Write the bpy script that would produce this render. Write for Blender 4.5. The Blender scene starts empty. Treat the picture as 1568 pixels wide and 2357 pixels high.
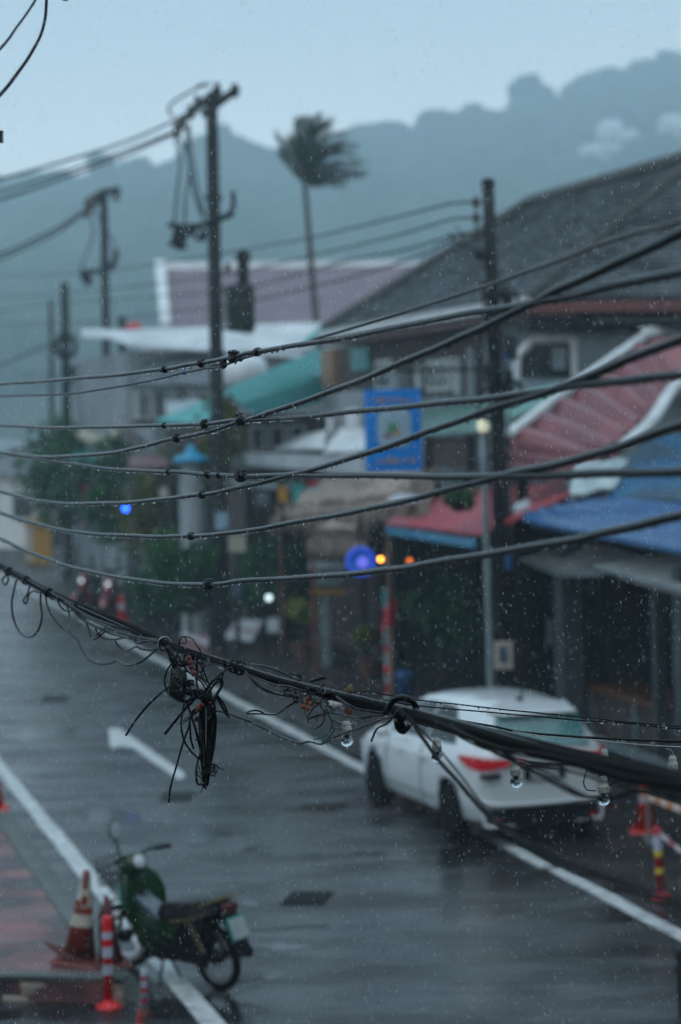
import bpy, bmesh, math, random
from mathutils import Vector, Matrix, noise
random.seed(7)
scene = bpy.context.scene
C = scene.collection
R = math.radians

# ------------------------------------------------------------------ camera
CAM_H = 5.0
PITCH, ROLL = R(2.38), R(1.3)
FPX, CX, CY = 5260.0, 784.0, 1178.5          # focal length and centre, in pixels of a 1568 px wide view
fwd = Vector((0, math.cos(PITCH), -math.sin(PITCH)))
up0 = Vector((0, math.sin(PITCH), math.cos(PITCH)))
rgt = Vector((math.cos(ROLL), 0, 0)) - up0 * math.sin(ROLL)
upv = up0 * math.cos(ROLL) + Vector((math.sin(ROLL), 0, 0))
cam_d = bpy.data.cameras.new("camera")
cam = bpy.data.objects.new("camera", cam_d); C.objects.link(cam)
cam.matrix_world = Matrix(((rgt.x, upv.x, -fwd.x, 0), (rgt.y, upv.y, -fwd.y, 0), (rgt.z, upv.z, -fwd.z, CAM_H), (0, 0, 0, 1)))
cam_d.sensor_fit = 'HORIZONTAL'; cam_d.sensor_width = 24.0
cam_d.lens = 24.0 * FPX / 1568.0
cam_d.clip_start = 0.1; cam_d.clip_end = 3000
cam_d.dof.use_dof = True; cam_d.dof.focus_distance = 9.2; cam_d.dof.aperture_fstop = 1.9
scene.camera = cam

# ------------------------------------------------------------------ world, sun, exposure
w = bpy.data.worlds.new("World"); scene.world = w; w.use_nodes = True
nt = w.node_tree; nt.nodes.clear()
SUN_EL, SUN_AZ = R(62), R(200)
sky = nt.nodes.new('ShaderNodeTexSky'); sky.sky_type = 'NISHITA'; sky.sun_disc = False
sky.sun_elevation = SUN_EL; sky.sun_rotation = SUN_AZ; sky.air_density = 1.5; sky.dust_density = 4.0; sky.ozone_density = 3.0
scl = nt.nodes.new('ShaderNodeVectorMath'); scl.operation = 'SCALE'; scl.inputs['Scale'].default_value = 0.10
nt.links.new(sky.outputs[0], scl.inputs[0])
tc = nt.nodes.new('ShaderNodeTexCoord'); sx = nt.nodes.new('ShaderNodeSeparateXYZ')
nt.links.new(tc.outputs['Generated'], sx.inputs[0])
cr = nt.nodes.new('ShaderNodeValToRGB')      # rain cloud: pale towards the horizon, heavier overhead
els = cr.color_ramp.elements
els[0].position = 0.0; els[0].color = (1.66, 1.80, 1.90, 1)
els[1].position = 1.0; els[1].color = (0.52, 0.68, 0.80, 1)
e = els.new(0.07); e.color = (1.60, 1.74, 1.84, 1)
e = els.new(0.18); e.color = (0.82, 0.94, 1.04, 1)
e = els.new(0.40); e.color = (0.50, 0.68, 0.80, 1)
nt.links.new(sx.outputs['Z'], cr.inputs[0])
nz = nt.nodes.new('ShaderNodeTexNoise'); nz.inputs['Scale'].default_value = 3.0; nz.inputs['Detail'].default_value = 3
nt.links.new(tc.outputs['Generated'], nz.inputs['Vector'])
mr = nt.nodes.new('ShaderNodeMapRange'); mr.inputs['From Min'].default_value = 0.3; mr.inputs['From Max'].default_value = 0.7
mr.inputs['To Min'].default_value = 0.90; mr.inputs['To Max'].default_value = 1.08
nt.links.new(nz.outputs['Fac'], mr.inputs['Value'])
cl = nt.nodes.new('ShaderNodeVectorMath'); cl.operation = 'SCALE'
nt.links.new(cr.outputs[0], cl.inputs[0]); nt.links.new(mr.outputs[0], cl.inputs['Scale'])
mx = nt.nodes.new('ShaderNodeMixRGB'); mx.inputs[0].default_value = 0.88
nt.links.new(scl.outputs[0], mx.inputs[1]); nt.links.new(cl.outputs[0], mx.inputs[2])
bg = nt.nodes.new('ShaderNodeBackground'); bg.inputs['Strength'].default_value = 1.25
wo = nt.nodes.new('ShaderNodeOutputWorld')
nt.links.new(mx.outputs[0], bg.inputs[0]); nt.links.new(bg.outputs[0], wo.inputs[0])
sl = bpy.data.lights.new("sun", 'SUN'); sl.energy = 0.5; sl.angle = R(30); sl.color = (0.93, 0.97, 1.0)
so = bpy.data.objects.new("sun", sl); C.objects.link(so)
so.rotation_euler = (R(90) - SUN_EL, 0, math.pi - SUN_AZ)
scene.view_settings.view_transform = 'Standard'; scene.view_settings.look = 'None'
scene.view_settings.exposure = 0.0; scene.view_settings.gamma = 1.0
cy = scene.cycles
cy.use_denoising = True
try: cy.denoiser = 'OPENIMAGEDENOISE'
except Exception: pass
cy.max_bounces = 6; cy.diffuse_bounces = 2; cy.glossy_bounces = 3; cy.transmission_bounces = 4
cy.transparent_max_bounces = 6; cy.volume_bounces = 3; cy.caustics_reflective = False; cy.caustics_refractive = False
cy.sample_clamp_indirect = 3.0; cy.sample_clamp_direct = 6.0

# ------------------------------------------------------------------ pixels to places
K = 1.0606
def crop(x0, y0, s):
    return lambda x, y: ((x0 + x / s) / K, (y0 + y / s) / K)
c1 = crop(300, 1500, 4.9); c2 = crop(600, 1600, 3.92); c3 = crop(0, 1380, 3.733); c4 = crop(0, 1050, 3.733)
c5 = crop(380, 1050, 3.626); c6 = crop(780, 1050, 3.626); c7 = crop(1180, 1050, 3.143); c8 = crop(1000, 1700, 2.365)
c9 = crop(870, 1640, 2.412); c10 = crop(120, 1990, 2.958); c12 = crop(380, 560, 3.733); c13 = crop(780, 560, 3.409)
def ray(x, y):
    return fwd + rgt * ((x - CX) / FPX) - upv * ((y - CY) / FPX)
O = Vector((0, 0, CAM_H))
def at(x, y, Y):
    d = ray(x, y); return O + d * (Y / d.y)
def gnd(x, y, z=0.0):
    d = ray(x, y); return O + d * ((z - CAM_H) / d.z)
A15 = R(15)
EU = Vector((-math.sin(A15), math.cos(A15), 0)); EV = Vector((math.cos(A15), math.sin(A15), 0)); EZ = Vector((0, 0, 1))
def uv(u, v, z=0.0): return EU * u + EV * v + EZ * z
def PV(x, y, v):
    d = ray(x, y); return O + d * (v / d.dot(EV))
def PU(x, y, u):
    d = ray(x, y); return O + d * (u / d.dot(EU))
def U(p): return p.dot(EU)
def V(p): return p.dot(EV)

# ------------------------------------------------------------------ materials
def mat(name, col, rough=0.5, metal=0.0, col2=None, scale=4.0, bump=0.0, bscale=30.0, coat=0.0, spec=0.5,
        trans=0.0, ior=1.45, emit=None, estr=0.0, wave=None, dark=None, dscale=1.0, rough2=None, stretch=None):
    m = bpy.data.materials.new(name); m.use_nodes = True
    n = m.node_tree.nodes; L = m.node_tree.links; b = n['Principled BSDF']
    b.inputs['Roughness'].default_value = rough; b.inputs['Metallic'].default_value = metal
    b.inputs['Coat Weight'].default_value = coat; b.inputs['Coat Roughness'].default_value = 0.08
    b.inputs['Specular IOR Level'].default_value = spec; b.inputs['IOR'].default_value = ior
    b.inputs['Transmission Weight'].default_value = trans
    if emit:
        b.inputs['Emission Color'].default_value = (*emit, 1); b.inputs['Emission Strength'].default_value = estr
    t = n.new('ShaderNodeTexCoord'); mp = n.new('ShaderNodeMapping'); L.new(t.outputs['Object'], mp.inputs[0])
    if stretch: mp.inputs['Scale'].default_value = stretch
    c2_ = col2 or tuple(c * 0.72 for c in col)
    nz = n.new('ShaderNodeTexNoise'); nz.inputs['Scale'].default_value = scale; nz.inputs['Detail'].default_value = 5
    nz.inputs['Roughness'].default_value = 0.62
    L.new(mp.outputs[0], nz.inputs['Vector'])
    r = n.new('ShaderNodeValToRGB'); r.color_ramp.elements[0].position = 0.36; r.color_ramp.elements[1].position = 0.64
    r.color_ramp.elements[0].color = (*c2_, 1); r.color_ramp.elements[1].color = (*col, 1)
    L.new(nz.outputs['Fac'], r.inputs[0])
    out = r.outputs[0]
    if dark:
        n2 = n.new('ShaderNodeTexNoise'); n2.inputs['Scale'].default_value = dscale; n2.inputs['Detail'].default_value = 4
        L.new(mp.outputs[0], n2.inputs['Vector'])
        r2 = n.new('ShaderNodeValToRGB'); r2.color_ramp.elements[0].position = 0.42; r2.color_ramp.elements[1].position = 0.60
        r2.color_ramp.elements[0].color = (0, 0, 0, 1); r2.color_ramp.elements[1].color = (1, 1, 1, 1)
        L.new(n2.outputs['Fac'], r2.inputs[0])
        mm = n.new('ShaderNodeMixRGB'); mm.inputs[2].default_value = (*dark, 1)
        L.new(r2.outputs[0], mm.inputs[0]); L.new(out, mm.inputs[1]); out = mm.outputs[0]
    L.new(out, b.inputs['Base Color'])
    if rough2 is not None:
        n3 = n.new('ShaderNodeTexNoise'); n3.inputs['Scale'].default_value = dscale * 1.3; n3.inputs['Detail'].default_value = 4
        L.new(mp.outputs[0], n3.inputs['Vector'])
        q = n.new('ShaderNodeMapRange'); q.inputs['From Min'].default_value = 0.38; q.inputs['From Max'].default_value = 0.62
        q.inputs['To Min'].default_value = rough; q.inputs['To Max'].default_value = rough2
        L.new(n3.outputs['Fac'], q.inputs['Value']); L.new(q.outputs[0], b.inputs['Roughness'])
    if bump:
        bn = n.new('ShaderNodeTexNoise'); bn.inputs['Scale'].default_value = bscale; bn.inputs['Detail'].default_value = 4
        L.new(mp.outputs[0], bn.inputs['Vector'])
        bp = n.new('ShaderNodeBump'); bp.inputs['Strength'].default_value = bump; bp.inputs['Distance'].default_value = 0.02
        L.new(bn.outputs['Fac'], bp.inputs['Height']); L.new(bp.outputs[0], b.inputs['Normal'])
    return m
def wave_mat(name, col, col2, scale, direction='Z', rough=0.5, bump=0.4, coat=0.0):
    m = mat(name, col, rough, coat=coat); n = m.node_tree.nodes; L = m.node_tree.links; b = n['Principled BSDF']
    t = n.new('ShaderNodeTexCoord')
    wv = n.new('ShaderNodeTexWave'); wv.wave_type = 'BANDS'; wv.bands_direction = direction
    wv.inputs['Scale'].default_value = scale; wv.inputs['Distortion'].default_value = 1.2; wv.inputs['Detail'].default_value = 2
    L.new(t.outputs['Object'], wv.inputs[0])
    r = n.new('ShaderNodeValToRGB'); r.color_ramp.elements[0].color = (*col2, 1); r.color_ramp.elements[1].color = (*col, 1)
    L.new(wv.outputs['Fac'], r.inputs[0]); L.new(r.outputs[0], b.inputs['Base Color'])
    bp = n.new('ShaderNodeBump'); bp.inputs['Strength'].default_value = bump; bp.inputs['Distance'].default_value = 0.05
    L.new(wv.outputs['Fac'], bp.inputs['Height']); L.new(bp.outputs[0], b.inputs['Normal'])
    return m

M = {}
M['ground'] = mat('wet_ground', (0.05, 0.05, 0.05), 0.35, col2=(0.03, 0.032, 0.034), scale=1.2, bump=0.25, bscale=25)
M['asphalt'] = mat('wet_asphalt', (0.090, 0.096, 0.102), 0.07, col2=(0.030, 0.033, 0.036), scale=1.4, bump=0.0, dark=(0.016, 0.017, 0.018), dscale=0.75, rough2=0.42, spec=0.6, ior=1.33, stretch=(0.6, 1.3, 1))
def _asphalt():
    m = M['asphalt']; n = m.node_tree.nodes; L = m.node_tree.links; b = n['Principled BSDF']; t = n.new('ShaderNodeTexCoord')
    mp = n.new('ShaderNodeMapping'); mp.inputs['Scale'].default_value = (0.5, 1.6, 1); L.new(t.outputs['Object'], mp.inputs[0])
    a = n.new('ShaderNodeTexNoise'); a.inputs['Scale'].default_value = 1.6; a.inputs['Detail'].default_value = 6; a.inputs['Roughness'].default_value = 0.7; L.new(mp.outputs[0], a.inputs['Vector'])
    f = n.new('ShaderNodeTexNoise'); f.inputs['Scale'].default_value = 70; f.inputs['Detail'].default_value = 2; L.new(t.outputs['Object'], f.inputs['Vector'])
    v = n.new('ShaderNodeTexVoronoi'); v.inputs['Scale'].default_value = 14; L.new(t.outputs['Object'], v.inputs['Vector'])     # rain rings and pits
    ad = n.new('ShaderNodeMath'); ad.operation = 'MULTIPLY_ADD'; ad.inputs[1].default_value = 0.12; L.new(f.outputs['Fac'], ad.inputs[0]); L.new(a.outputs['Fac'], ad.inputs[2])
    a2 = n.new('ShaderNodeMath'); a2.operation = 'MULTIPLY_ADD'; a2.inputs[1].default_value = 0.05; L.new(v.outputs['Distance'], a2.inputs[0]); L.new(ad.outputs[0], a2.inputs[2])
    bp = n.new('ShaderNodeBump'); bp.inputs['Strength'].default_value = 0.34; bp.inputs['Distance'].default_value = 0.04
    L.new(a2.outputs[0], bp.inputs['Height']); L.new(bp.outputs[0], b.inputs['Normal'])
_asphalt()
M['shoulder'] = mat('wet_brown_paving', (0.050, 0.036, 0.030), 0.38, col2=(0.014, 0.012, 0.011), scale=2.2, bump=0.4, bscale=40, dark=(0.014, 0.014, 0.014), dscale=0.8, rough2=0.6, spec=0.35)
M['seam'] = mat('dark_tar_seam', (0.014, 0.015, 0.016), 0.35, col2=(0.008, 0.009, 0.010), spec=0.3)
M['puddle'] = mat('puddle_water', (0.022, 0.024, 0.026), 0.09, col2=(0.014, 0.015, 0.016), bump=0.12, bscale=9, spec=0.5, ior=1.33)
M['paint'] = mat('worn_road_paint', (0.72, 0.74, 0.73), 0.42, col2=(0.50, 0.53, 0.53), scale=9, bump=0.2, bscale=60, dark=(0.34, 0.36, 0.37), dscale=7)
M['brick'] = mat('red_brick_paving', (0.26, 0.105, 0.10), 0.36, spec=0.35, col2=(0.13, 0.065, 0.068), scale=2.0, bump=0.3, bscale=40, dark=(0.05, 0.04, 0.045), dscale=1.4, rough2=0.5)
M['kerb'] = mat('mossy_kerb', (0.10, 0.11, 0.10), 0.5, col2=(0.05, 0.06, 0.055), scale=6, bump=0.5, bscale=30)
M['stone'] = mat('rough_stone_face', (0.50, 0.42, 0.35), 0.6, col2=(0.20, 0.165, 0.14), scale=6, bump=1.0, bscale=9, stretch=(0.6, 0.6, 2))
M['iron'] = mat('dark_iron_grate', (0.012, 0.012, 0.013), 0.5, metal=0.6)
M['concrete'] = mat('wet_concrete_pole', (0.030, 0.033, 0.034), 0.7, spec=0.2, col2=(0.010, 0.012, 0.013), scale=2, bump=0.3, stretch=(1, 1, 0.3))
M['dark'] = mat('dark_metal', (0.010, 0.012, 0.013), 0.6, spec=0.25)
M['insul'] = mat('brown_ceramic', (0.05, 0.035, 0.03), 0.3)
M['galv'] = mat('grey_galvanised', (0.20, 0.25, 0.26), 0.45, metal=0.2, col2=(0.14, 0.17, 0.18), scale=3)
M['cable'] = mat('wet_black_cable', (0.006, 0.007, 0.008), 0.20, col2=(0.003, 0.004, 0.005), scale=30, bump=0.10, bscale=60, spec=0.26)
M['cable_grey'] = mat('wet_grey_cable', (0.022, 0.025, 0.026), 0.35, spec=0.35, col2=(0.010, 0.012, 0.013), scale=18, bump=0.2, bscale=120)
M['cable_dark'] = mat('dull_black_cable', (0.007, 0.006, 0.006), 0.7, col2=(0.003, 0.003, 0.003), scale=30, bump=0.15, bscale=120, spec=0.14)
M['tape'] = mat('black_tape', (0.008, 0.008, 0.009), 0.3, bump=0.8, bscale=60)
M['steelwire'] = wave_mat('twisted_steel_wire', (0.28, 0.28, 0.27), (0.06, 0.06, 0.06), 45, 'X', 0.4, 0.8)
M['copper'] = mat('orange_wire_nut', (0.32, 0.085, 0.025), 0.5, col2=(0.14, 0.04, 0.018), scale=25)
M['rednut'] = mat('terracotta_wire_nut', (0.24, 0.055, 0.038), 0.5, col2=(0.10, 0.03, 0.02), scale=25)
M['bluenut'] = mat('blue_tape', (0.02, 0.14, 0.42), 0.35)
M['greenwire'] = mat('green_wire', (0.01, 0.14, 0.10), 0.35)
M['zip'] = mat('grey_cable_tie', (0.42, 0.44, 0.43), 0.4)
M['ceramic'] = mat('dirty_white_ceramic', (0.50, 0.51, 0.48), 0.35, col2=(0.25, 0.24, 0.21), scale=45)
M['glass'] = mat('clear_glass', (0.9, 0.93, 0.93), 0.02, trans=1.0, ior=1.25, col2=(0.85, 0.9, 0.9))
M['water'] = mat('water_drop', (1, 1, 1), 0.0, trans=1.0, ior=1.33, col2=(1, 1, 1))
M['rain'] = mat('falling_rain', (0.95, 0.97, 0.98), 0.1, col2=(0.88, 0.91, 0.93), spec=0.8)
def _rain():
    n = M['rain'].node_tree.nodes; L = M['rain'].node_tree.links; b = n['Principled BSDF']; o = n['Material Output']
    g_ = n.new('ShaderNodeBsdfTransparent')
    t_ = n.new('ShaderNodeBsdfTranslucent'); t_.inputs[0].default_value = (0.98, 0.99, 1, 1)
    a = n.new('ShaderNodeMixShader'); a.inputs[0].default_value = 0.5; c = n.new('ShaderNodeMixShader'); c.inputs[0].default_value = 0.32
    L.new(b.outputs[0], a.inputs[1]); L.new(t_.outputs[0], a.inputs[2]); L.new(a.outputs[0], c.inputs[1]); L.new(g_.outputs[0], c.inputs[2]); L.new(c.outputs[0], o.inputs['Surface'])
_rain()
M['white_paint'] = mat('white_car_paint', (0.66, 0.69, 0.70), 0.28, col2=(0.62, 0.65, 0.66), scale=1, coat=1.0)
M['black_plastic'] = mat('black_plastic', (0.006, 0.006, 0.007), 0.55, spec=0.2)
M['tyre'] = mat('tyre_rubber', (0.006, 0.006, 0.006), 0.75, spec=0.1, bump=0.4, bscale=60)
M['rim'] = mat('dark_alloy', (0.05, 0.055, 0.055), 0.45, metal=0.6)
M['car_glass'] = mat('dark_car_glass', (0.010, 0.014, 0.016), 0.12, spec=0.25)
M['teal_glass'] = mat('teal_rear_glass', (0.10, 0.27, 0.26), 0.12, col2=(0.05, 0.17, 0.17), spec=0.9, coat=1)
M['red_lens'] = mat('red_lens', (0.40, 0.008, 0.015), 0.12, coat=1, col2=(0.40, 0.008, 0.015), emit=(0.8, 0.01, 0.03), estr=0.10)
M['clear_lens'] = mat('clear_lens', (0.55, 0.58, 0.6), 0.1, coat=1)
M['green_body'] = mat('dark_green_fairing', (0.008, 0.050, 0.008), 0.3, col2=(0.005, 0.028, 0.006), scale=3, coat=0.3)
M['teal_sticker'] = mat('teal_sticker', (0.02, 0.34, 0.30), 0.3)
M['greyblue'] = mat('grey_inner_panel', (0.09, 0.12, 0.15), 0.25, coat=0.6)
M['red_body'] = mat('red_fairing', (0.28, 0.012, 0.02), 0.25, coat=1)
M['seat'] = mat('black_vinyl', (0.006, 0.006, 0.008), 0.4, spec=0.25)
M['yellow'] = mat('brass_yellow', (0.22, 0.15, 0.05), 0.4, metal=0.2)
M['bronze'] = mat('dull_bronze', (0.10, 0.075, 0.035), 0.5, metal=0.3)
M['white_rim'] = mat('white_rim', (0.60, 0.63, 0.65), 0.35, coat=0.5)
M['chrome'] = mat('dull_chrome', (0.35, 0.37, 0.38), 0.25, metal=0.9)
M['plate'] = mat('number_plate', (0.40, 0.42, 0.43), 0.4)
M['cone'] = mat('orange_cone', (0.34, 0.028, 0.014), 0.5, col2=(0.17, 0.018, 0.012), scale=6, dark=(0.12, 0.018, 0.014), dscale=3)
M['cone_bright'] = mat('bright_red_cone', (0.62, 0.03, 0.012), 0.4, col2=(0.5, 0.022, 0.01), scale=5)
M['cone_dark'] = mat('dirty_cone', (0.11, 0.014, 0.011), 0.5, col2=(0.08, 0.014, 0.012), scale=6)
M['cone_white'] = mat('reflective_white', (0.50, 0.46, 0.38), 0.45, col2=(0.34, 0.31, 0.26), scale=9)
M['post_red'] = mat('red_delineator', (0.75, 0.012, 0.015), 0.35, col2=(0.62, 0.010, 0.012))
M['post_dark'] = mat('crimson_delineator', (0.45, 0.008, 0.03), 0.38)
M['refl'] = mat('reflective_band', (0.52, 0.55, 0.66), 0.3)
M['refl_y'] = mat('yellow_band', (0.75, 0.55, 0.05), 0.35)
M['tape_rw'] = wave_mat('red_white_tape', (0.75, 0.72, 0.75), (0.55, 0.02, 0.05), 6, 'X', 0.4, 0)
M['board_ow'] = wave_mat('orange_white_board', (0.78, 0.75, 0.72), (0.70, 0.22, 0.03), 3.2, 'X', 0.4, 0)
M['tile'] = mat('dark_roof_tile', (0.13, 0.145, 0.16), 0.42, col2=(0.05, 0.06, 0.07), dark=(0.035, 0.04, 0.045), dscale=1.1, scale=7, bump=1.0, bscale=10)
M['ridge_tile'] = mat('ridge_tile', (0.10, 0.10, 0.10), 0.6, col2=(0.03, 0.03, 0.03), scale=12)
M['fascia_red'] = mat('red_fascia_board', (0.12, 0.035, 0.03), 0.5, scale=3)
M['white_fascia'] = mat('white_gutter', (0.66, 0.69, 0.70), 0.45, scale=2)
M['bluegrey'] = mat('blue_grey_render', (0.30, 0.36, 0.39), 0.6, col2=(0.20, 0.25, 0.28), scale=0.8, dark=(0.15, 0.18, 0.20), dscale=1.6)
M['shop_post'] = mat('dark_grey_post', (0.07, 0.085, 0.09), 0.6, spec=0.2)
M['grey_wall'] = mat('grey_render', (0.24, 0.27, 0.29), 0.6, col2=(0.17, 0.20, 0.21), scale=0.8)
M['pale_wall'] = mat('pale_render', (0.44, 0.48, 0.50), 0.6, col2=(0.32, 0.35, 0.37), scale=0.9)
M['brown_wall'] = mat('brown_timber_wall', (0.075, 0.052, 0.045), 0.75, col2=(0.05, 0.042, 0.04), scale=2, stretch=(2, 2, 0.4))
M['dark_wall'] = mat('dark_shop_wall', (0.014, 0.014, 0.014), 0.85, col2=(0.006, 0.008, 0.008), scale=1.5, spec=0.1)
M['beige'] = mat('orange_brown_column', (0.30, 0.18, 0.11), 0.55)
M['teal_roof'] = mat('teal_sheet_roof', (0.045, 0.33, 0.32), 0.45, col2=(0.035, 0.25, 0.25), scale=1.2)
M['green_roof'] = mat('pale_green_roof', (0.22, 0.40, 0.36), 0.45, col2=(0.16, 0.30, 0.28), scale=1)
M['white_roof'] = mat('white_sheet_roof', (0.84, 0.86, 0.87), 0.4, col2=(0.66, 0.70, 0.72), scale=0.6, dark=(0.55, 0.58, 0.60), dscale=1.2)
M['purple_roof'] = mat('mauve_tile_roof', (0.19, 0.14, 0.17), 0.5, col2=(0.15, 0.115, 0.14), scale=1.3)
M['red_roof'] = mat('pink_red_sheet_roof', (0.29, 0.095, 0.10), 0.28, col2=(0.16, 0.06, 0.068), scale=1.5, dark=(0.20, 0.085, 0.10), dscale=0.9)
M['red_awning'] = mat('red_awning', (0.46, 0.07, 0.085), 0.42, col2=(0.36, 0.06, 0.075), scale=1.5)
M['blue_roof'] = mat('blue_sheet_roof', (0.05, 0.22, 0.40), 0.35, col2=(0.03, 0.12, 0.25), scale=2, dark=(0.07, 0.12, 0.16), dscale=1.2)
M['blue_awning'] = mat('bright_blue_awning', (0.05, 0.17, 0.38), 0.22, col2=(0.035, 0.13, 0.31), scale=2)
M['blue_fascia'] = mat('blue_fascia', (0.02, 0.22, 0.38), 0.4)
M['canvas'] = mat('grey_canvas', (0.30, 0.29, 0.28), 0.7, col2=(0.20, 0.20, 0.195), scale=1.5)
M['tarp'] = mat('white_tarpaulin', (0.48, 0.56, 0.58), 0.4, col2=(0.26, 0.33, 0.35), scale=3, bump=1, bscale=5)
M['thatch'] = mat('wet_thatch', (0.52, 0.43, 0.37), 0.9, spec=0.2, col2=(0.24, 0.19, 0.165), scale=6, bump=1, bscale=25)
M['sign_blue'] = mat('blue_sign_panel', (0.003, 0.20, 0.60), 0.4, spec=0.2, col2=(0.003, 0.16, 0.52))
M['sign_pale'] = mat('pale_blue_picture', (0.28, 0.42, 0.52), 0.4, scale=8)
M['sign_orange'] = mat('tan_lettering', (0.50, 0.28, 0.10), 0.5)
M['sign_brown'] = mat('brown_picture_mark', (0.20, 0.09, 0.04), 0.5)
M['sign_green'] = mat('green_picture_mark', (0.06, 0.26, 0.12), 0.5)
M['cyan'] = mat('cyan_enamel', (0.02, 0.34, 0.58), 0.35)
M['yellow_box'] = mat('mustard_yellow', (0.46, 0.24, 0.02), 0.5, col2=(0.36, 0.19, 0.02))
M['wood'] = mat('orange_brown_wood', (0.16, 0.055, 0.022), 0.4, col2=(0.07, 0.025, 0.012), scale=4, stretch=(0.5, 4, 4))
M['white_obj'] = mat('white_plastic', (0.55, 0.60, 0.66), 0.4)
M['pot'] = mat('clay_pot', (0.12, 0.05, 0.035), 0.6)
M['blue_bin'] = mat('blue_bin', (0.01, 0.07, 0.22), 0.4)
M['cream'] = mat('cream_canvas', (0.52, 0.52, 0.42), 0.6)
M['purple'] = mat('purple_cloth', (0.07, 0.02, 0.09), 0.7)
M['bark'] = mat('bark', (0.06, 0.05, 0.04), 0.8, col2=(0.03, 0.026, 0.022), scale=12, bump=0.6, bscale=20)
M['leaf'] = mat('dark_leaves', (0.045, 0.14, 0.045), 0.6, col2=(0.014, 0.05, 0.02), scale=2.5, spec=0.15)
M['leaf2'] = mat('yellow_green_leaves', (0.24, 0.26, 0.045), 0.6, col2=(0.07, 0.09, 0.02), scale=2.5, spec=0.15)
M['leaf3'] = mat('mid_green_leaves', (0.055, 0.17, 0.06), 0.6, col2=(0.022, 0.07, 0.028), scale=2.5, spec=0.15)
M['flower'] = mat('red_flowers', (0.35, 0.04, 0.05), 0.5)
M['palm'] = mat('palm_fronds', (0.11, 0.16, 0.12), 0.5, spec=0.5, col2=(0.06, 0.09, 0.065), scale=1)
M['hill'] = mat('hill_soil', (0.05, 0.065, 0.035), 0.9, col2=(0.035, 0.05, 0.028), scale=0.05)
M['forest'] = mat('hill_forest', (0.070, 0.110, 0.070), 0.9, col2=(0.035, 0.062, 0.045), spec=0.1, scale=0.03, bump=1, bscale=1.5)
M['house_white'] = mat('white_house', (0.85, 0.85, 0.84), 0.6)
M['screen_dark'] = mat('dark_window', (0.02, 0.028, 0.03), 0.2)
M['em_orange'] = mat('orange_bulb', (0.8, 0.3, 0.05), 0.4, emit=(1.0, 0.33, 0.03), estr=14)
M['em_orange2'] = mat('dim_orange_bulb', (0.6, 0.2, 0.05), 0.4, emit=(1.0, 0.22, 0.03), estr=2.0)
M['em_blue'] = mat('blue_bulb', (0.05, 0.1, 0.8), 0.4, emit=(0.01, 0.08, 1.0), estr=12)
M['em_violet'] = mat('violet_neon', (0.15, 0.15, 0.6), 0.4, emit=(0.16, 0.17, 0.85), estr=0.8)
M['em_blue2'] = mat('blue_neon', (0.03, 0.06, 0.5), 0.4, emit=(0.02, 0.10, 0.75), estr=0.5)
M['em_white'] = mat('white_lamp', (0.8, 0.85, 0.85), 0.4, emit=(0.72, 0.92, 1.0), estr=1.7)
M['em_warm'] = mat('warm_lamp', (0.8, 0.8, 0.6), 0.4, emit=(0.95, 0.95, 0.62), estr=0.45)

# ------------------------------------------------------------------ mesh helpers
def catmull(pts, n):
    pts = [Vector(p) for p in pts]
    if len(pts) < 3 or n < 2: return pts
    P = [pts[0] * 2 - pts[1]] + pts + [pts[-1] * 2 - pts[-2]]
    out = []
    for i in range(1, len(P) - 2):
        a, b, c, d = P[i-1], P[i], P[i+1], P[i+2]
        for k in range(n):
            t = k / n
            out.append(0.5 * ((2*b) + (c-a)*t + (2*a-5*b+4*c-d)*t*t + (3*b-a-3*c+d)*t**3))
    out.append(P[-2]); return out

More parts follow.
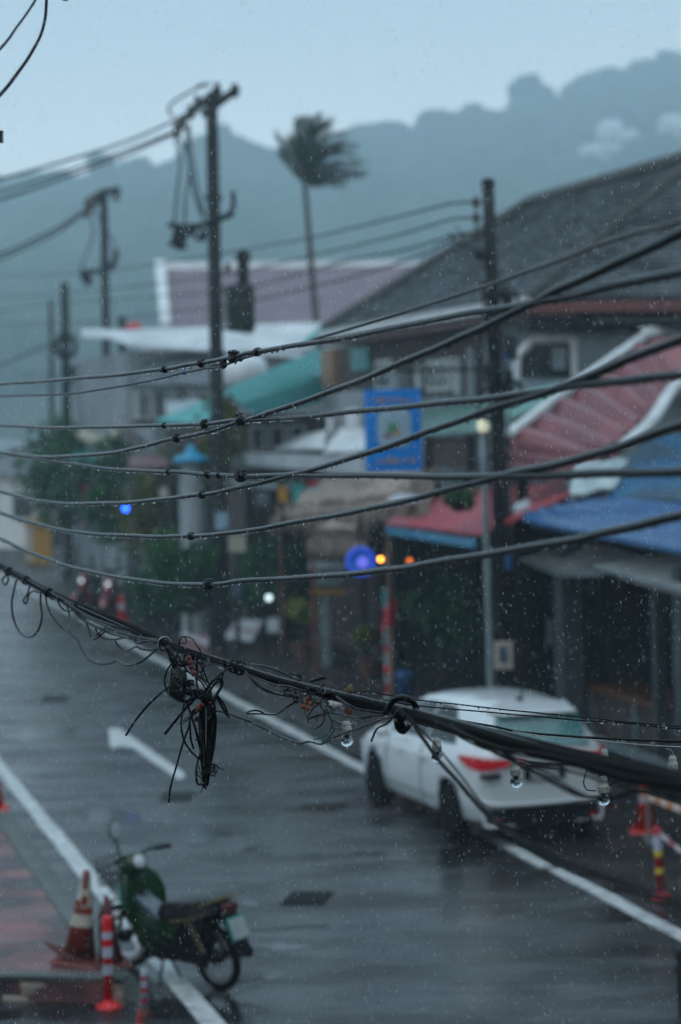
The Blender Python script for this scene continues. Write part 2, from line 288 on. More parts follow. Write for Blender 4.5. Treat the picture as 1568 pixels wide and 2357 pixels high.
class MB:
    def __init__(s): s.v = []; s.f = []; s.mi = []
    def add(s, vs, fs, mi=0):
        o = len(s.v); s.v += [Vector(x) for x in vs]
        for f in fs: s.f.append([o + i for i in f]); s.mi.append(mi)
        return s
    def hexa(s, p, mi=0):            # 4 bottom (ccw), 4 top
        return s.add(p, [(3,2,1,0),(4,5,6,7),(0,1,5,4),(1,2,6,5),(2,3,7,6),(3,0,4,7)], mi)
    def box(s, c, d, rz=0, mi=0, M4=None):
        c = Vector(c); hx, hy, hz = d[0]/2, d[1]/2, d[2]/2
        ps = [Vector((a, b, e)) for e in (-hz, hz) for a, b in ((-hx,-hy),(hx,-hy),(hx,hy),(-hx,hy))]
        rm = M4 if M4 else Matrix.Rotation(rz, 3, 'Z')
        return s.hexa([c + rm @ p for p in ps], mi)
    def rbox(s, u0, u1, v0, v1, z0, z1, mi=0):   # street-aligned box
        return s.hexa([uv(u0,v0,z0),uv(u0,v1,z0),uv(u1,v1,z0),uv(u1,v0,z0),uv(u0,v0,z1),uv(u0,v1,z1),uv(u1,v1,z1),uv(u1,v0,z1)], mi)
    def rboxu(s, x0, y0, x1, y1, u, du, mi=0):   # box whose near face fills the pixel rectangle on the cross-street plane u
        a, b = PU(x0, y0, u), PU(x1, y1, u)
        return s.rbox(min(u, u+du), max(u, u+du), min(V(a),V(b)), max(V(a),V(b)), min(a.z,b.z), max(a.z,b.z), mi)
    def rboxv(s, x0, y0, x1, y1, v, dv, mi=0):   # same on the street-side plane v
        a, b = PV(x0, y0, v), PV(x1, y1, v)
        return s.rbox(min(U(a),U(b)), max(U(a),U(b)), min(v, v+dv), max(v, v+dv), min(a.z,b.z), max(a.z,b.z), mi)
    def slab(s, pts, th, mi=0):
        pts = [Vector(p) for p in pts]; n = len(pts); nrm = Vector((0,0,0))
        for i in range(n): nrm += pts[i].cross(pts[(i+1) % n])
        nrm = nrm.normalized() if nrm.length > 1e-9 else EZ
        c = sum(pts, Vector()) / n; nrm = Vector((0,0,0))
        for i in range(n): nrm += (pts[i]-c).cross(pts[(i+1) % n]-c)
        nrm.normalize()
        q = [p - nrm*th for p in pts]
        s.add(pts + q, [tuple(range(n)), tuple(range(2*n-1, n-1, -1))] + [(i, n+i, n+(i+1)%n, (i+1)%n) for i in range(n)], mi)
        return s
    def extr(s, pts, d, mi=0):
        n = len(pts); pts = [Vector(p) for p in pts]; q = [p + Vector(d) for p in pts]
        return s.add(pts + q, [tuple(range(n)), tuple(range(2*n-1, n-1, -1))] + [(i, n+i, n+(i+1)%n, (i+1)%n) for i in range(n)], mi)
    def tube(s, pts, r, sides=8, sub=4, mi=0, cap=True):
        P = catmull(pts, sub) if sub > 1 else [Vector(p) for p in pts]
        N = len(P); rr = r if callable(r) else (lambda t: r)
        t0 = (P[1]-P[0]).normalized()
        ref = Vector((0,0,1)) if abs(t0.z) < 0.9 else Vector((1,0,0))
        nx = t0.cross(ref).normalized(); vs = []
        for i in range(N):
            t = (P[min(i+1,N-1)] - P[max(i-1,0)])
            if t.length < 1e-9: t = t0
            t = t.normalized(); nx = (nx - t * nx.dot(t))
            nx = nx.normalized() if nx.length > 1e-6 else t.orthogonal().normalized()
            ny = t.cross(nx); ra = rr(i/(N-1))
            for k in range(sides):
                a = 2*math.pi*k/sides; vs.append(P[i] + nx*math.cos(a)*ra + ny*math.sin(a)*ra)
        fs = [(i*sides+k, i*sides+(k+1)%sides, (i+1)*sides+(k+1)%sides, (i+1)*sides+k) for i in range(N-1) for k in range(sides)]
        if cap: fs += [tuple(range(sides-1,-1,-1)), tuple((N-1)*sides+k for k in range(sides))]
        return s.add(vs, fs, mi)
    def lathe(s, prof, c=(0,0,0), n=16, mi=0, M4=None, cap=True):   # prof: (r,z)
        c = Vector(c); rm = M4 if M4 else Matrix.Identity(3); vs = []
        for r, z in prof:
            for k in range(n):
                a = 2*math.pi*k/n; vs.append(c + rm @ Vector((r*math.cos(a), r*math.sin(a), z)))
        m = len(prof)
        fs = [(i*n+k, i*n+(k+1)%n, (i+1)*n+(k+1)%n, (i+1)*n+k) for i in range(m-1) for k in range(n)]
        if cap: fs += [tuple(range(n-1,-1,-1)), tuple((m-1)*n+k for k in range(n))]
        return s.add(vs, fs, mi)
    def ball(s, c, r, n=8, m=6, sc=(1,1,1), mi=0, jit=0, M4=None):
        c = Vector(c); rm = M4 if M4 else Matrix.Identity(3); vs = []; fs = []
        for i in range(1, m):
            th = math.pi*i/m
            for k in range(n):
                a = 2*math.pi*k/n; q = r*(1+random.uniform(-jit, jit))
                vs.append(c + rm @ Vector((q*math.sin(th)*math.cos(a)*sc[0], q*math.sin(th)*math.sin(a)*sc[1], q*math.cos(th)*sc[2])))
        top = len(vs); vs.append(c + rm @ Vector((0,0,r*sc[2]))); vs.append(c + rm @ Vector((0,0,-r*sc[2])))
        for i in range(m-2):
            for k in range(n): fs.append((i*n+k, (i+1)*n+k, (i+1)*n+(k+1)%n, i*n+(k+1)%n))
        for k in range(n):
            fs.append((top, k, (k+1)%n)); fs.append((top+1, (m-2)*n+(k+1)%n, (m-2)*n+k))
        return s.add(vs, fs, mi)
    def corr(s, a, b, c, d, waves, amp, th=0.03, nu=None, along=0, mi=0):
        # corrugated sheet on quad a-b-c-d; ribs run a->b (along=0) i.e. wave varies from a to d
        a, b, c, d = map(Vector, (a, b, c, d)); nrm = (b-a).cross(d-a).normalized()
        if nrm.z < 0: nrm = -nrm
        nw = waves*6; vs = []
        for i in range(nw+1):
            t = i/nw; h = math.sin(t*waves*2*math.pi)*amp
            for q in (0.0, 0.5, 1.0):
                p = (a.lerp(b, q)).lerp(d.lerp(c, q), t) if along == 0 else (a.lerp(d, q)).lerp(b.lerp(c, q), t)
                vs.append(p + nrm*h)
        n0 = len(vs); vs += [p - nrm*th for p in vs]; fs = []
        for i in range(nw):
            for q in range(2):
                k = i*3+q; fs.append((k, k+1, k+4, k+3)); fs.append((n0+k+3, n0+k+4, n0+k+1, n0+k))
        bd = [(i*3, (i+1)*3) for i in range(nw)] + [((i+1)*3+2, i*3+2) for i in range(nw)] + [(1,0),(2,1),(nw*3,nw*3+1),(nw*3+1,nw*3+2)]
        for i, j in bd: fs.append((i, j, n0+j, n0+i))
        return s.add(vs, fs, mi)
    def build(s, name, m, parent=None, smooth=False, local=False, rem=None):
        me = bpy.data.meshes.new(name)
        off = Vector((0,0,0))
        if parent is None and s.v and not local:
            xs = [p.x for p in s.v]; ys = [p.y for p in s.v]; zs = [p.z for p in s.v]
            off = Vector(((min(xs)+max(xs))/2, (min(ys)+max(ys))/2, min(zs)))
        elif parent is not None and not local:
            off = wloc(parent)
        me.from_pydata([p - off for p in s.v], [], s.f); me.update()
        ms = m if isinstance(m, (list, tuple)) else [m]
        for q in ms: me.materials.append(M[q] if isinstance(q, str) else q)
        if len(ms) > 1: me.polygons.foreach_set('material_index', s.mi)
        if smooth: me.polygons.foreach_set('use_smooth', [True]*len(me.polygons))
        o = bpy.data.objects.new(name, me); C.objects.link(o)
        if parent is not None: o.parent = parent
        else: o.location = off
        return o
def wloc(o):
    l = Vector((0,0,0))
    while o is not None: l = l + o.location; o = o.parent
    return l
def tag(o, label=None, cat=None, group=None, kind=None):
    if label: o['label'] = label
    if cat: o['category'] = cat
    if group: o['group'] = group
    if kind: o['kind'] = kind
    return o
def thing(name, label, cat, loc=(0,0,0), rz=0, group=None):
    o = bpy.data.objects.new(name, None); C.objects.link(o); o.empty_display_size = 0.2
    o.location = loc; o.rotation_euler = (0, 0, rz)
    return tag(o, label, cat, group)
def copy_tree(o, parent=None):
    c = o.copy(); C.objects.link(c); c.parent = parent
    for ch in [q for q in bpy.data.objects if q.parent == o]: copy_tree(ch, c)
    return c
def struct(o): o['kind'] = 'structure'; return o
def Ry(a): return Matrix.Rotation(a, 3, 'Y')
def Rx(a): return Matrix.Rotation(a, 3, 'X')
def Rz(a): return Matrix.Rotation(a, 3, 'Z')
RZ_STREET = A15          # an object whose +y should point along the street gets this rotation

# ================================================================== SETTING
def sheet(name, pts, z, m, n=1):
    b = MB(); b.add([Vector((p.x, p.y, z)) for p in pts], [tuple(range(len(pts)))]); return struct(b.build(name, m))
g = MB(); NX, NY = 8, 8
g.add([(-1580 + 3160*i/NX, -30 + 1330*j/NY, 0.0) for j in range(NY+1) for i in range(NX+1)],
      [(j*(NX+1)+i, j*(NX+1)+i+1, (j+1)*(NX+1)+i+1, (j+1)*(NX+1)+i) for j in range(NY) for i in range(NX)])
struct(g.build('ground', 'ground'))
sheet('road', [uv(-12, 1.2), uv(-12, 8.95), uv(150, 8.95), uv(150, 1.2)], 0.004, 'asphalt')
sheet('pavement', [uv(-12, 8.95), uv(-12, 14.5), uv(150, 14.5), uv(150, 8.95)], 0.006, 'shoulder')
# raised footway on the left
zs = 0.2
a0 = gnd(-260, 2243, zs); a1 = gnd(288, 2258, zs)
sw = MB(); sw.slab([a0, a1 - EV*0.16, uv(120, V(a1)-0.16, zs), uv(120, V(a1)-5.5, zs)], 0.19)
struct(sw.build('footway', 'brick'))
kb = MB(); kb.rbox(U(a1)+0.0, 120, V(a1)-0.157, V(a1), 0.008, zs+0.012)
struct(kb.build('kerb', 'kerb'))
gt = MB(); gt.add([uv(U(a1), V(a1), 0.011), uv(U(a1), V(a1)+0.22, 0.011), uv(120, V(a1)+0.22, 0.011), uv(120, V(a1), 0.011)], [(0,1,2,3)])
struct(gt.build('gutter', 'kerb'))
# stone-faced front end of the footway: rough courses
st = thing('stone_retaining_wall', 'low rough stone retaining wall at the near end of the raised brick footway', 'retaining wall', (a0+a1)/2 - Vector((0,0.3,zs)))
dirw = (a1-a0).normalized(); L_ = (a1-a0).length; nn = Vector((dirw.y, -dirw.x, 0))
bw = MB(); random.seed(3)
for row in range(3):
    p = 0.0
    while p < L_-0.02:
        wd = random.uniform(0.16, 0.38); q = min(L_, p+wd)
        d0 = random.uniform(0.02, 0.05)
        c0 = a0 + dirw*(p+0.006); c1_ = a0 + dirw*(q-0.006); z0 = 0.0+row*0.062; z1 = z0+0.056
        A = [Vector((c0.x, c0.y, z0))+nn*d0, Vector((c1_.x, c1_.y, z0))+nn*d0, Vector((c1_.x,c1_.y,z0))-nn*0.01, Vector((c0.x,c0.y,z0))-nn*0.01]
        B = [x + EZ*(z1-z0)+ (nn*random.uniform(-0.012, 0.004) if k < 2 else Vector()) for k, x in enumerate(A)]
        bw.hexa(A+B); p = q
bw.build('stone_face', 'stone', st)
cb = MB(); cb.slab([a0+nn*0.06+EZ*0.035, a1+nn*0.06+EZ*0.035, a1-nn*0.12+EZ*0.035, a0-nn*0.12+EZ*0.035], 0.032); cb.build('coping', 'kerb', st)
# painted markings
def strip(name, pts, wd, z, m='paint', rag=0.012):
    P = catmull([Vector((p.x,p.y,z)) for p in pts], 1); b = MB(); vs = []; fs = []; Q = []
    for i in range(len(P)-1):
        n = max(1, int((P[i+1]-P[i]).length/0.5))
        for k in range(n): Q.append(P[i].lerp(P[i+1], k/n))
    Q.append(P[-1])
    for i, p in enumerate(Q):
        t = (Q[min(i+1,len(Q)-1)]-Q[max(0,i-1)]).normalized(); s = Vector((t.y,-t.x,0))
        vs += [p + s*(wd/2+random.uniform(-rag,rag)), p - s*(wd/2+random.uniform(-rag,rag))]
    fs = [(2*i, 2*i+1, 2*i+3, 2*i+2) for i in range(len(Q)-1)]
    b.add(vs, fs); return struct(b.build(name, m))
strip('road_line', [uv(-12, 8.6), uv(20.6, 8.6), uv(23.4, 8.6)], 0.19, 0.010)
strip('road_line', [uv(23.5, 8.56), uv(60, 8.6), uv(120, 8.6)], 0.19, 0.010)
strip('road_line', [uv(-12, 3.74), uv(16.5, 3.74), uv(19, 3.72), uv(22, 3.70), uv(110, 3.70)], 0.20, 0.0125)
ar = MB()
def gp(x, y, z=0.010): p = gnd(x, y, z); return p
ar.add([gp(250,1676), gp(275,1676), gp(318,1706), gp(425,1780), gp(424,1793), gp(408,1793), gp(305,1722), gp(282,1718), gp(254,1722)], [(0,1,2,7,8),(2,3,4,5,6,7)])
struct(ar.build('road_arrow', 'paint'))
# drain grates in the road
def grate(x0, y0, x1, y1, skew, label, halves=1):
    A, B, Cc, D_ = gnd(x0, y1), gnd(x1-skew, y1), gnd(x1, y0), gnd(x0+skew, y0)
    t = thing('drain_grate', label, 'drain grate', (A+B+Cc+D_)/4, 0, 'iron drain grates in the road')
    fr = MB(); P = [Vector((p.x,p.y,0.012)) for p in (A,B,Cc,D_)]
    fr.slab([p+EZ*0.004 for p in P], 0.012); fr.build('frame', 'iron', t)
    br = MB(); n = 9*halves
    for i in range(n):
        t0, t1 = (i+0.2)/n, (i+0.75)/n
        br.slab([P[0].lerp(P[1],t0)+EZ*.012, P[0].lerp(P[1],t1)+EZ*.012, P[3].lerp(P[2],t1)+EZ*.012, P[3].lerp(P[2],t0)+EZ*.012], 0.008)
    br.build('bars', 'dark', t)
grate(645, 2056, 772, 2084, 28, 'wide dark iron drain grate in the wet road right of the green motorbike', 2)
grate(366, 1828, 452, 1845, 14, 'small iron drain grate in the road below the hanging cable coil')
grate(94, 1603, 160, 1616, 8, 'far iron drain grate in the road left of the painted arrow')

# ------------------------------------------------------------------ hills with forest
RIDGE = [(-900,520),(-400,470),(0,437),(60,430),(105,412),(130,402),(165,428),(205,432),(240,408),(330,388),(420,392),(455,352),(520,330),(590,357),(680,352),(760,340),
         (830,312),(930,310),(960,332),(985,292),(1080,266),(1160,262),(1208,225),(1245,222),(1288,243),(1325,208),(1400,176),(1480,164),(1568,148),(1800,110),(2600,150)]
def ridge_y(x):
    for (xa, ya), (xb, yb) in zip(RIDGE, RIDGE[1:]):
        if xa <= x <= xb: return ya + (yb-ya)*(x-xa)/(xb-xa)
    return 500
HS = 3.6
def hill_Y(x): return HS*(250 + 70*max(0, min(1, (x-400)/900)))
hb = MB(); NXH, NYH = 90, 26; vs = []
def hill_pt(x, t):           # t 0 foot .. 1 ridge .. >1 behind
    Yr = hill_Y(x); top = at(x, ridge_y(x), Yr)
    top.z -= 4.0
    foot_Y = 330.0
    Y = foot_Y + (Yr-foot_Y)*t; X = top.x*(Y/Yr) if t <= 1 else top.x
    z = top.z*(t**1.25 if t <= 1 else max(0, 1-(t-1)*0.35)) + noise.noise(Vector((X*.03, Y*.03, 0)))*4*min(1, t*2)*(1 if t < .9 else .3) - 0.3
    return Vector((X, Y, max(z, -0.3)))
for j in range(NYH+1):
    for i in range(NXH+1):
        vs.append(hill_pt(-900 + 3500*i/NXH, 1.08*j/NYH))
hb.add(vs, [(j*(NXH+1)+i, j*(NXH+1)+i+1, (j+1)*(NXH+1)+i+1, (j+1)*(NXH+1)+i) for j in range(NYH) for i in range(NXH)])
struct(hb.build('hill', 'hill', smooth=True))
random.seed(11)
fo = MB()
for k in range(4600):
    x = random.uniform(-700, 2250); t = 1.0 if k < 1000 else random.uniform(0.12, 1.0)**0.8
    p = hill_pt(x, t); r = random.uniform(3.6, 7.6)*(0.55 if t == 1.0 else 1.0)
    if t == 1.0: p.z += random.uniform(0, 2.5)
    else: p.z += r*0.4
    fo.ball(p, r, 7, 5, (1.15, 1.15, random.uniform(0.75, 1.15)), jit=0.28)
for (x, wd, hh) in ((455,10,5),(500,14,6),(540,10,3),(610,16,3),(850,16,4),(905,16,4),(990,10,6),(1010,14,6),(1080,18,4),(1208,14,9),(1235,14,9),(1262,10,3),(1325,12,6),(1360,14,5),(1410,16,4),(1490,20,5),(1545,16,6),(240,14,7),(330,20,3),(290,14,3),(60,18,3),(15,14,3)):
    for k in range(9):
        p = hill_pt(x + random.uniform(-wd, wd)*1.2, 1.0); fo.ball(p + EZ*random.uniform(0, hh*1.5), random.uniform(3, 5.5), 7, 5, (1.2,1.1,1), jit=.3)
tag(fo.build('forest', 'forest'), 'dense dark rainforest covering the misty hills', 'forest', kind='stuff')
# pale houses high on the hill
def hill_house(x, y, Y, wd, ht, dp, label):
    best = min((hill_pt(x, k_/60) for k_ in range(8, 58)), key=lambda h_: abs((CY - FPX*(h_-O).dot(upv)/(h_-O).dot(fwd)) - y))
    Y = best.y; p = Vector((at(x, y, Y).x, Y, best.z + 3)); t = thing('hill_house', label, 'house', p - EZ*2, R(random.uniform(-20, 20)), 'white houses on the misty hill')
    k_ = Y/835.0*.8; wd *= k_; ht *= k_; dp *= k_; p.z = best.z + 6*k_; t.location = p - EZ*1
    b = MB(); b.box((0,0,ht/2), (wd,dp,ht)); b.box((wd*0.62, -dp*0.1, ht*0.3), (wd*0.4, dp*0.8, ht*0.6)); b.build('wall', 'house_white', t, local=True)
    b = MB(); z = ht
    b.add([(-wd*.56,-dp*.56,z),(wd*.56,-dp*.56,z),(wd*.56,dp*.56,z),(-wd*.56,dp*.56,z),(-wd*.3,0,z+ht*.32),(wd*.3,0,z+ht*.32)], [(0,1,5,4),(1,2,5),(2,3,4,5),(3,0,4),(3,2,1,0)])
    b.build('roof', 'white_roof', t, local=True)
    for i in range(3):
        b = MB(); b.box((-wd*.3 + i*wd*.3, -dp/2-0.03, ht*0.5), (wd*.14, 0.1, ht*.4)); b.build('window', 'screen_dark', t, local=True)
hill_house(1408, 375, 232*HS, 11, 12, 11, 'pale hillside house with hipped roof, the highest left of the picture edge')
hill_house(1362, 408, 225*HS, 9, 8, 9, 'low pale hillside house just below and left of the largest white house')
hill_house(1450, 372, 240*HS, 9, 8, 9, 'small pale hillside annex right of the largest white house')
hill_house(1550, 358, 245*HS, 12, 10, 9, 'pale hillside house at the right edge of the picture')

# ------------------------------------------------------------------ plants
def leaf_cloud(b, c, rad, n, size, mi=0, hollow=0.35, droop=0):
    c = Vector(c)
    for _ in range(n):
        d = Vector((random.gauss(0,1), random.gauss(0,1), random.gauss(0,1))).normalized()
        q = random.uniform(hollow, 1)**0.6
        p = c + Vector((d.x*rad[0], d.y*rad[1], d.z*rad[2]))*q
        a = Vector((random.gauss(0,1), random.gauss(0,1), random.gauss(0,.6)-droop)).normalized()
        s_ = a.orthogonal().normalized(); s_ = (s_ + a.cross(s_)*random.uniform(-1,1)).normalized()
        L_ = size*random.uniform(.6, 1.3); w_ = L_*0.33
        b.add([p, p + a*L_*.5 + s_*w_, p + a*L_, p + a*L_*.5 - s_*w_], [(0,1,2,3)], mi)
def bush(name, label, cat, base, h, rad, leaf='leaf', n=700, size=.16, group=None, pot=False, flowers=0, trunk_h=None):
    t = thing(name, label, cat, base, random.uniform(0, 6), group)
    th = trunk_h if trunk_h is not None else h*0.45
    z0 = 0
    if pot:
        b = MB(); b.lathe([(0.16,0),(0.24,0.30),(0.27,0.31),(0.27,0.36),(0.22,0.36),(0.20,0.31)], n=14); b.build('pot', 'pot', t, local=True); z0 = .3
    b = MB()
    b.tube([(0,0,z0-.02), (random.uniform(-.08,.08), random.uniform(-.08,.08), z0+th*.5), (0,0,z0+th)], lambda q: 0.05*h*(1-.5*q)*.5+.012, 7)
    for k in range(5):
        a = k*1.26 + random.uniform(-.3,.3)
        b.tube([(0,0,z0+th*.75), (math.cos(a)*rad*.35, math.sin(a)*rad*.35, z0+th+ (h-th)*.25), (math.cos(a)*rad*.65, math.sin(a)*rad*.65, z0+th+(h-th)*.5)], lambda q: 0.012*h*(1-.7*q)*.5+.006, 5)
    b.build('trunk', 'bark', t, local=True)
    b = MB(); nc = 9
    for k in range(nc):
        a = random.uniform(0, 6.28); rr = random.uniform(0, .6)*rad; zz = z0 + th*.8 + (h-th*.8)*random.uniform(.15, .8)
        leaf_cloud(b, (math.cos(a)*rr, math.sin(a)*rr, zz), (rad*.5, rad*.5, (h-th*.6)*.27), n//nc, size)
    b.build('crown', leaf, t, local=True)
    if flowers:
        b = MB()
        for k in range(flowers):
            a = random.uniform(0, 6.28); b.ball((math.cos(a)*rad*.8, math.sin(a)*rad*.8, z0+h*random.uniform(.45,.95)), .05, 6, 4, jit=.2)
        b.build('flowers', 'flower', t, local=True)
    return t
random.seed(5)
GR = 'shrubs and small trees along the right pavement'
def vbase(x, v, z=0): p = PV(x, 1178, v); return Vector((p.x, p.y, z))
bush('shrub', 'big dark green shrub in front of the dark shops left of the white lamp', 'shrub', gnd(440, 1495), 2.3, 1.05, 'leaf', 2600, .17, GR)
bush('shrub', 'dark green shrub just right of the big one, behind the slanted white board', 'shrub', gnd(590, 1472), 2.1, .85, 'leaf3', 1800, .16, GR)
bush('shrub', 'tall leafy shrub beside the grey pillar with the blue cap', 'shrub', gnd(395, 1455), 2.6, .8, 'leaf3', 1600, .16, GR)
bush('small_tree', 'small dark tree behind the red motorbikes below the cream canopy', 'tree', gnd(235, 1392)+Vector((.8,0,0)), 4.6, 1.5, 'leaf', 2600, .22, GR, flowers=10)
bush('small_tree', 'small tree with olive leaves right of the red motorbikes', 'tree', gnd(330, 1420)+Vector((.4,0,0)), 4.3, 1.3, 'leaf2', 1500, .2, GR, flowers=6)
bush('small_tree', 'dark tree with orange blossom beside the white house at the far left', 'tree', gnd(150, 1335), 5.0, 1.9, 'leaf3', 2400, .26, GR, flowers=16)
bush('small_tree', 'yellow green tree top around the foot of the transformer pole', 'tree', vbase(515, 10.9), 5.4, .7, 'leaf2', 900, .18, GR, trunk_h=4.2, flowers=5)
bush('small_tree', 'dark small tree in the gap between pillar and thatch roof', 'tree', gnd(560, 1450)+Vector((.9,1,0)), 3.4, 1.3, 'leaf', 2200, .18, GR)
bush('small_tree', 'dark leafy tree below the slim pole, beside the cream canopy', 'tree', gnd(330, 1395)+Vector((.3,4,0)), 5.6, 1.5, 'leaf3', 2200, .24, GR, flowers=8)
bush('small_tree', 'mottled green tree between the blue capped pillar and the slim pole', 'tree', gnd(400, 1410)+Vector((0,1,0)), 4.6, 1.1, 'leaf2', 1500, .20, GR, flowers=12)
bush('shrub', 'low dark hedge plant at the kerb right of the far red cone', 'shrub', gnd(345, 1468), 1.5, .7, 'leaf', 1300, .15, GR)
bush('shrub', 'rounded shrub under the left end of the thatch, above the white lamp', 'shrub', gnd(660, 1470)+Vector((0,.5,0)), 2.4, .8, 'leaf', 1700, .15, GR)
bush('potted_shrub', 'olive potted shrub beside the grey post of the notice box', 'potted plant', gnd(697, 1520), 0.95, .38, 'leaf2', 600, .10, GR, pot=True)
bush('potted_shrub', 'green potted shrub behind the red and white striped bollard', 'potted plant', gnd(850, 1560), 0.8, .35, 'leaf2', 500, .10, GR, pot=True)
bush('shrub', 'dark shrub inside the shop behind the striped bollard', 'shrub', gnd(985, 1590)+Vector((.3,1.5,0)), 2.0, .8, 'leaf3', 1300, .15, GR)
bush('shrub', 'dark shrub in the shop just left of the slim street lamp', 'shrub', gnd(1065, 1590)+Vector((.3,1.2,0)), 1.9, .7, 'leaf3', 1000, .15, GR)
bush('shrub', 'dark shrub in the shop right of the concrete pole', 'shrub', gnd(1230, 1600)+Vector((.3,1.6,0)), 2.1, .7, 'leaf', 1000, .15, GR)

# wind-blown palm
pt = at(715, 740, 72); pb = Vector((pt.x+.25, pt.y, 0)); ptop = at(702, 428, 72)
palm = thing('palm_tree', 'tall coconut palm with crown bent to the right by the wind', 'palm tree', pb)
b = MB(); b.tube([pb, pb.lerp(ptop,.4)+Vector((.25,0,0)), pb.lerp(ptop,.75)+Vector((.1,0,0)), ptop], lambda q: .14-.06*q, 9, 6); b.build('trunk', 'bark', palm, smooth=True)
random.seed(21)
def frond(b, base, path, w_, n=26):
    P = catmull(path, 13); N = len(P)
    b.tube(P, lambda q: .022*(1-q)+.006, 4, 1)
    for i in range(2, N-1):
        t = (P[i+1]-P[i-1]).normalized(); f = i/N; lw = w_*(math.sin(math.pi*min(1, f*.9+.1))*.9+.2)
        for sgn in (-1, 1):
            side = t.cross(EZ).normalized()*sgn
            for q in range(2):
                d = (side*.6 + t*.75 + Vector((.55, 0, -.30+random.uniform(-.15,.25)))).normalized()
                p = P[i]+t*.05*q; n_ = d.cross(EZ).normalized()*.034
                b.add([p-n_, p+n_, p+d*lw*random.uniform(.8,1.1)], [(0,1,2)])
tips = [(640,318,0,-25),(700,268,-8,-30),(730,262,0,-34),(762,275,5,-34),(790,300,8,-30),(822,335,10,-24),(842,372,14,-18),(845,398,16,-10),(835,405,12,4),(795,425,10,6),(812,352,8,-28),(748,290,0,-30),(716,296,-4,-28),(780,385,6,-8),(770,330,5,-20),(655,345,-14,-12),(800,318,6,-26),(738,278,2,-30),(680,330,-6,-22),(828,388,8,-8),(760,268,2,-30),(725,320,0,-20),(750,350,2,-16),(780,350,2,-20),(700,310,-4,-24)]
for k, (tx, ty, ex, ey) in enumerate(tips + [(x_+random.uniform(-14,14), y_+random.uniform(-12,12), 0, e2) for x_, y_, _q, e2 in tips[1:20]]):
    b = MB(); tip = at(tx, ty, 72 + random.uniform(-1.2, 1.2)); mid = ptop.lerp(tip, .5) + Vector((-0.18, (tip.y-72)*.3, abs(ey)*.016))
    frond(b, ptop, [ptop, mid, tip], .62)
    b.build('frond', 'palm', palm)

random.seed(41)
for k, (x0, y0, x1, y1, w_) in enumerate(((120,1838,600,1815,.10),(330,1560,560,1572,.08),(620,1835,900,1822,.12),(700,1975,880,1965,.10),(60,1500,300,1510,.08),(380,2150,760,2138,.07),(560,1700,760,1720,.10))):
    a_, c_ = gnd(x0,y0), gnd(x1,y1); P_ = [a_.lerp(c_, i/6)+Vector((0, random.uniform(-.12,.12), 0)) for i in range(7)]
    strip('road_seam', P_, w_, 0.0075 + .0004*k, 'seam', w_*.35)

def puddle(cx, cy, rx, ry, seed, z=0.0065):
    rs = random.Random(seed); n_ = 40; c_ = gnd(cx, cy); b = MB(); vs = []
    for i in range(n_):
        a_ = 2*math.pi*i/n_; k_ = 1 + .30*math.sin(2*a_+rs.uniform(0,.3)+seed) + .16*math.sin(5*a_+seed*2) + .09*math.sin(9*a_+seed) + rs.uniform(-.05,.05)
        p_ = gnd(cx + rx*k_*math.cos(a_), cy + ry*k_*math.sin(a_)); vs.append(Vector((p_.x, p_.y, z + seed*.00007)))
    b.add(vs, [tuple(range(n_))[::-1]]); struct(b.build('puddle', 'puddle'))
for k, a_ in enumerate(((455,2325,120,34),(575,2250,60,14),(95,1690,80,12),(420,1925,120,16),(250,1880,90,14),(640,1960,80,10),(620,2180,90,10),(60,2335,110,16),(1010,1975,110,9),(740,1860,70,8),(560,2080,50,7))): puddle(*a_, seed=k+1)

# ================================================================== POLES
def pole(name, label, x_top, y_top, x_base, Z, r0, r1, group='concrete utility poles along the street', zb=0):
    top = at(x_top, y_top, Z); base = at(x_base, 1178, Z); base.z = zb
    # follow the picture's line down to the ground
    d = at(x_base, y_top+600, Z); base = Vector((top.x + (d.x-top.x)*(top.z-zb)/(top.z-d.z), Z, zb))
    t = thing(name, label, 'utility pole', base, 0, group)
    b = MB(); b.tube([base, base.lerp(top,.5), top], lambda q: r0+(r1-r0)*q, 10, 6); b.build('shaft', 'concrete', t, smooth=True)
    for k in range(3):
        b = MB(); p = base.lerp(top, .25+.28*k); b.lathe([(r0*1.12,0),(r0*1.12,.08)], p, 10); b.build('strap', 'dark', t)
    return t, base, top
def insulator(t, p, s=1.0, M4=None):
    b = MB(); b.lathe([(.03*s,0),(.09*s,.02*s),(.09*s,.06*s),(.04*s,.08*s),(.08*s,.10*s),(.08*s,.14*s),(.04*s,.16*s),(.06*s,.19*s),(.05*s,.25*s)], p, 10, M4=M4)
    b.build('insulator', 'insul', t, smooth=True)

# P1 tall transformer pole
t1, b1, p1 = pole('utility_pole', 'tall concrete pole with angled top arms and a transformer, third from the right', 487, 215, 498, 50, .18, .135)
ar_ = MB(); ar_.tube([at(545,205,49.4), at(470,262,50.8)], .09, 6, 1); ar_.build('crossarm', 'dark', t1)
ar_ = MB(); ar_.tube([at(502,208,49.8), at(430,268,51.4), at(404,300,52)], lambda q: .10-.03*q, 6, 2); ar_.build('crossarm', 'dark', t1)
for (x, y) in ((540,212),(500,210),(455,240),(438,262),(420,285),(408,300)): insulator(t1, at(x,y,50.6)-EZ*.12, 1.25)
b = MB(); b.tube([at(388,517,50.2), at(450,523,50), at(535,492,49.6)], .075, 6, 2); b.build('crossarm', 'dark', t1)
b = MB(); b.tube([at(527,495,49.6), at(537,478,49.6), at(537,440,49.6)], .06, 6, 2); b.build('riser', 'dark', t1)
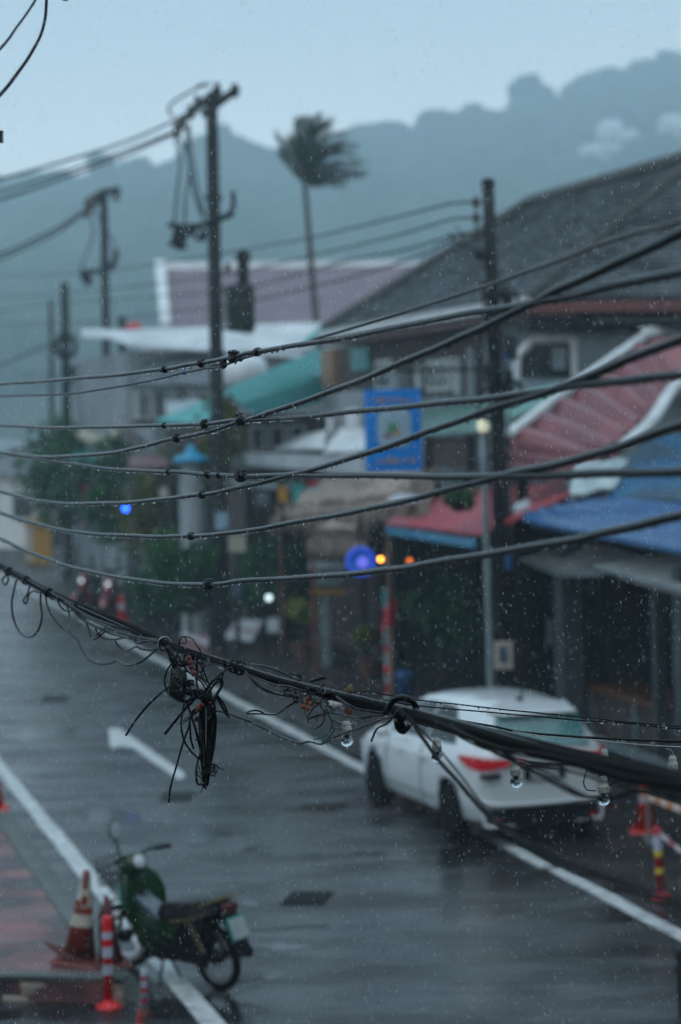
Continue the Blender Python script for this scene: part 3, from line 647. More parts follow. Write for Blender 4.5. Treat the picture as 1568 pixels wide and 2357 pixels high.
for x, y, h in ((408,528,38),(424,532,42),(447,515,28),(470,530,24)):
    b = MB(); p = at(x, y, 50); q = at(x-8, y+h, 50); b.tube([p,q], .085, 7, 1); b.lathe([(.13,0),(.13,.08)], q, 8); b.build('fuse_cutout', 'dark', t1)
b = MB(); ct = at(560, 590, 49.5); 
for x0, x1, y0, y1, r in ((548,572,588,660,.13),):
    p = at(560, 588, 49.5); q = at(560, 660, 49.5); b.tube([q, p], r, 10, 1); b.lathe([(.16,0),(.17,.12),(.10,.2)], p-EZ*.1, 10)
b.build('bushing', 'dark', t1)
b = MB(); p = at(556, 762, 49.5); q = at(556, 655, 49.5); b.lathe([(.26,0),(.30,.03),(.30,(q-p).length-.05),(.24,(q-p).length)], p, 14); b.build('transformer_tank', 'concrete', t1, smooth=False)
b = MB(); p = at(526, 742, 49.8); q = at(526, 665, 49.8); b.tube([p,q], .10, 8, 1); b.tube([at(500,662,50), at(585,660,49.5)], .05, 5, 1); b.tube([at(500,752,50), at(580,765,49.5)], .05, 5, 1); b.build('bracket', 'galv', t1)
b = MB(); b.tube([at(524,628,49.8), at(524,606,49.8)], .07, 6, 1); b.build('bushing', 'insul', t1)
for pts in ([(405,310),(428,345),(436,400),(428,450),(425,515)], [(400,312),(415,370),(408,440),(402,515)], [(436,285),(440,340),(452,420),(470,500)], [(430,290),(432,360),(446,440),(455,470),(470,505)], [(470,195),(430,215),(395,238),(388,255),(400,268)]):
    b = MB(); b.tube([at(x,y,50.4) for x,y in pts], .028, 5, 5); b.build('jumper_wire', 'dark', t1)
b = MB(); b.tube([at(480,193,50), at(455,198,50.4)], .05, 6, 1); b.build('earth_bracket', 'galv', t1)
# P2
t2, b2, p2 = pole('utility_pole', 'slim concrete pole with a short crossarm, second tallest on the left', 239, 440, 248, 74, .15, .12)
b = MB(); b.tube([at(272,436,73), at(240,442,74), at(200,464,75.5)], .11, 6, 1); b.build('crossarm', 'dark', t2)
for x, y in ((266,440),(225,450),(212,460),(205,470),(198,480)): insulator(t2, at(x,y,74.5)-EZ*.3, 1.7)
b = MB(); b.tube([at(185,628,74), at(240,622,74), at(262,608,74), at(268,575,74)], .10, 6, 3); b.build('crossarm', 'dark', t2)
b = MB(); b.tube([at(192,625,74), at(206,655,74)], .17, 7, 1); b.build('fuse_cutout', 'dark', t2)
for pts in ([(205,485),(215,530),(205,570),(185,620)], [(215,480),(240,520),(262,560),(262,600)]):
    b = MB(); b.tube([at(x,y,74) for x,y in pts], .05, 5, 4); b.build('jumper_wire', 'galv', t2)
# P3, P4, small ones
t3, b3, p3 = pole('utility_pole', 'short dark pole with a coiled cable loop, left of the slim one', 149, 650, 157, 75, .17, .13)
b = MB(); ctr = at(152, 797, 74.6)
for k in range(3): b.tube([ctr + Vector((math.cos(a)*(.27+.04*k), -.05*k, math.sin(a)*(.33+.04*k))) for a in [i*.5236 for i in range(13)]], .055, 5, 2)
b.build('cable_coil', 'cable', t3)
b = MB(); b.box(at(156,862,74.7), (.36,.3,.5)); b.build('junction_box', 'dark', t3)
b = MB(); b.box(at(160,1000,74.6), (.28,.3,.34)); b.build('junction_box', 'dark', t3)
t4, b4, p4 = pole('utility_pole', 'faintest misty pole furthest to the left', 117, 690, 122, 105, .13, .10)
t6, b6, p6 = pole('utility_pole', 'short dark pole top showing above the white roof', 281, 728, 286, 80, .16, .14)
# P5 near right pole
t5, b5, p5 = pole('utility_pole', 'nearest concrete pole on the right crowded with cables and boxes', 1124, 432, 1150, 32.5, .14, .085)
b = MB(); b.lathe([(.095,0),(.095,.10),(.06,.13)], p5, 10); b.build('pole_cap', 'dark', t5)
for y in (466, 502, 540):
    a = at(1096, y, 32.4); b = MB(); b.lathe([(.02,-.07),(.05,-.06),(.05,-.02),(.035,0),(.05,.02),(.05,.06),(.02,.07)], a, 10); b.build('insulator', 'insul', t5, smooth=True)
    b = MB(); b.tube([at(1120,y,32.5), a], .014, 5, 1); b.build('insulator_pin', 'dark', t5)
    b = MB(); b.tube([a, at(1070,y-1,32.6), at(1040,y+2,33.2)], .017, 5, 2); b.build('strain_clamp', 'dark', t5)
b = MB(); b.tube([at(1096,452,32.45), at(1096,556,32.45)], .012, 5, 1); b.build('rack', 'dark', t5)
b = MB(); b.hexa([at(1090,575,32.3), at(1112,575,32.3), at(1112,575,32.7), at(1090,575,32.7), at(1096,598,32.3) , at(1120,600,32.3), at(1120,600,32.7), at(1096,598,32.7)][4:]+[at(1090,575,32.3), at(1112,575,32.3), at(1112,575,32.7), at(1090,575,32.7)]); b.build('bracket', 'dark', t5)
b = MB(); b.tube([at(1035,535,33), at(1060,560,32.7), at(1115,590,32.5)], .014, 5, 3); b.tube([at(1050,520,33), at(1062,548,32.8), at(1042,560,33)], .012, 5, 3); b.build('jumper_wire', 'dark', t5)
random.seed(2)
for x, y, wx, hy, m in ((1168,700,26,44,'dark'),(1178,800,24,56,'concrete'),(1128,860,22,40,'dark'),(1172,880,20,50,'dark'),(1148,960,30,50,'dark'),(1170,1290,16,40,'blue_bin'),(1168,820,10,22,'blue_bin')):
    b = MB(); p = at(x, y, 32.3); b.box(p, (wx/161, .14, hy/161)); b.box(p-EZ*.01-Vector((0,.08,0)), (wx/190, .03, hy/190)); b.build('junction_box', m, t5)
for k in range(9):
    x0 = random.uniform(-.16,.18); b = MB(); pp = []
    for i in range(9):
        q = p5.lerp(b5, .16+.09*i); pp.append(q + Vector((x0*.9+random.uniform(-.05,.05), -.15+random.uniform(-.03,.03), 0)))
    b.tube(pp, .018, 5, 4); b.build('riser_cable', 'cable', t5)
for cx, cy, rx in ((1170,700,.13),(1128,930,.15),(1180,905,.12)):
    b = MB(); c = at(cx, cy, 32.2)
    for q in range(3): b.tube([c + Vector((math.cos(a)*(rx+.015*q), -.02*q, math.sin(a)*(rx*1.4+.015*q))) for a in [i*.5236 for i in range(13)]], .012, 5, 2)
    b.build('cable_coil', 'cable', t5)
po = at(1159, 1508, 32.33); b = MB(); b.box(po, (42/161, .04, 64/161)); b.build('poster', 'cone_white', t5)
b = MB(); b.box(po - Vector((0,.024,-.01)), (22/161, .01, 38/161)); b.build('poster_print', 'greyblue', t5)
# slim street lamp
sb = vbase(1126, 10.45); st_top = at(1112, 985, sb.y)
sl_t = thing('street_lamp', 'slim grey lamp post with a small pale yellow lit head beside the concrete pole', 'street lamp', sb)
b = MB(); b.tube([sb, sb.lerp(st_top,.5), st_top], lambda q: .066-.02*q, 12, 4); b.lathe([(.12,0),(.12,.03),(.07,.05)], sb, 12); b.build('shaft', 'galv', sl_t, smooth=True)
b = MB(); hp = at(1112, 978, sb.y-.05); b.lathe([(.055,0),(.078,.03),(.078,.15),(.05,.19)], hp-EZ*.1, 12); b.build('lamp_head', 'em_warm', sl_t, smooth=True)
b = MB(); b.lathe([(.095,0),(.085,.03),(.02,.05)], hp+EZ*.095, 12); b.build('cap', 'dark', sl_t)

# ------------------------------------------------------------------ background wires
def wire(name, label, cat, pts, r, m='dark', group=None, sub=8, sides=6):
    b = MB(); b.tube([at(*p) for p in pts], r, sides, sub); return tag(b.build(name, m, smooth=True), label, cat, group)
GW = 'background power lines strung from pole to pole'
wire('power_line', 'uppermost thick line leaving the tall transformer pole to the left', 'power line', [(500,215,50),(425,265,49.5),(300,322,48),(150,370,46),(0,412,44),(-200,465,42)], .030, group=GW)
wire('power_line', 'middle thick line leaving the tall transformer pole to the left', 'power line', [(408,300,51),(300,342,49.5),(150,395,47),(0,441,45),(-200,490,43)], .026, group=GW)
wire('power_line', 'lowest thick line leaving the tall transformer pole to the left', 'power line', [(410,304,52),(300,352,50.5),(150,408,48),(0,459,46),(-200,512,44)], .030, group=GW)
wire('power_line', 'line from the slim pole crossarm down to the left picture edge', 'power line', [(205,478,75),(140,520,73),(70,555,71),(0,585,69),(-200,650,66)], .040, group=GW)
wire('power_line', 'lower line from the slim pole crossarm down to the left picture edge', 'power line', [(200,485,75.5),(140,530,73.5),(70,566,71.5),(0,597,69.5),(-200,665,66)], .034, group=GW)
wire('power_line', 'top line from the nearest right pole sagging to the far left', 'power line', [(1040,467,33.2),(900,503,36),(700,550,42),(500,585,50),(380,605,57),(250,622,66),(120,632,74),(0,635,80),(-200,632,90)], .017, group=GW)
wire('power_line', 'second line from the nearest right pole sagging to the far left', 'power line', [(1040,504,33.2),(900,545,36),(700,592,42),(500,635,50),(250,665,66),(120,678,74),(0,683,80),(-200,680,90)], .017, group=GW)
wire('power_line', 'third line from the nearest right pole sagging to the far left', 'power line', [(1040,542,33.2),(930,575,35),(800,600,38.5),(600,655,45),(500,672,50),(250,690,66),(120,700,74),(0,716,80),(-200,745,90)], .017, group=GW)
wire('power_line', 'lowest line from the nearest right pole passing below the tall pole bracket', 'power line', [(1070,535,32.8),(960,590,34.5),(800,640,38.5),(600,688,45),(500,706,50),(380,720,57),(250,738,66),(120,745,74),(0,748,80),(-200,750,90)], .017, group=GW)
wire('power_line', 'thin slack line at the far left below the misty pole', 'power line', [(118,792,100),(60,815,98),(0,840,96),(-200,900,90)], .04, group=GW)
wire('power_line', 'thin dark line rising to the short pole just above the blurred canopy', 'power line', [(158,998,75),(80,1022,68),(0,1047,62),(-200,1100,55)], .045, group=GW)
wire('power_line', 'thin line running right from the nearest pole across the roof', 'power line', [(1135,500,32.6),(1250,506,33),(1400,512,34),(1700,520,36)], .006, group=GW)

# ================================================================== BUILDINGS
def win(t, x0, y0, x1, y1, u, m='screen_dark', fm='white_fascia', depth=.06, vside=None):
    f = MB(); g_ = MB()
    if vside is None:
        a, c = PU(x0,y0,u), PU(x1,y1,u); v0,v1,z0,z1 = V(a),V(c),min(a.z,c.z),max(a.z,c.z); e_=.07
        f.rbox(u-depth,u+.02,v0-e_,v0,z0-e_,z1+e_); f.rbox(u-depth,u+.02,v1,v1+e_,z0-e_,z1+e_); f.rbox(u-depth,u+.02,v0,v1,z1,z1+e_); f.rbox(u-depth,u+.02,v0,v1,z0-e_,z0)
        fr = f.build('window', fm, t); g_.rbox(u-depth*.4,u+.02,v0,v1,z0,z1); g_.build('pane', m, fr, rem=1)
    else:
        v = vside; a, c = PV(x0,y0,v), PV(x1,y1,v); u0,u1 = min(U(a),U(c)),max(U(a),U(c)); z0,z1=min(a.z,c.z),max(a.z,c.z); e_=.07
        f.rbox(u0-e_,u0,v-depth,v+.02,z0-e_,z1+e_); f.rbox(u1,u1+e_,v-depth,v+.02,z0-e_,z1+e_); f.rbox(u0,u1,v-depth,v+.02,z1,z1+e_); f.rbox(u0,u1,v-depth,v+.02,z0-e_,z0)
        fr = f.build('window', fm, t); g_.rbox(u0,u1,v-depth*.4,v+.02,z0,z1); g_.build('pane', m, fr)

# --- A: building with the mauve roof, far
uA = 82.0
tA = thing('building', 'far pale building under a broad mauve tiled roof edged in white', 'building', uv(uA, V(PU(700,900,uA)), 0))
a, c = PU(395,745,uA), PU(1080,745,uA)
b = MB(); b.rbox(uA+.3, uA+9, V(a)+.3, V(c), 0, a.z); b.build('wall', 'pale_wall', tA)
p = [PU(385,752,uA), PU(1060,752,uA), PU(1080,600,uA+4.5), PU(372,612,uA+4.5)]
b = MB(); b.slab(p, .15); b.build('roof', 'purple_roof', tA)
b = MB(); tr = [PU(366,618,uA+4.4), PU(1080,598,uA+4.4)]; b.rbox(uA+4.2, uA+4.9, V(tr[0]), V(tr[1]), tr[0].z-.12, tr[0].z+.24); b.build('ridge_cap', 'white_roof', tA)
b = MB(); q0, q1 = PU(386,750,uA), PU(374,612,uA+4.5); b.hexa([q0-EV*.3-EU*.1, q0+EV*.1-EU*.1, q1+EV*.1, q1-EV*.3, q0-EV*.3-EU*.1+EZ*.25, q0+EV*.1-EU*.1+EZ*.25, q1+EV*.1+EZ*.25, q1-EV*.3+EZ*.25]); b.build('verge', 'white_roof', tA)
for x in (420, 470, 620, 680): win(tA, x, 775, x+28, 830, uA+.3)

# --- B: white sheet roof, middle distance
uB = 64.0
tB = thing('building', 'grey building under a wide bright white sheet roof behind the transformer pole', 'building', uv(uB, V(PU(500,900,uB)), 0))
a, c = PU(190,800,uB), PU(765,800,uB)
b = MB(); b.rbox(uB+.6, uB+11, V(PU(300,800,uB)), V(c), 0, a.z-.1); b.build('wall', 'grey_wall', tB)
b = MB(); b.corr(PU(295,792,uB), PU(215,762,uB+5.5), PU(765,740,uB+5.5), PU(690,822,uB), 44, .035); b.build('roof', 'white_roof', tB)
b = MB(); b.corr(PU(192,775,uB+3), PU(186,757,uB+6), PU(250,757,uB+6), PU(256,778,uB+3), 8, .03); b.build('porch_roof', 'white_roof', tB)
b = MB(); a = PU(330,880,uB-1.6); b.slab([PU(300,885,uB-2.2), PU(500,885,uB-2.2), PU(480,815,uB+.5), PU(335,828,uB+.5)], .12); b.build('porch_roof', 'tile', tB)
for x, w_ in ((305,14),(345,12),(380,26),(430,20),(470,14)):
    b = MB(); b.rboxu(x, 890, x+w_, 985, uB+.55, -.12); b.build('pillar', 'pale_wall', tB)
for x in (310, 325, 360, 385, 412, 452): win(tB, x, 905, x+12, 960, uB+.6)
for x in (318, 352, 395, 440): win(tB, x, 1020, x+22, 1065, uB+.6)
b = MB(); b.rboxu(305, 968, 480, 974, uB-.2, -.1); b.build('balcony_rail', 'dark', tB)
b = MB(); b.rboxu(300, 985, 480, 1010, uB+.5, -1.0); b.build('balcony', 'brown_wall', tB)
tag((lambda o: o)(MB().tube([PU(292,752,uB+4),PU(322,750,uB+4)], .10, 6, 1).build('roof_banner', 'cone_bright')), 'small red banner above the left end of the bright white roof', 'banner')
tk = thing('water_tank', 'pale rooftop water tank beside the teal roof', 'water tank', PU(560,885,uB-6))
b = MB(); b.lathe([(.5,0),(.62,.05),(.62,.55),(.5,.7),(.15,.78)], PU(560,885,uB-6), 16); b.build('tank', 'white_roof', tk, smooth=True)
b = MB(); b.lathe([(.2,0),(.2,.1)], PU(560,885,uB-6)+EZ*.76, 12); b.build('lid', 'galv', tk)
b = MB()
for dx in (-.4,.4):
    for dy in (-.3,.3): q = PU(560,885,uB-6)+Vector((dx,dy,0)); b.tube([Vector((q.x,q.y,0)), q], .05, 5, 1)
b.build('stand', 'galv', tk)

# --- C: teal sheet roof
uC = 49.0
tC = thing('building', 'low building under the teal sheet roof in the middle distance', 'building', uv(uC+2, V(PU(640,950,uC)), 0))
b = MB(); b.corr(PU(522,895,uC+3.0), PU(738,802,uC+6.5), PU(757,866,uC+4.0), PU(560,938,uC-.5), 16, .03); b.build('roof', 'teal_roof', tC)
b = MB(); b.corr(PU(560,930,uC-.4), PU(757,862,uC+4.0), PU(740,925,uC+2.0), PU(590,950,uC-1.2), 14, .03); b.build('roof', 'teal_roof', tC)
b = MB(); b.slab([PU(355,968,uC+7), PU(470,975,uC+5), PU(525,900,uC+7), PU(440,935,uC+9)], .06); b.build('awning', 'teal_roof', tC)
b = MB(); b.slab([PU(690,795,uC+9), PU(742,745,uC+10), PU(748,760,uC+10), PU(712,796,uC+9)], .06); b.build('verge', 'teal_roof', tC)
a, c = PU(560,945,uC+3), PU(740,945,uC+3)
b = MB(); b.rbox(uC+3, uC+12, V(a), V(c), 0, a.z-.1); b.build('wall', 'brown_wall', tC)
a, c = PU(360,985,uC+9), PU(520,985,uC+9)
b = MB(); b.rbox(uC+9.5, uC+12.5, V(a), V(c), 0, a.z); b.build('wall', 'grey_wall', tC)
for x in (580, 625, 672): win(tC, x, 985, x+26, 1030, uC+3)

# --- dark shop rows along the pavement (street side, v ~ 13)
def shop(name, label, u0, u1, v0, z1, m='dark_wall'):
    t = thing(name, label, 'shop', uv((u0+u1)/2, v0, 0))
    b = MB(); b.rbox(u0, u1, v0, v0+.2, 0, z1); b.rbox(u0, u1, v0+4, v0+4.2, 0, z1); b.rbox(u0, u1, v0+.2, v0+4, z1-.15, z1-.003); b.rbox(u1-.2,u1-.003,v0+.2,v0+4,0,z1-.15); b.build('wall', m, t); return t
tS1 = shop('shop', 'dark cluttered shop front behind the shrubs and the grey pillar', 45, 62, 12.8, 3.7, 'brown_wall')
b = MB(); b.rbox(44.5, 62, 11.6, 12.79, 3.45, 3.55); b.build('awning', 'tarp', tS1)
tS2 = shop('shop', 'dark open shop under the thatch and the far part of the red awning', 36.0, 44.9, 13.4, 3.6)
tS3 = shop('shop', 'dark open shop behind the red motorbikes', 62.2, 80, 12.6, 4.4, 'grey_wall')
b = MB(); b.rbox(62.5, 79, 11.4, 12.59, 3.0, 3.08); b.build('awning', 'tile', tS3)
random.seed(9)
for k in range(6):
    b = MB(); u_ = 63.5+k*2.6; b.rbox(u_, u_+1.6, 12.52, 12.59, .4, 2.5); b.build('door_panel', random.choice(['screen_dark','brown_wall','pale_wall']), tS3)
# hanging goods, boards and pictures by the shops
def board(name, label, cat, x0, y0, x1, y1, u, m, th=.05, post=None, fm='dark', group=None):
    a, c = PU(x0,y0,u), PU(x1,y1,u); t = thing(name, label, cat, Vector(((a.x+c.x)/2, (a.y+c.y)/2, 0 if post else min(a.z,c.z))), 0, group)
    b = MB(); b.rboxu(x0,y0,x1,y1,u,th); b.build('panel', m, t)
    b = MB(); v0,v1,z0,z1 = V(a),V(c),min(a.z,c.z),max(a.z,c.z); e_=.025
    b.rbox(u-.01,u+th+.01,v0-e_,v0,z0-e_,z1+e_); b.rbox(u-.01,u+th+.01,v1,v1+e_,z0-e_,z1+e_); b.rbox(u-.01,u+th+.01,v0,v1,z1,z1+e_); b.rbox(u-.01,u+th+.01,v0,v1,z0-e_,z0)
    if post:
        vm = (v0+v1)/2; b.rbox(u+.01, u+.05, vm-.03, vm+.03, 0, z0-e_)
    b.build('frame', fm, t); return t
GB = 'small boards and cloths hung along the shop fronts'
board('hanging_sign', 'square cream board hanging low among the shrubs', 'sign', 525,1232,566,1270, 47.5, 'cream', post=True, group=GB)
board('hanging_sign', 'small pale blue board right of the grey pillar', 'sign', 494,1178,526,1218, 47.0, 'sign_pale', post=True, group=GB)
board('hanging_cloth', 'mustard cloth hanging above the thatch, left of the teal one', 'cloth', 640,1118,662,1155, 46, 'refl_y' if False else 'yellow_box', post=True, group=GB)
board('hanging_cloth', 'teal cloth hanging above the thatch', 'cloth', 672,1112,702,1162, 46, 'teal_roof', post=True, group=GB)
board('hanging_cloth', 'crimson cloth hanging above the thatch, right of the teal one', 'cloth', 708,1105,728,1140, 46, 'post_dark', post=True, group=GB)
board('hanging_cloth', 'grey blue cloth hanging left of the thatch', 'cloth', 588,1130,622,1165, 46.5, 'greyblue', post=True, group=GB)
board('hanging_sign', 'small yellow board at the top of the shop row left of the pillar', 'sign', 366,1122,388,1148, 55, 'cream', post=True, group=GB)
board('hanging_sign', 'pale grey board left of the grey pillar', 'sign', 285,1110,345,1162, 60, 'grey_wall', post=True, group=GB)
board('menu_board', 'small grey board low in the shrubs near the white lamp', 'sign', 532,1335,556,1375, 47, 'greyblue', post=True, group=GB)

# --- grey pillar with blue cap
pg = gnd(452, 1475); tP = thing('lantern_pillar', 'grey round pillar topped with a bright blue enamel shade', 'pillar', pg)
ztop = at(455, 1062, pg.y).z
b = MB(); b.lathe([(.36,0),(.36,.15),(.31,.2),(.30,ztop-.5),(.25,ztop-.3),(.25,ztop)], pg, 18); b.build('shaft', 'grey_wall', tP, smooth=True)
b = MB(); b.lathe([(.42,ztop-.01),(.44,ztop+.05),(.38,ztop+.10),(.20,ztop+.17),(.12,ztop+.22),(.10,ztop+.34),(.03,ztop+.38)], pg, 18); b.build('shade', 'cyan', tP, smooth=True)

# --- E: large building under the dark tiled roof (street eave at v 13)
vE, uK = 13.0, 35.9; zE = 6.9; vR = 18.0; zR = 9.75
uFar = U(PV(745,760,vE))
tE = thing('building', 'large building under the dark hipped tile roof on the right', 'building', uv((uK+uFar)/2, 17, 0))
Kp = uv(uK, vE, zE); Ap = uv(uFar, vE, zE); Np = uv(uK+4.5, vR, zR); Bp = uv(uFar+.3, vR, zR)
K2 = uv(uK, 2*vR-vE, zE); A2 = uv(uFar, 2*vR-vE, zE)
def roof_mesh(quad, rows, cols, lift=.045):     # overlapping tile courses as small steps
    A, B, Cc, D_ = quad; b = MB(); nrm = (B-A).cross(D_-A).normalized()
    if nrm.z < 0: nrm = -nrm
    for r in range(rows):
        t0, t1 = r/rows, (r+1.06)/rows
        p0, p1, p2_, p3_ = A.lerp(D_,t0), B.lerp(Cc,t0), B.lerp(Cc,min(1,t1)), A.lerp(D_,min(1,t1))
        for k in range(cols):
            s0, s1 = k/cols, (k+.93)/cols; j = random.uniform(-.012,.012)
            q = [p0.lerp(p1,s0)+nrm*(lift+j), p0.lerp(p1,s1)+nrm*(lift+j), p3_.lerp(p2_,s1)+nrm*(.004+j), p3_.lerp(p2_,s0)+nrm*(.004+j)]
            b.add(q+[x-nrm*.03 for x in q], [(0,1,2,3),(7,6,5,4),(0,4,5,1),(1,5,6,2),(2,6,7,3),(3,7,4,0)])
    return b
random.seed(4)
b = roof_mesh((Kp, Ap, Bp, Np), 30, 60); b.slab([Kp, Np, Bp, Ap], .12); b.build('roof', 'tile', tE)
b = roof_mesh((Kp, K2, Np+EV*.01, Np), 30, 40); b.slab([Kp, K2, Np], .12); b.build('roof', 'tile', tE)
b = MB(); b.slab([K2, A2, Bp, Np], .12); b.slab([A2, Ap, Bp], .1); b.build('roof', 'tile', tE)
b = MB(); n = 34
for k in range(n):      # raised ridge tiles on the hip
    p = Kp.lerp(Np, (k+.5)/n) + EZ*.10; b.lathe([(.05,-.06),(.085+.02*(k%2),-.02),(.05,.06)], p - EZ*.04, 8, M4=(Np-Kp).to_track_quat('Z','Y').to_matrix())
b.build('hip_tiles', 'ridge_tile', tE)
b = MB(); n = 40
for k in range(n):
    p = Ap.lerp(Bp, (k+.5)/n) + EZ*.10; b.lathe([(.10,-.09),(.13,-.02),(.09,.09)], p, 8, M4=(Bp-Ap).to_track_quat('Z','Y').to_matrix())
for k in range(n):
    p = Np.lerp(Bp, (k+.5)/n) + EZ*.10; b.lathe([(.11,-.18),(.15,-.04),(.11,.18)], p, 8, M4=(Bp-Np).to_track_quat('Z','Y').to_matrix())
b.build('ridge_tiles', 'ridge_tile', tE)
b = MB(); b.rbox(uK-.02, uK+.10, vE-.1, 23, zE-.24, zE-.05); b.build('fascia', 'fascia_red', tE)
b = MB(); b.rbox(uK+.12, uFar, vE-.16, vE-.02, zE-.16, zE+.03); b.build('gutter', 'white_fascia', tE)
b = MB(); b.rbox(uK+.12, uFar, vE-.01, vE+.78, zE-.30, zE-.18); b.build('soffit', 'fascia_red', tE)
b = MB(); b.rbox(uK+.7, uFar-.4, vE+.8, 23, 0, zE-.31); b.build('wall', 'bluegrey', tE)
b = MB(); b.rbox(uK+.103, uK+.69, vE+.8, 23, zE-.5, zE-.40); b.build('soffit', 'dark_wall', tE)
# street side of E: brown upper floor, columns, windows
vw = vE+.78
b = MB(); b.rboxv(742, 805, 1112, 905, vw, -.05); b.build('upper_wall', 'brown_wall', tE)
b = MB(); b.rboxv(735, 905, 845, 1000, vw, -.08); b.build('lower_wall', 'pale_wall', tE)
b = MB(); b.rboxv(758, 808, 786, 890, vw, -.22); b.build('column', 'beige', tE)
for x0, x1, y0, y1, m in ((820,860,800,850,'teal_roof'),(968,982,842,892,'pale_wall'),(1056,1072,822,905,'pale_wall'),(1088,1106,800,910,'grey_wall'),(915,950,860,905,'bluegrey')):
    b = MB(); b.rboxv(x0, y0, x1, y1, vw, -.13); b.build('shutter', m, tE)
for x0, x1 in ((870,905),(990,1040)): win(tE, x0, 838, x1, 890, None, vside=vw-.06)
# octagonal window and recess on the cross face
uF = uK+.7
b = MB(); a = [PU(x,y,uF) for x,y in ((1188,872),(1190,818),(1225,782),(1318,778),(1322,868))]
for i in range(4): b.tube([a[i]-EU*.03, a[i+1]-EU*.03], .07, 6, 1)
wf = b.build('window', 'white_fascia', tE)
b = MB(); b.extr([p-EU*.02 for p in (a[4],a[3],a[2],a[1],a[0])], EU*.03); b.build('pane', 'screen_dark', wf)
b = MB(); b.rboxu(1270, 800, 1302, 850, uF-.03, -.02); b.build('curtain', 'bluegrey', wf)
b = MB(); b.rboxu(1192, 722, 1345, 765, uF, -.5); b.build('dark_recess', 'dark', tE)  # solid dark box put in for the shade of the recess under the eave
# pale green lean-to roofs
tG = thing('lean_to', 'pale green lean-to roof between the blue sign and the red sheet roof', 'lean-to roof', uv(35.5, 12.6, 0))
b = MB(); b.corr(PV(975,945,13.7), PV(975,1000,12.2), PV(1180,985,12.2), PV(1180,905,13.7), 18, .025, along=0); b.build('roof', 'green_roof', tG)
b = MB(); b.corr(PU(1150,912,34.6), PU(1150,975,33.4), PU(1262,925,33.4), PU(1292,878,34.6), 8, .025, along=0); b.build('roof', 'green_roof', tG)
for x in (985, 1080): b = MB(); q = PV(x,1000,12.3); b.tube([Vector((q.x,q.y,0)), q], .06, 6, 1); b.build('post', 'dark', tG)
b = MB(); b.rboxv(975, 1005, 1085, 1080, 12.4, .1); b.build('panel', 'brown_wall', tG)
# white two-tier little roofs and long pale beam
tH = thing('white_canopy', 'white two-tier flared canopy left of the blue sign', 'canopy', PV(760,1178,12.2)*1)
tH.location.z = 0
b = MB(); b.slab([PV(742,1040,12.0), PV(842,1036,12.0), PV(838,985,12.9), PV(785,985,12.9)], .06); b.slab([PV(630,1032,12.0), PV(745,1030,12.0), PV(752,990,12.9), PV(690,1000,12.9)], .06); b.build('roof', 'white_roof', tH)
b = MB(); b.rboxv(795, 940, 812, 990, 12.8, .15); b.build('finial', 'white_roof', tH)
b = MB(); b.rboxv(752, 960, 760, 995, 12.8, .1); b.build('finial', 'white_roof', tH)
for x in (650, 735, 830): b = MB(); q = PV(x,1036,12.05); b.tube([Vector((q.x,q.y,0)), q-EZ*.07], .05, 6, 1); b.build('post', 'dark', tH)
b = MB(); q0, q1 = PV(520,1048,11.4), PV(838,1076,11.4)
b.rbox(U(q1), U(q0), 11.35, 11.5, (q0.z+q1.z)/2-.16, (q0.z+q1.z)/2+.14)
bm = tag(b.build('canopy_beam', 'pale_wall'), 'long pale horizontal beam running towards the blue sign', 'beam')
# --- blue picture sign
xs, uS = 906, U(PV(906,990,11.0))
tgS = thing('hanging_signboard', 'tall bright blue signboard with a pale picture and tan lettering', 'sign', PU(906,1085,uS))
b = MB(); b.rboxu(841,897,972,1084,uS,.10); b.build('panel', 'sign_blue', tgS)
b = MB(); 
pts = [(868,1012),(868,955),(882,938),(930,938),(946,955),(946,1012),(935,1028),(880,1028)]
b.extr([PU(x,y,uS)-EU*.004 for x,y in pts], EU*-.01); b.build('picture', 'sign_pale', tgS)
for cx, cy, rx, ry, m in ((905,985,17,12,'sign_green'),(913,995,8,9,'sign_orange'),(893,1002,10,6,'sign_brown')):
    b = MB(); b.extr([PU(cx+rx*math.cos(a_*.52)*random.uniform(.7,1.1), cy+ry*math.sin(a_*.52), uS)-EU*.016 for a_ in range(12)], EU*-.008); b.build('picture_shape', m, tgS)
def squiggle(x0, x1, y, u, h, seed):
    rs = random.Random(seed); b = MB(); x = x0
    while x < x1:
        w_ = rs.uniform(5,10); P = [PU(x+w_*q, y+rs.uniform(-h,h), u)-EU*.012 for q in (0,.3,.6,.95)]
        b.tube(P, .013, 5, 3); x += w_+rs.uniform(1,4)
    return b
squiggle(862, 952, 922, uS, 6, 1).build('lettering', 'sign_orange', tgS)
squiggle(866, 955, 1060, uS, 6, 5).build('lettering', 'sign_orange', tgS)
b = MB(); q = PU(930,900,uS); b.tube([q+EU*.05, q+EZ*.35+EU*.05, q+EV*1.6+EZ*.35+EU*.05], .03, 6, 1); b.build('bracket', 'dark', tgS)
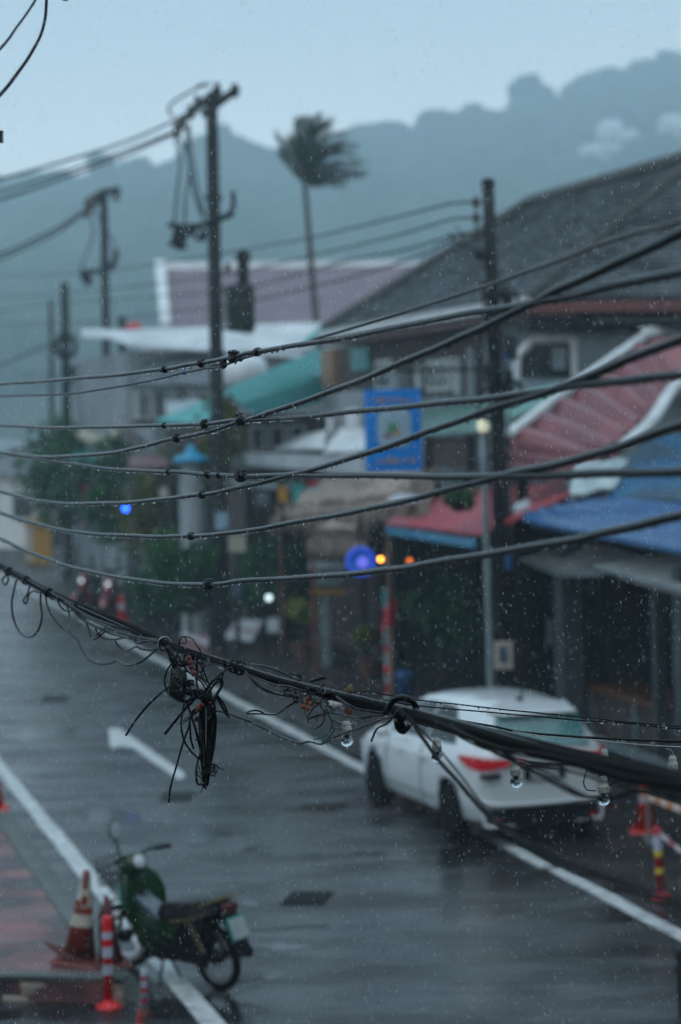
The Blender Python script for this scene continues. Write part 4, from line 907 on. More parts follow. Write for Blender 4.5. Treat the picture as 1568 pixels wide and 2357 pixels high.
# --- thatch
def thatch(name, label, P, thick, seed, droop=.35, posts=(0,1)):
    A, B, Cc, D_ = P; t = thing(name, label, 'thatched roof', Vector(((A.x+Cc.x)/2, (A.y+Cc.y)/2, 0))); rs = random.Random(seed)
    nu_, nv_ = 36, 10; vs = []; b = MB()
    for layer in (1, 0):
        for j in range(nv_+1):
            for i in range(nu_+1):
                s_, q_ = i/nu_, j/nv_
                p = A.lerp(B,s_).lerp(D_.lerp(Cc,s_), q_)
                edge = min(1, 5*min(s_,1-s_)+.05)*min(1, 5*min(q_,1-q_)+.05)
                h = thick*edge**.5 if layer else -.05
                vs.append(p + EZ*(h + noise.noise(p*2.2)*.14 + noise.noise(p*7)*.09 - droop*(1-edge)*.4))
    m_ = (nu_+1)*(nv_+1); fs = []
    for j in range(nv_):
        for i in range(nu_):
            k = j*(nu_+1)+i; fs.append((k,k+1,k+nu_+2,k+nu_+1)); fs.append((m_+k+nu_+1,m_+k+nu_+2,m_+k+1,m_+k))
    for i in range(nu_): fs.append((i, m_+i, m_+i+1, i+1)); k = nv_*(nu_+1)+i; fs.append((k+1, m_+k+1, m_+k, k))
    for j in range(nv_): k = j*(nu_+1); fs.append((k+nu_+1, m_+k+nu_+1, m_+k, k)); k += nu_; fs.append((k, m_+k, m_+k+nu_+1, k+nu_+1))
    b.add(vs, fs); 
    for k in range(3200):      # loose straw along the lower edge and surface
        s_ = rs.random(); q_ = 0 if k < 1100 else rs.random()
        p = A.lerp(B,s_).lerp(D_.lerp(Cc,s_), q_) + EZ*(thick*.5 if q_ else .03); d = ((A-D_).normalized()*.6 + Vector((rs.uniform(-.3,.3),rs.uniform(-.3,.3),-.7 if q_==0 else .1))).normalized()
        n_ = d.orthogonal().normalized()*.016; L_ = rs.uniform(.15,.5); b.add([p-n_, p+n_, p+d*L_], [(0,1,2)])
    b.build('thatch', 'thatch', t, smooth=True)
    for k in posts:
        b = MB(); g0 = P[k].lerp(sum(P,Vector())/4, .12); b.tube([Vector((g0.x,g0.y,0)), g0], .05, 6, 1); b.build('post', 'wood', t)
    return t
tT = thatch('thatched_roof', 'long brown thatched roof below the blue sign', [PV(985,1165,11.2), PV(625,1192,11.2), PV(690,1118,12.7), PV(1010,1075,12.7)], .30, 1, .35, (1,))
tT2 = thatch('thatched_roof', 'small rounded thatch drooping over the notice box', [PV(840,1245,10.9), PV(712,1242,10.9), PV(730,1205,11.7), PV(850,1200,11.7)], .22, 2, .5, (1,))
tag(MB().ball(PV(930,1152,11.0), .22, 12, 8, (1.3,1,.55)).build('satellite_dish', 'white_obj', smooth=True), 'white rounded dish lying on the right end of the thatch', 'dish')
bsk = thing('hanging_basket', 'dark green round hanging plant in front of the red awning', 'hanging plant', PV(1058,1165,10.6))
b = MB(); q = PV(1058,1150,10.6); b.lathe([(.06,-.18),(.16,-.10),(.20,0)], q, 12); b.build('basket', 'dark', bsk)
b = MB(); leaf_cloud(b, q+EZ*.04, (.26,.26,.20), 500, .10, hollow=.1); b.build('foliage', 'leaf', bsk)
b = MB(); b.tube([q, q+EZ*.9], .006, 4, 1); b.build('hanger', 'dark', bsk)
# --- red awning with blue fascia
tR = thing('awning', 'pink red awning with a blue front edge over the dark shop', 'awning', PV(1100,1178,11)*1); tR.location.z = 0
pa = [PV(888,1203,10.9), PV(1100,1228,10.6), PV(1110,1122,12.3), PV(985,1138,12.3)]
b = MB(); b.slab(pa, .05); b.build('roof', 'red_awning', tR)
b = MB(); pb_ = [PV(1100,1228,10.6), PV(1172,1196,10.6), PV(1312,1135,11.6), PV(1300,1112,12.3), PV(1110,1122,12.3)]; b.slab(pb_, .05); b.build('roof', 'red_awning', tR)
b = MB(); q = [PV(884,1212,10.9), PV(1092,1240,10.6), PV(1092,1262,10.6), PV(892,1230,10.9)]; b.extr(q, EV*.05); b.build('fascia', 'blue_fascia', tR)
for q in (pa[0]+EV*.1, pa[1]+EV*.1): b = MB(); b.tube([Vector((q.x,q.y,0)), q-EZ*.05], .03, 7, 1); b.build('post', 'black_plastic', tR)
b = MB(); b.slab([PV(1168,1180,10.9)+EZ*.08, PV(1182,1190,10.9)+EZ*.08, PV(1222,1175,11.2)+EZ*.08, PV(1215,1160,11.3)+EZ*.08], .02); tag(b.build('paper_sheet', 'white_obj'), 'white sheet lying on the red awning just right of the pole', 'sheet')
# --- red corrugated roof with white verges
tF = thing('sheet_metal_roof', 'pink red corrugated roof with broad white edges', 'roof', uv(33.5, 13, 0))
F1, F2, F3, F4 = PV(1178,1000,11.4), PV(1500,775,15.0), PV(1640,775,17), PV(1568,885,15.0); F5, F6, F7 = PV(1425,1032,12.6), PV(1292,1108,11.6), PV(1166,1080,11.1)
b = MB(); b.corr(F1, F6.lerp(F5,.6), F4+ (F4-F5)*.0, F2, 7, .085, th=.05, along=0); b.build('roof', 'red_roof', tF)
b = MB(); b.corr(F7, F6, F5, F1, 3, .085, th=.05, along=0); b.build('roof', 'red_roof', tF)
b = MB(); b.slab([F2, F4, F4+EV*3, F3+EV*1], .05); b.build('roof', 'red_roof', tF)
def beam(P, w_, h_, m, name, t):
    b = MB(); P = catmull(P, 5)
    for p, q in zip(P, P[1:]):
        s_ = (q-p).cross(EZ).normalized()*w_/2; b.hexa([p-s_, p+s_, q+s_, q-s_, p-s_+EZ*h_, p+s_+EZ*h_, q+s_+EZ*h_, q-s_+EZ*h_])
    return b.build(name, m, t)
beam([PV(1172,1004,11.3), PV(1300,905,12.7), PV(1400,835,13.8), PV(1490,772,15)], .14, .08, 'white_fascia', 'verge', tF)
beam([PV(1490,772,15), PV(1530,770,15.6), PV(1640,778,17)], .2, .14, 'white_fascia', 'verge', tF)
beam([PV(1600,850,15.4), PV(1550,900,14.6), PV(1500,975,13.6), PV(1440,1030,12.7)], .17, .09, 'white_fascia', 'verge', tF)
for q in (F1+EV*.2, F7+EV*.2, F6+EV*.3): b = MB(); b.tube([Vector((q.x,q.y,0)), q-EZ*.08], .05, 7, 1); b.build('post', 'black_plastic', tF)
b = MB()
b.rbox(min(U(F1),U(F2))+2.2, min(U(F1),U(F2))+2.5, 13.0, 20, 0, 3.4); b.build('wall', 'dark_wall', tF)
# --- blue roofs
tU = thing('sheet_metal_roof', 'blue corrugated roof with a lower bright blue awning at the right edge', 'roof', uv(28, 12.5, 0))
G1, G2, G3, G4 = PV(1398,1140,11.9), PV(1484,1008,13.2), PV(1700,975,16), PV(1700,1165,13.0)
b = MB(); b.corr(G1, G2, G3, G4, 34, .02, th=.04, along=0); b.build('roof', 'blue_roof', tU)
H1, H2, H3, H4 = PV(1204,1193,10.8), PV(1392,1146,12.1), PV(1800,1195,12.4), PV(1800,1310,10.8)
b = MB(); b.corr(H4, H1, H2, H3, 6, .11, th=.05, along=0); b.build('awning', 'blue_awning', tU)
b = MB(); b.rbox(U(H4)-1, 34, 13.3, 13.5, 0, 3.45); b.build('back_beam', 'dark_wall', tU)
tW = thing('tarpaulin', 'crumpled white tarpaulin between the red and the blue roofs', 'tarpaulin', PV(1370,1160,12))
b = MB(); vs = []; N_ = 12; q = [PV(1310,1160,11.5), PV(1412,1150,12.0), PV(1445,1075,12.4), PV(1325,1088,11.9)]
for j in range(N_+1):
    for i in range(N_+1):
        p = q[0].lerp(q[1],i/N_).lerp(q[3].lerp(q[2],i/N_), j/N_); vs.append(p + Vector((0,-.05,.12+noise.noise(p*4)*.12)))
b.add(vs, [(j*(N_+1)+i, j*(N_+1)+i+1, (j+1)*(N_+1)+i+1, (j+1)*(N_+1)+i) for j in range(N_) for i in range(N_)]); b.build('sheet', 'tarp', tW, smooth=True)
b = MB(); b.tube([q[0]+EZ*.1, q[1]+EZ*.1], .03, 5, 1); b.build('roll', 'dark', tW)
# grey canvas valances under the blue awning
def valance(label, P0, P1, drop, v, seed):
    t = thing('canvas_awning', label, 'awning', PV(P0[0], P0[1], v), 0, 'rolled canvas awnings under the blue awning'); rs = random.Random(seed)
    a_, c_ = PV(*P0, v), PV(*P1, v); b = MB(); vs = []; n_ = 24
    for i in range(n_+1):
        s_ = i/n_; p = a_.lerp(c_, s_) - EZ*math.sin(s_*math.pi)*.06; r_ = drop*(math.sin(math.pi*min(1, s_*1.1+.03))**.5)
        for k in range(6):
            g_ = k/5*1.9; vs.append(p + EV*(.9-.9*math.sin(g_*.8)) + EZ*(r_*math.cos(g_)) + EZ*rs.uniform(-.006,.006))
    b.add(vs, [(i*6+k, i*6+k+1, (i+1)*6+k+1, (i+1)*6+k) for i in range(n_) for k in range(5)])
    o = b.build('canvas', 'canvas', t, smooth=True); sm = o.modifiers.new('s', 'SOLIDIFY'); sm.thickness = .02
    b = MB(); b.tube([a_-EZ*.02, a_.lerp(c_,.5)-EZ*.08, c_-EZ*.02], .03, 6, 3); b.build('front_bar', 'galv', t)
valance('grey canvas awning just right of the pole, the shorter of the two', (1200,1283), (1384,1322), .26, 11.2, 1)
valance('grey canvas awning reaching the right picture edge', (1372,1300), (1760,1385), .26, 10.9, 2)
# --- shop interior on the right
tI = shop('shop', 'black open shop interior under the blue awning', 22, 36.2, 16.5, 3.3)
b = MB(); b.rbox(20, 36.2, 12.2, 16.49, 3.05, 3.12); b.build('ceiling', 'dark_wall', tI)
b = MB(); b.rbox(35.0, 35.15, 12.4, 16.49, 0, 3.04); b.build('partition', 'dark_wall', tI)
for x0, x1, y1, m, v in ((1283,1304,1640,'galv',11.4),(1308,1338,1660,'concrete',11.9),(1503,1515,1700,'galv',11.6),(1557,1580,1750,'galv',11.0)):
    q0, q1 = PV(x0,1330,v), PV(x1,1330,v); b = MB(); w_ = (q1-q0).length*.9; b.rbox(U(q0)-w_/2, U(q0)+w_/2, v, v+w_, 0, 3.1); b.build('column', 'shop_post', tI)
GG = 'goods hanging in the dark shop'
def cloth_(label, x0, y0, x1, y1, v, m, cat='cloth'):
    a_, c_ = PV(x0,y0,v), PV(x1,y1,v); t = thing('hanging_cloth', label, cat, Vector(((a_.x+c_.x)/2,(a_.y+c_.y)/2,min(a_.z,c_.z))), 0, GG)
    n_ = 10; vs = []; b = MB(); W = (at(x1,y0,a_.y)-at(x0,y0,a_.y)).x
    for i in range(n_+1):
        for k in range(4):
            vs.append(a_ + Vector((W*i/n_, .05*math.sin(i*1.4)+.02*k, (c_.z-a_.z)*k/3)))
    b.add(vs, [(i*4+k, i*4+k+1, (i+1)*4+k+1, (i+1)*4+k) for i in range(n_) for k in range(3)]); b.build('fabric', m, t, smooth=True)
    b = MB(); b.tube([a_+Vector((-.04,.02,.02)), a_+Vector((W+.04,.02,.02))], .012, 5, 1); b.tube([a_+Vector((W/2,.02,.02)), Vector((a_.x+W/2,a_.y+.02,3.04))], .005, 4, 1); b.build('rail', 'dark', t)
cloth_('pale blue cloth hanging in the dark shop right of the concrete pole', 1196,1440,1226,1500, 12.0, 'greyblue')
cloth_('grey cloth hanging beside the grey shop column', 1256,1425,1288,1495, 12.2, 'bluegrey')
cloth_('dark purple cloth hanging deep inside the right shop', 1385,1415,1462,1445, 13.5, 'purple')
cloth_('small olive cloth next to the purple one', 1468,1412,1492,1438, 13.5, 'leaf2')
tb = thing('counter_table', 'orange brown wooden counter inside the right shop above the car', 'counter', PV(1450,1178,11.6)*1); tb.location.z = 0
q0, q1 = PV(1345,1622,11.8), PV(1700,1700,11.8); zc = 1.02
b = MB(); b.rbox(U(q1), U(q0), 11.8, 12.6, zc, zc+.07); b.build('tabletop', 'wood', tb)
b = MB(); b.rbox(U(q1), U(q0)-.1, 11.9, 11.94, .35, zc-.003); b.build('apron', 'brown_wall', tb)
for s_ in (0.03, .35, .7):
    q = q0.lerp(q1, s_); b = MB(); b.rbox(U(q)-.04, U(q)+.04, 11.82, 11.9, 0, zc-.003); b.build('leg', 'galv', tb)
b = MB(); b.rbox(U(q1), U(q0)-.3, 11.3, 11.4, .45, .56)
tag(b.build('bench_rail', 'galv'), 'grey rail running along the pavement in front of the wooden counter', 'rail')

# --- far left buildings
def far_house(label, x0, y0, x1, Y, m, rm, rh=14, group='hazy far houses at the left', nwin=2):
    a_, c_ = at(x0,y0,Y), at(x1,y0,Y); t = thing('house', label, 'house', Vector(((a_.x+c_.x)/2, Y+3, 0)), 0, group)
    b = MB(); b.box(((a_.x+c_.x)/2, Y+3, a_.z/2), (c_.x-a_.x, 6, a_.z)); b.build('wall', m, t)
    zz = a_.z; h = rh*Y/FPX; e_ = .4
    b = MB(); b.add([(a_.x-e_,Y-.5,zz),(c_.x+e_,Y-.5,zz),(c_.x+e_,Y+6.5,zz),(a_.x-e_,Y+6.5,zz),(a_.x+.3,Y+3,zz+h),(c_.x-.3,Y+3,zz+h)], [(0,1,5,4),(1,2,5),(2,3,4,5),(3,0,4),(3,2,1,0)]); b.build('roof', rm, t)
    for k in range(nwin):
        xx = a_.x + (c_.x-a_.x)*(k+.5)/nwin; b = MB(); b.box((xx, Y-.03, zz-1.2), (.9,.1,1.1)); f = b.build('window', 'white_fascia', t); b = MB(); b.box((xx,Y-.06,zz-1.2), (.75,.1,.95)); b.build('pane', 'screen_dark', f)
far_house('white house with a dark doorway behind the mustard kiosk at the far left', -160, 1100, 92, 92, 'house_white', 'tile', 40, nwin=3)
far_house('low white annex right of the mustard kiosk', 92, 1165, 150, 90, 'house_white', 'grey_wall', 6, nwin=1)
far_house('grey blue roofed house at the left edge above the white house', -200, 1048, 100, 104, 'pale_wall', 'bluegrey', 30)
far_house('house with a pale teal roof just left of the short dark pole', 60, 1020, 160, 112, 'grey_wall', 'green_roof', 22)
far_house('house with a pale roof between the short pole and the slim pole', 175, 985, 262, 108, 'pale_wall', 'white_roof', 14)
far_house('pinkish wall house beyond the cream canopy', 90, 1060, 190, 100, 'red_roof', 'teal_roof', 12)
far_house('hazy grey house beyond the white roof on the left', 205, 850, 330, 120, 'grey_wall', 'grey_wall', 14, nwin=4)
b = MB(); vs = []; q = at(225,1018,66)
for i in range(13):
    s_ = (i-6)/6
    for k in range(5): vs.append(q + Vector((s_*.62, k*.5, .30*s_*s_-.10 + .02*k)))
b.add(vs, [(i*5+k, i*5+k+1, (i+1)*5+k+1, (i+1)*5+k) for i in range(12) for k in range(4)])
cn = thing('cream_canopy', 'curved cream canopy with upturned ends beside the slim pole', 'canopy', Vector((q.x,q.y,0)))
o = b.build('canvas', 'cream', cn, smooth=True); sm = o.modifiers.new('s','SOLIDIFY'); sm.thickness = .25
b = MB(); b.tube([Vector((q.x,q.y+.5,0)), q+Vector((0,.5,-.1))], .06, 6, 1); b.build('post', 'galv', cn)
def lean(label, P_, m, group='small layered roofs left of the centre'):
    c_ = sum(P_, Vector())/4; t = thing('canopy', label, 'canopy', Vector((c_.x, c_.y, 0)), 0, group)
    b = MB(); b.corr(*P_, 9, .03); b.build('sheet', m, t)
    for k in (0, 3):
        b = MB(); g_ = P_[k].lerp(c_, .1); b.tube([Vector((g_.x,g_.y,0)), g_], .05, 6, 1); b.build('post', 'shop_post', t)
lean('dark brown sheet canopy right of the slim pole', [at(290,1020,60), at(285,985,63), at(400,980,63), at(410,1015,60)], 'brown_wall')
lean('pale grey sheet canopy left of the transformer pole', [at(385,955,57), at(380,925,60), at(470,918,60), at(478,948,57)], 'tarp')
lean('small teal canopy at the far left above the trees', [at(165,1062,70), at(170,1038,73), at(270,1034,73), at(275,1058,70)], 'teal_roof')
lean('faded pink canopy below the pale grey one', [at(300,1075,56), at(296,1050,58), at(385,1048,58), at(392,1072,56)], 'red_roof')
# mustard kiosk
qk = at(92,1285,82); qk.z = 0; kz = at(92,1195,82).z
tk2 = thing('kiosk', 'mustard yellow kiosk with a wider top in front of the far white house', 'kiosk', qk)
b = MB(); b.box(qk+Vector((0,0,kz*.45)), (.86,.8,kz*.9)); b.build('body', 'yellow_box', tk2)
b = MB(); b.box(qk+Vector((0,0,kz*.95)), (1.15,1.1,kz*.1)); b.build('roof', 'yellow_box', tk2)
b = MB(); b.box(qk+Vector((-.28,-.42,kz*.45)), (.2,.06,kz*.8)); b.build('door', 'cone_white', tk2)

# --- the street on our side: the building whose balcony the view is taken from, and unseen neighbours added to cut sky light
bB = thing('building', 'grey building on the near side of the street, behind the viewpoint', 'building', (0,-9,0))
b = MB(); b.box((0,-10,4), (46,14,8)); b.build('wall', 'grey_wall', bB)
b = MB(); b.box((0,-1.9,7.2), (46,2.2,.25)); b.build('eave', 'dark_wall', bB)
bR = thing('building', 'unseen dark two-storey block on the right, added to hold back sky light', 'building', uv(8, 17, 0))  # out-of-view block added to darken the shops and street
b = MB(); b.rbox(-10, 21.5, 14.6, 22, 0, 7.5); b.build('wall', 'brown_wall', bR)
b = MB(); b.rbox(-10, 21.8, 12.6, 14.59, 3.3, 3.4); b.build('awning', 'canvas', bR)

bL = thing('building', 'unseen grey three-storey block on the left, added to shade the near road', 'building', uv(8, -7, 0))  # added out of view so the near stretch of road gets less sky
b = MB(); b.rbox(-8, 14, -14, -3.2, 0, 9); b.build('wall', 'grey_wall', bL)
b = MB(); b.rbox(-8, 14.3, -3.19, -1.2, 3.4, 3.5); b.build('awning', 'canvas', bL)

# ================================================================== STREET OBJECTS
def lathe_child(t, name, m, prof, n=20, smooth=True, c=(0,0,0), M4=None):
    b = MB(); b.lathe(prof, c, n, M4=M4); return b.build(name, m, t, smooth=smooth, local=True)
def cone(label, base, h, m, bands, tilt=(0,0), group='traffic cones', bw=.2, mb='cone_white'):
    t = thing('traffic_cone', label, 'traffic cone', base, 0, group); t.rotation_euler = (tilt[0], tilt[1], random.uniform(-.3,.3))
    r0, r1 = h*.19, h*.035; rr = lambda z: r0+(r1-r0)*(z/h)
    b = MB(); b.lathe([(rr(.04),.03),(rr(h),h),(rr(h)*.7,h+.004)], n=22); b.build('body', m, t, smooth=True, local=True)
    b = MB(); s_ = h*.27; b.hexa([(-s_,-s_,.0),(s_,-s_,0),(s_,s_,0),(-s_,s_,0),(-s_*.9,-s_*.9,.035),(s_*.9,-s_*.9,.035),(s_*.9,s_*.9,.035),(-s_*.9,s_*.9,.035)]); b.build('base', m, t, local=True)
    for z0, z1 in bands:
        b = MB(); b.lathe([(rr(z0)+.003,z0),(rr(z1)+.003,z1)], n=22, cap=False); b.build('reflective_band', mb, t, smooth=True, local=True)
    return t
def delineator(label, base, h, m, bands, group='red delineator posts', mbs=('refl',), r=.042, bm=None, br=.115):
    t = thing('delineator_post', label, 'delineator post', base, 0, group)
    b = MB(); b.lathe([(r,.03),(r,h-.02),(r*.8,h),(r*.3,h+.004)], n=18); b.build('shaft', m, t, smooth=True, local=True)
    b = MB(); b.lathe([(br,0),(br,.018),(br*.6,.035),(r+.004,.07)], n=18); b.build('base', bm or m, t, smooth=True, local=True)
    for k, (z0, z1) in enumerate(bands):
        b = MB(); b.lathe([(r+.003,z0),(r+.003,z1)], n=18, cap=False); b.build('reflective_band', mbs[k % len(mbs)], t, smooth=True, local=True)
    return t
random.seed(8)
# big worn cone: two-square band pattern
p = gnd(182, 2214, zs)
cn1 = cone('tall worn orange and white traffic cone leaning beside the green motorbike', p, .82, 'cone', [(.33,.44),(.50,.66),(.66,.74)], tilt=(R(-2), R(6)))
for z, a_ in ((.60,.2),(.60,2.2),(.52,4.2),(.70,4.9),(.56,5.0)):
    rr = .82*.19 + (.82*.035-.82*.19)*(z/.82) + .006
    b = MB(); b.add([(rr*1.06*math.cos(a_+q)*(1-.25*(k==1)*.0), rr*1.06*math.sin(a_+q), z+(k-.5)*.09) for k in (0,1) for q in (-.35,-.1,.15,.35)], [(0,1,5,4),(1,2,6,5),(2,3,7,6)]); b.build('red_patch', 'cone', cn1, local=True)
b = MB()
for k in range(5):
    b.tube([(-.30+.02*k,-.10+.05*k,.16-.02*k), (-.16,-.16+.05*k,.10), (0,-.17,.06-.0*k), (.15,-.12,.05)], .014, 5, 3)
b.build('crumpled_base', 'cone_dark', cn1, local=True)
cone('darker dirty red cone standing behind the bright red delineator post', gnd(262, 2222, zs)-Vector((0.02,0,0)), .62, 'cone_dark', [(.40,.46)], tilt=(0, R(-3)), mb='cone')
cone('orange cone tip poking up at the bottom edge of the picture', Vector((at(321,2320,17.3).x, 17.3, 0)), at(321,2324,17.3).z, 'cone', [(.30,.40)])
cone('bright red cone cut by the left picture edge on the brick footway', gnd(-12, 1862, zs), .68, 'cone_bright', [(.36,.48)], mb='refl')
cone('far red cone standing on the road in front of the red motorbikes', gnd(281, 1430), .68, 'cone_bright', [(.32,.44)], mb='refl')
cone('large red cone on the right pavement behind the tape', gnd(1486, 1915), .72, 'cone_bright', [(.36,.50)], mb='refl')
cone('short red cone beyond the large one near the car', gnd(1395, 1860), .5, 'cone_dark', [(.22,.30)], mb='refl')
delineator('bright red post with white bands standing in front of the worn orange cone', gnd(251, 2320), .79, 'post_red', [(.60,.66),(.44,.53),(.29,.38)])
dp2 = delineator('crimson post with a white top band and yellow marks on the right pavement', gnd(1523, 2068), .74, 'post_dark', [(.50,.66),(.26,.32),(.44,.50)], mbs=('refl','refl_y','refl_y'))
dp2.rotation_euler = (0, R(-3), 0)
wp = delineator('narrow white post with red markings beside the motorbike front wheel', gnd(334, 2340), .40, 'refl', [(.31,.345),(.21,.25),(.12,.16)], mbs=('post_dark',), r=.030, bm='cone_dark', br=.06)
# striped bollard further back
bs = gnd(893, 1612); tb2 = thing('striped_bollard', 'slim red and white striped bollard beside the blue bin', 'bollard', bs)
b = MB(); b.lathe([(.09,0),(.09,.04),(.042,.05),(.042,1.95),(.02,2.0)], n=14); b.build('shaft', 'galv', tb2, local=True, smooth=True)
for z0, z1, m in ((.12,.30,'post_dark'),(.48,.62,'post_red'),(.86,.98,'post_dark'),(1.30,1.62,'post_dark'),(1.70,1.92,'teal_roof')):
    b = MB(); b.lathe([(.044,z0),(.044,z1)], n=14, cap=False); b.build('band', m, tb2, local=True)
bb = gnd(932, 1618); tb3 = thing('litter_bin', 'blue round litter bin at the foot of the striped bollard', 'litter bin', bb)
b = MB(); b.lathe([(.13,0),(.17,.42),(.18,.45)], n=16); b.build('body', 'blue_bin', tb3, local=True, smooth=True)
b = MB(); b.lathe([(.19,.45),(.19,.48),(.10,.56),(.02,.58)], n=16); b.build('lid', 'blue_bin', tb3, local=True, smooth=True)
flag = thing('draped_flag', 'crimson pennant draped on the striped bollard', 'flag', at(888,1455,bs.y-.1))
b = MB(); q0 = at(900,1372,bs.y-.1); b.add([q0, q0+Vector((-.05,-.05,-.5)), q0+Vector((-.22,-.02,-.66)), q0+Vector((.06,-.03,-.70)), q0+Vector((.10,0,-.1))], [(0,1,2),(0,1,3,4)]); o = b.build('cloth', 'post_dark', flag); o.modifiers.new('s','SOLIDIFY').thickness = .012
b = MB(); b.tube([q0+EZ*.02, q0+Vector((.12,.02,-.02))], .008, 4, 1); b.build('tie', 'dark', flag)
# barrier board and tape on the right
tb4 = thing('barrier_board', 'orange and white striped barrier board reaching the right picture edge', 'barrier', gnd(1520, 1955))
b = MB(); q0, q1 = at(1477,1824,26.4), at(1650,1892,24.6); s_ = (q1-q0).normalized()
b.hexa([q0-EZ*.06, q1-EZ*.06, q1-EZ*.06+Vector((0,.03,0)), q0-EZ*.06+Vector((0,.03,0)), q0+EZ*.03, q1+EZ*.03, q1+EZ*.03+Vector((0,.03,0)), q0+EZ*.03+Vector((0,.03,0))])
b.build('board', 'board_ow', tb4)
for q in (q0.lerp(q1,.1), q0.lerp(q1,.9)):
    b = MB(); b.tube([Vector((q.x,q.y+.06,0)), q+Vector((0,.06,.02))], .018, 6, 1); b.box((q.x,q.y+.06,.02), (.08,.5,.04)); b.build('stand', 'galv', tb4)
b = MB(); P = catmull([at(1510,1912,23.2), at(1540,1936,22.6), at(1575,1962,22.0), at(1640,1985,21.0)], 6)
for i, (p, q) in enumerate(zip(P, P[1:])): b.hexa([p-EZ*.03, q-EZ*.03, q-EZ*.03+EU*.003, p-EZ*.03+EU*.003, p+EZ*.03, q+EZ*.03, q+EZ*.03+EU*.003, p+EZ*.03+EU*.003])
tag(b.build('barrier_tape', 'tape_rw'), 'red and white warning tape tied to the crimson post', 'warning tape')
pb2 = thing('bollard', 'black round bollard cut by the bottom right corner of the picture', 'bollard', gnd(1585, 2380))
b = MB(); b.lathe([(.13,0),(.13,.04),(.085,.05),(.08,.60),(.095,.61),(.095,.66),(.05,.72)], n=16); b.build('shaft', 'dark', pb2, local=True, smooth=True)
lathe_child(pb2, 'collar', 'black_plastic', [(.098,.5),(.098,.55)])
# notice box on a grey post
nb = gnd(750, 1532); tn = thing('notice_post', 'grey square post carrying a white double box under the small thatch', 'post', nb)
b = MB(); zt = at(750,1372,nb.y).z; b.box(nb+EZ*zt/2, (.20,.20,zt)); b.build('shaft', 'galv', tn)
b = MB(); q = at(755,1300,nb.y); b.box(q, (.74,.5,.14)); b.build('box', 'white_obj', tn)
b = MB(); q = at(757,1330,nb.y); b.box(q, (.60,.4,.26)); b.build('box', 'galv', tn)
b = MB(); q = at(757,1362,nb.y); b.box(q, (.72,.5,.07)); b.build('shelf', 'yellow_box', tn)
b = MB(); q = at(778,1272,nb.y); b.box(q, (.9,.5,.10)); b.build('top_board', 'leaf2', tn)
# slanted white board
wbp = gnd(556, 1492); tw = thing('slanted_board', 'white board tilted back on a low stand among the shrubs', 'notice board', wbp)
b = MB(); b.slab([at(512,1468,wbp.y-.1), at(580,1476,wbp.y-.1), at(606,1428,wbp.y+.5), at(545,1424,wbp.y+.5)], .03); b.build('panel', 'white_obj', tw)
b = MB(); a_ = [at(534,1450,wbp.y+.07), at(588,1456,wbp.y+.07), at(590,1452,wbp.y+.10), at(536,1446,wbp.y+.10)]; b.slab([q+EZ*.012+Vector((0,-.012,0)) for q in a_], .004); b.build('pink_line', 'red_roof', tw)
b = MB(); b.tube([at(528,1470,wbp.y), at(528,1486,wbp.y)], .025, 6, 1); b.tube([at(575,1473,wbp.y), at(575,1490,wbp.y)], .025, 6, 1); b.build('leg', 'dark', tw)
wb2 = gnd(628, 1500); t_ = thing('menu_stand', 'small pale leaflet stand right of the slanted white board', 'stand', wb2)
b = MB(); q = at(628,1440,wb2.y); b.box(q, (.26,.05,.32), M4=Rx(R(-20))); b.build('panel', 'tarp', t_); b = MB(); b.tube([wb2, q], .02, 6, 1); b.build('leg', 'dark', t_)
# red/white water barrier
rb = gnd(447, 1497); tb5 = thing('plastic_barrier', 'low red and white plastic barrier left of the slanted board', 'barrier', rb)
b = MB(); b.hexa([rb+Vector((-.30,-.18,0)), rb+Vector((.34,-.18,0)), rb+Vector((.34,.18,0)), rb+Vector((-.30,.18,0)), rb+Vector((-.27,-.08,.34)), rb+Vector((.31,-.08,.34)), rb+Vector((.31,.08,.34)), rb+Vector((-.27,.08,.34))]); b.build('body', 'red_roof', tb5)
b = MB(); b.slab([rb+Vector((-.26,-.20,.30))+EZ*.06, rb+Vector((.30,-.20,.12)), rb+Vector((.34,-.17,.22)), rb+Vector((-.24,-.12,.42))], .01); b.build('stripe', 'white_obj', tb5)

# lamps
def globe(label, x, y, Z, r, m, name='globe_lamp', group='white globe lamps', drop=None):
    q = at(x, y, Z); t = thing(name, label, 'lamp', q - EZ*r, 0, group)
    b = MB(); b.ball(q, r, 12, 8); b.build('bulb', m, t, smooth=True)
    b = MB(); b.lathe([(r*.5,0),(r*.5,r*.5),(r*.2,r*.7)], q+EZ*r*.9, 10); b.build('socket', 'dark', t)
    b = MB(); e_ = q+EZ*(drop or .6); b.tube([q+EZ*r*1.3, e_], .008, 4, 1); b.build('cord', 'dark', t)
globe('white lamp glowing among the dark shrubs', 619, 1376, 43, .06, 'em_white')
globe('bright orange lamp beside the round violet sign', 876, 1287, 41, .035, 'em_orange', group='orange lamps')
globe('dim orange lamp inside the dark shop right of the bright one', 943, 1291, 42.5, .045, 'em_orange2', group='orange lamps')
globe('small blue lamp glowing above the red motorbikes', 289, 1170, 50, .06, 'em_blue', group='blue lamps')
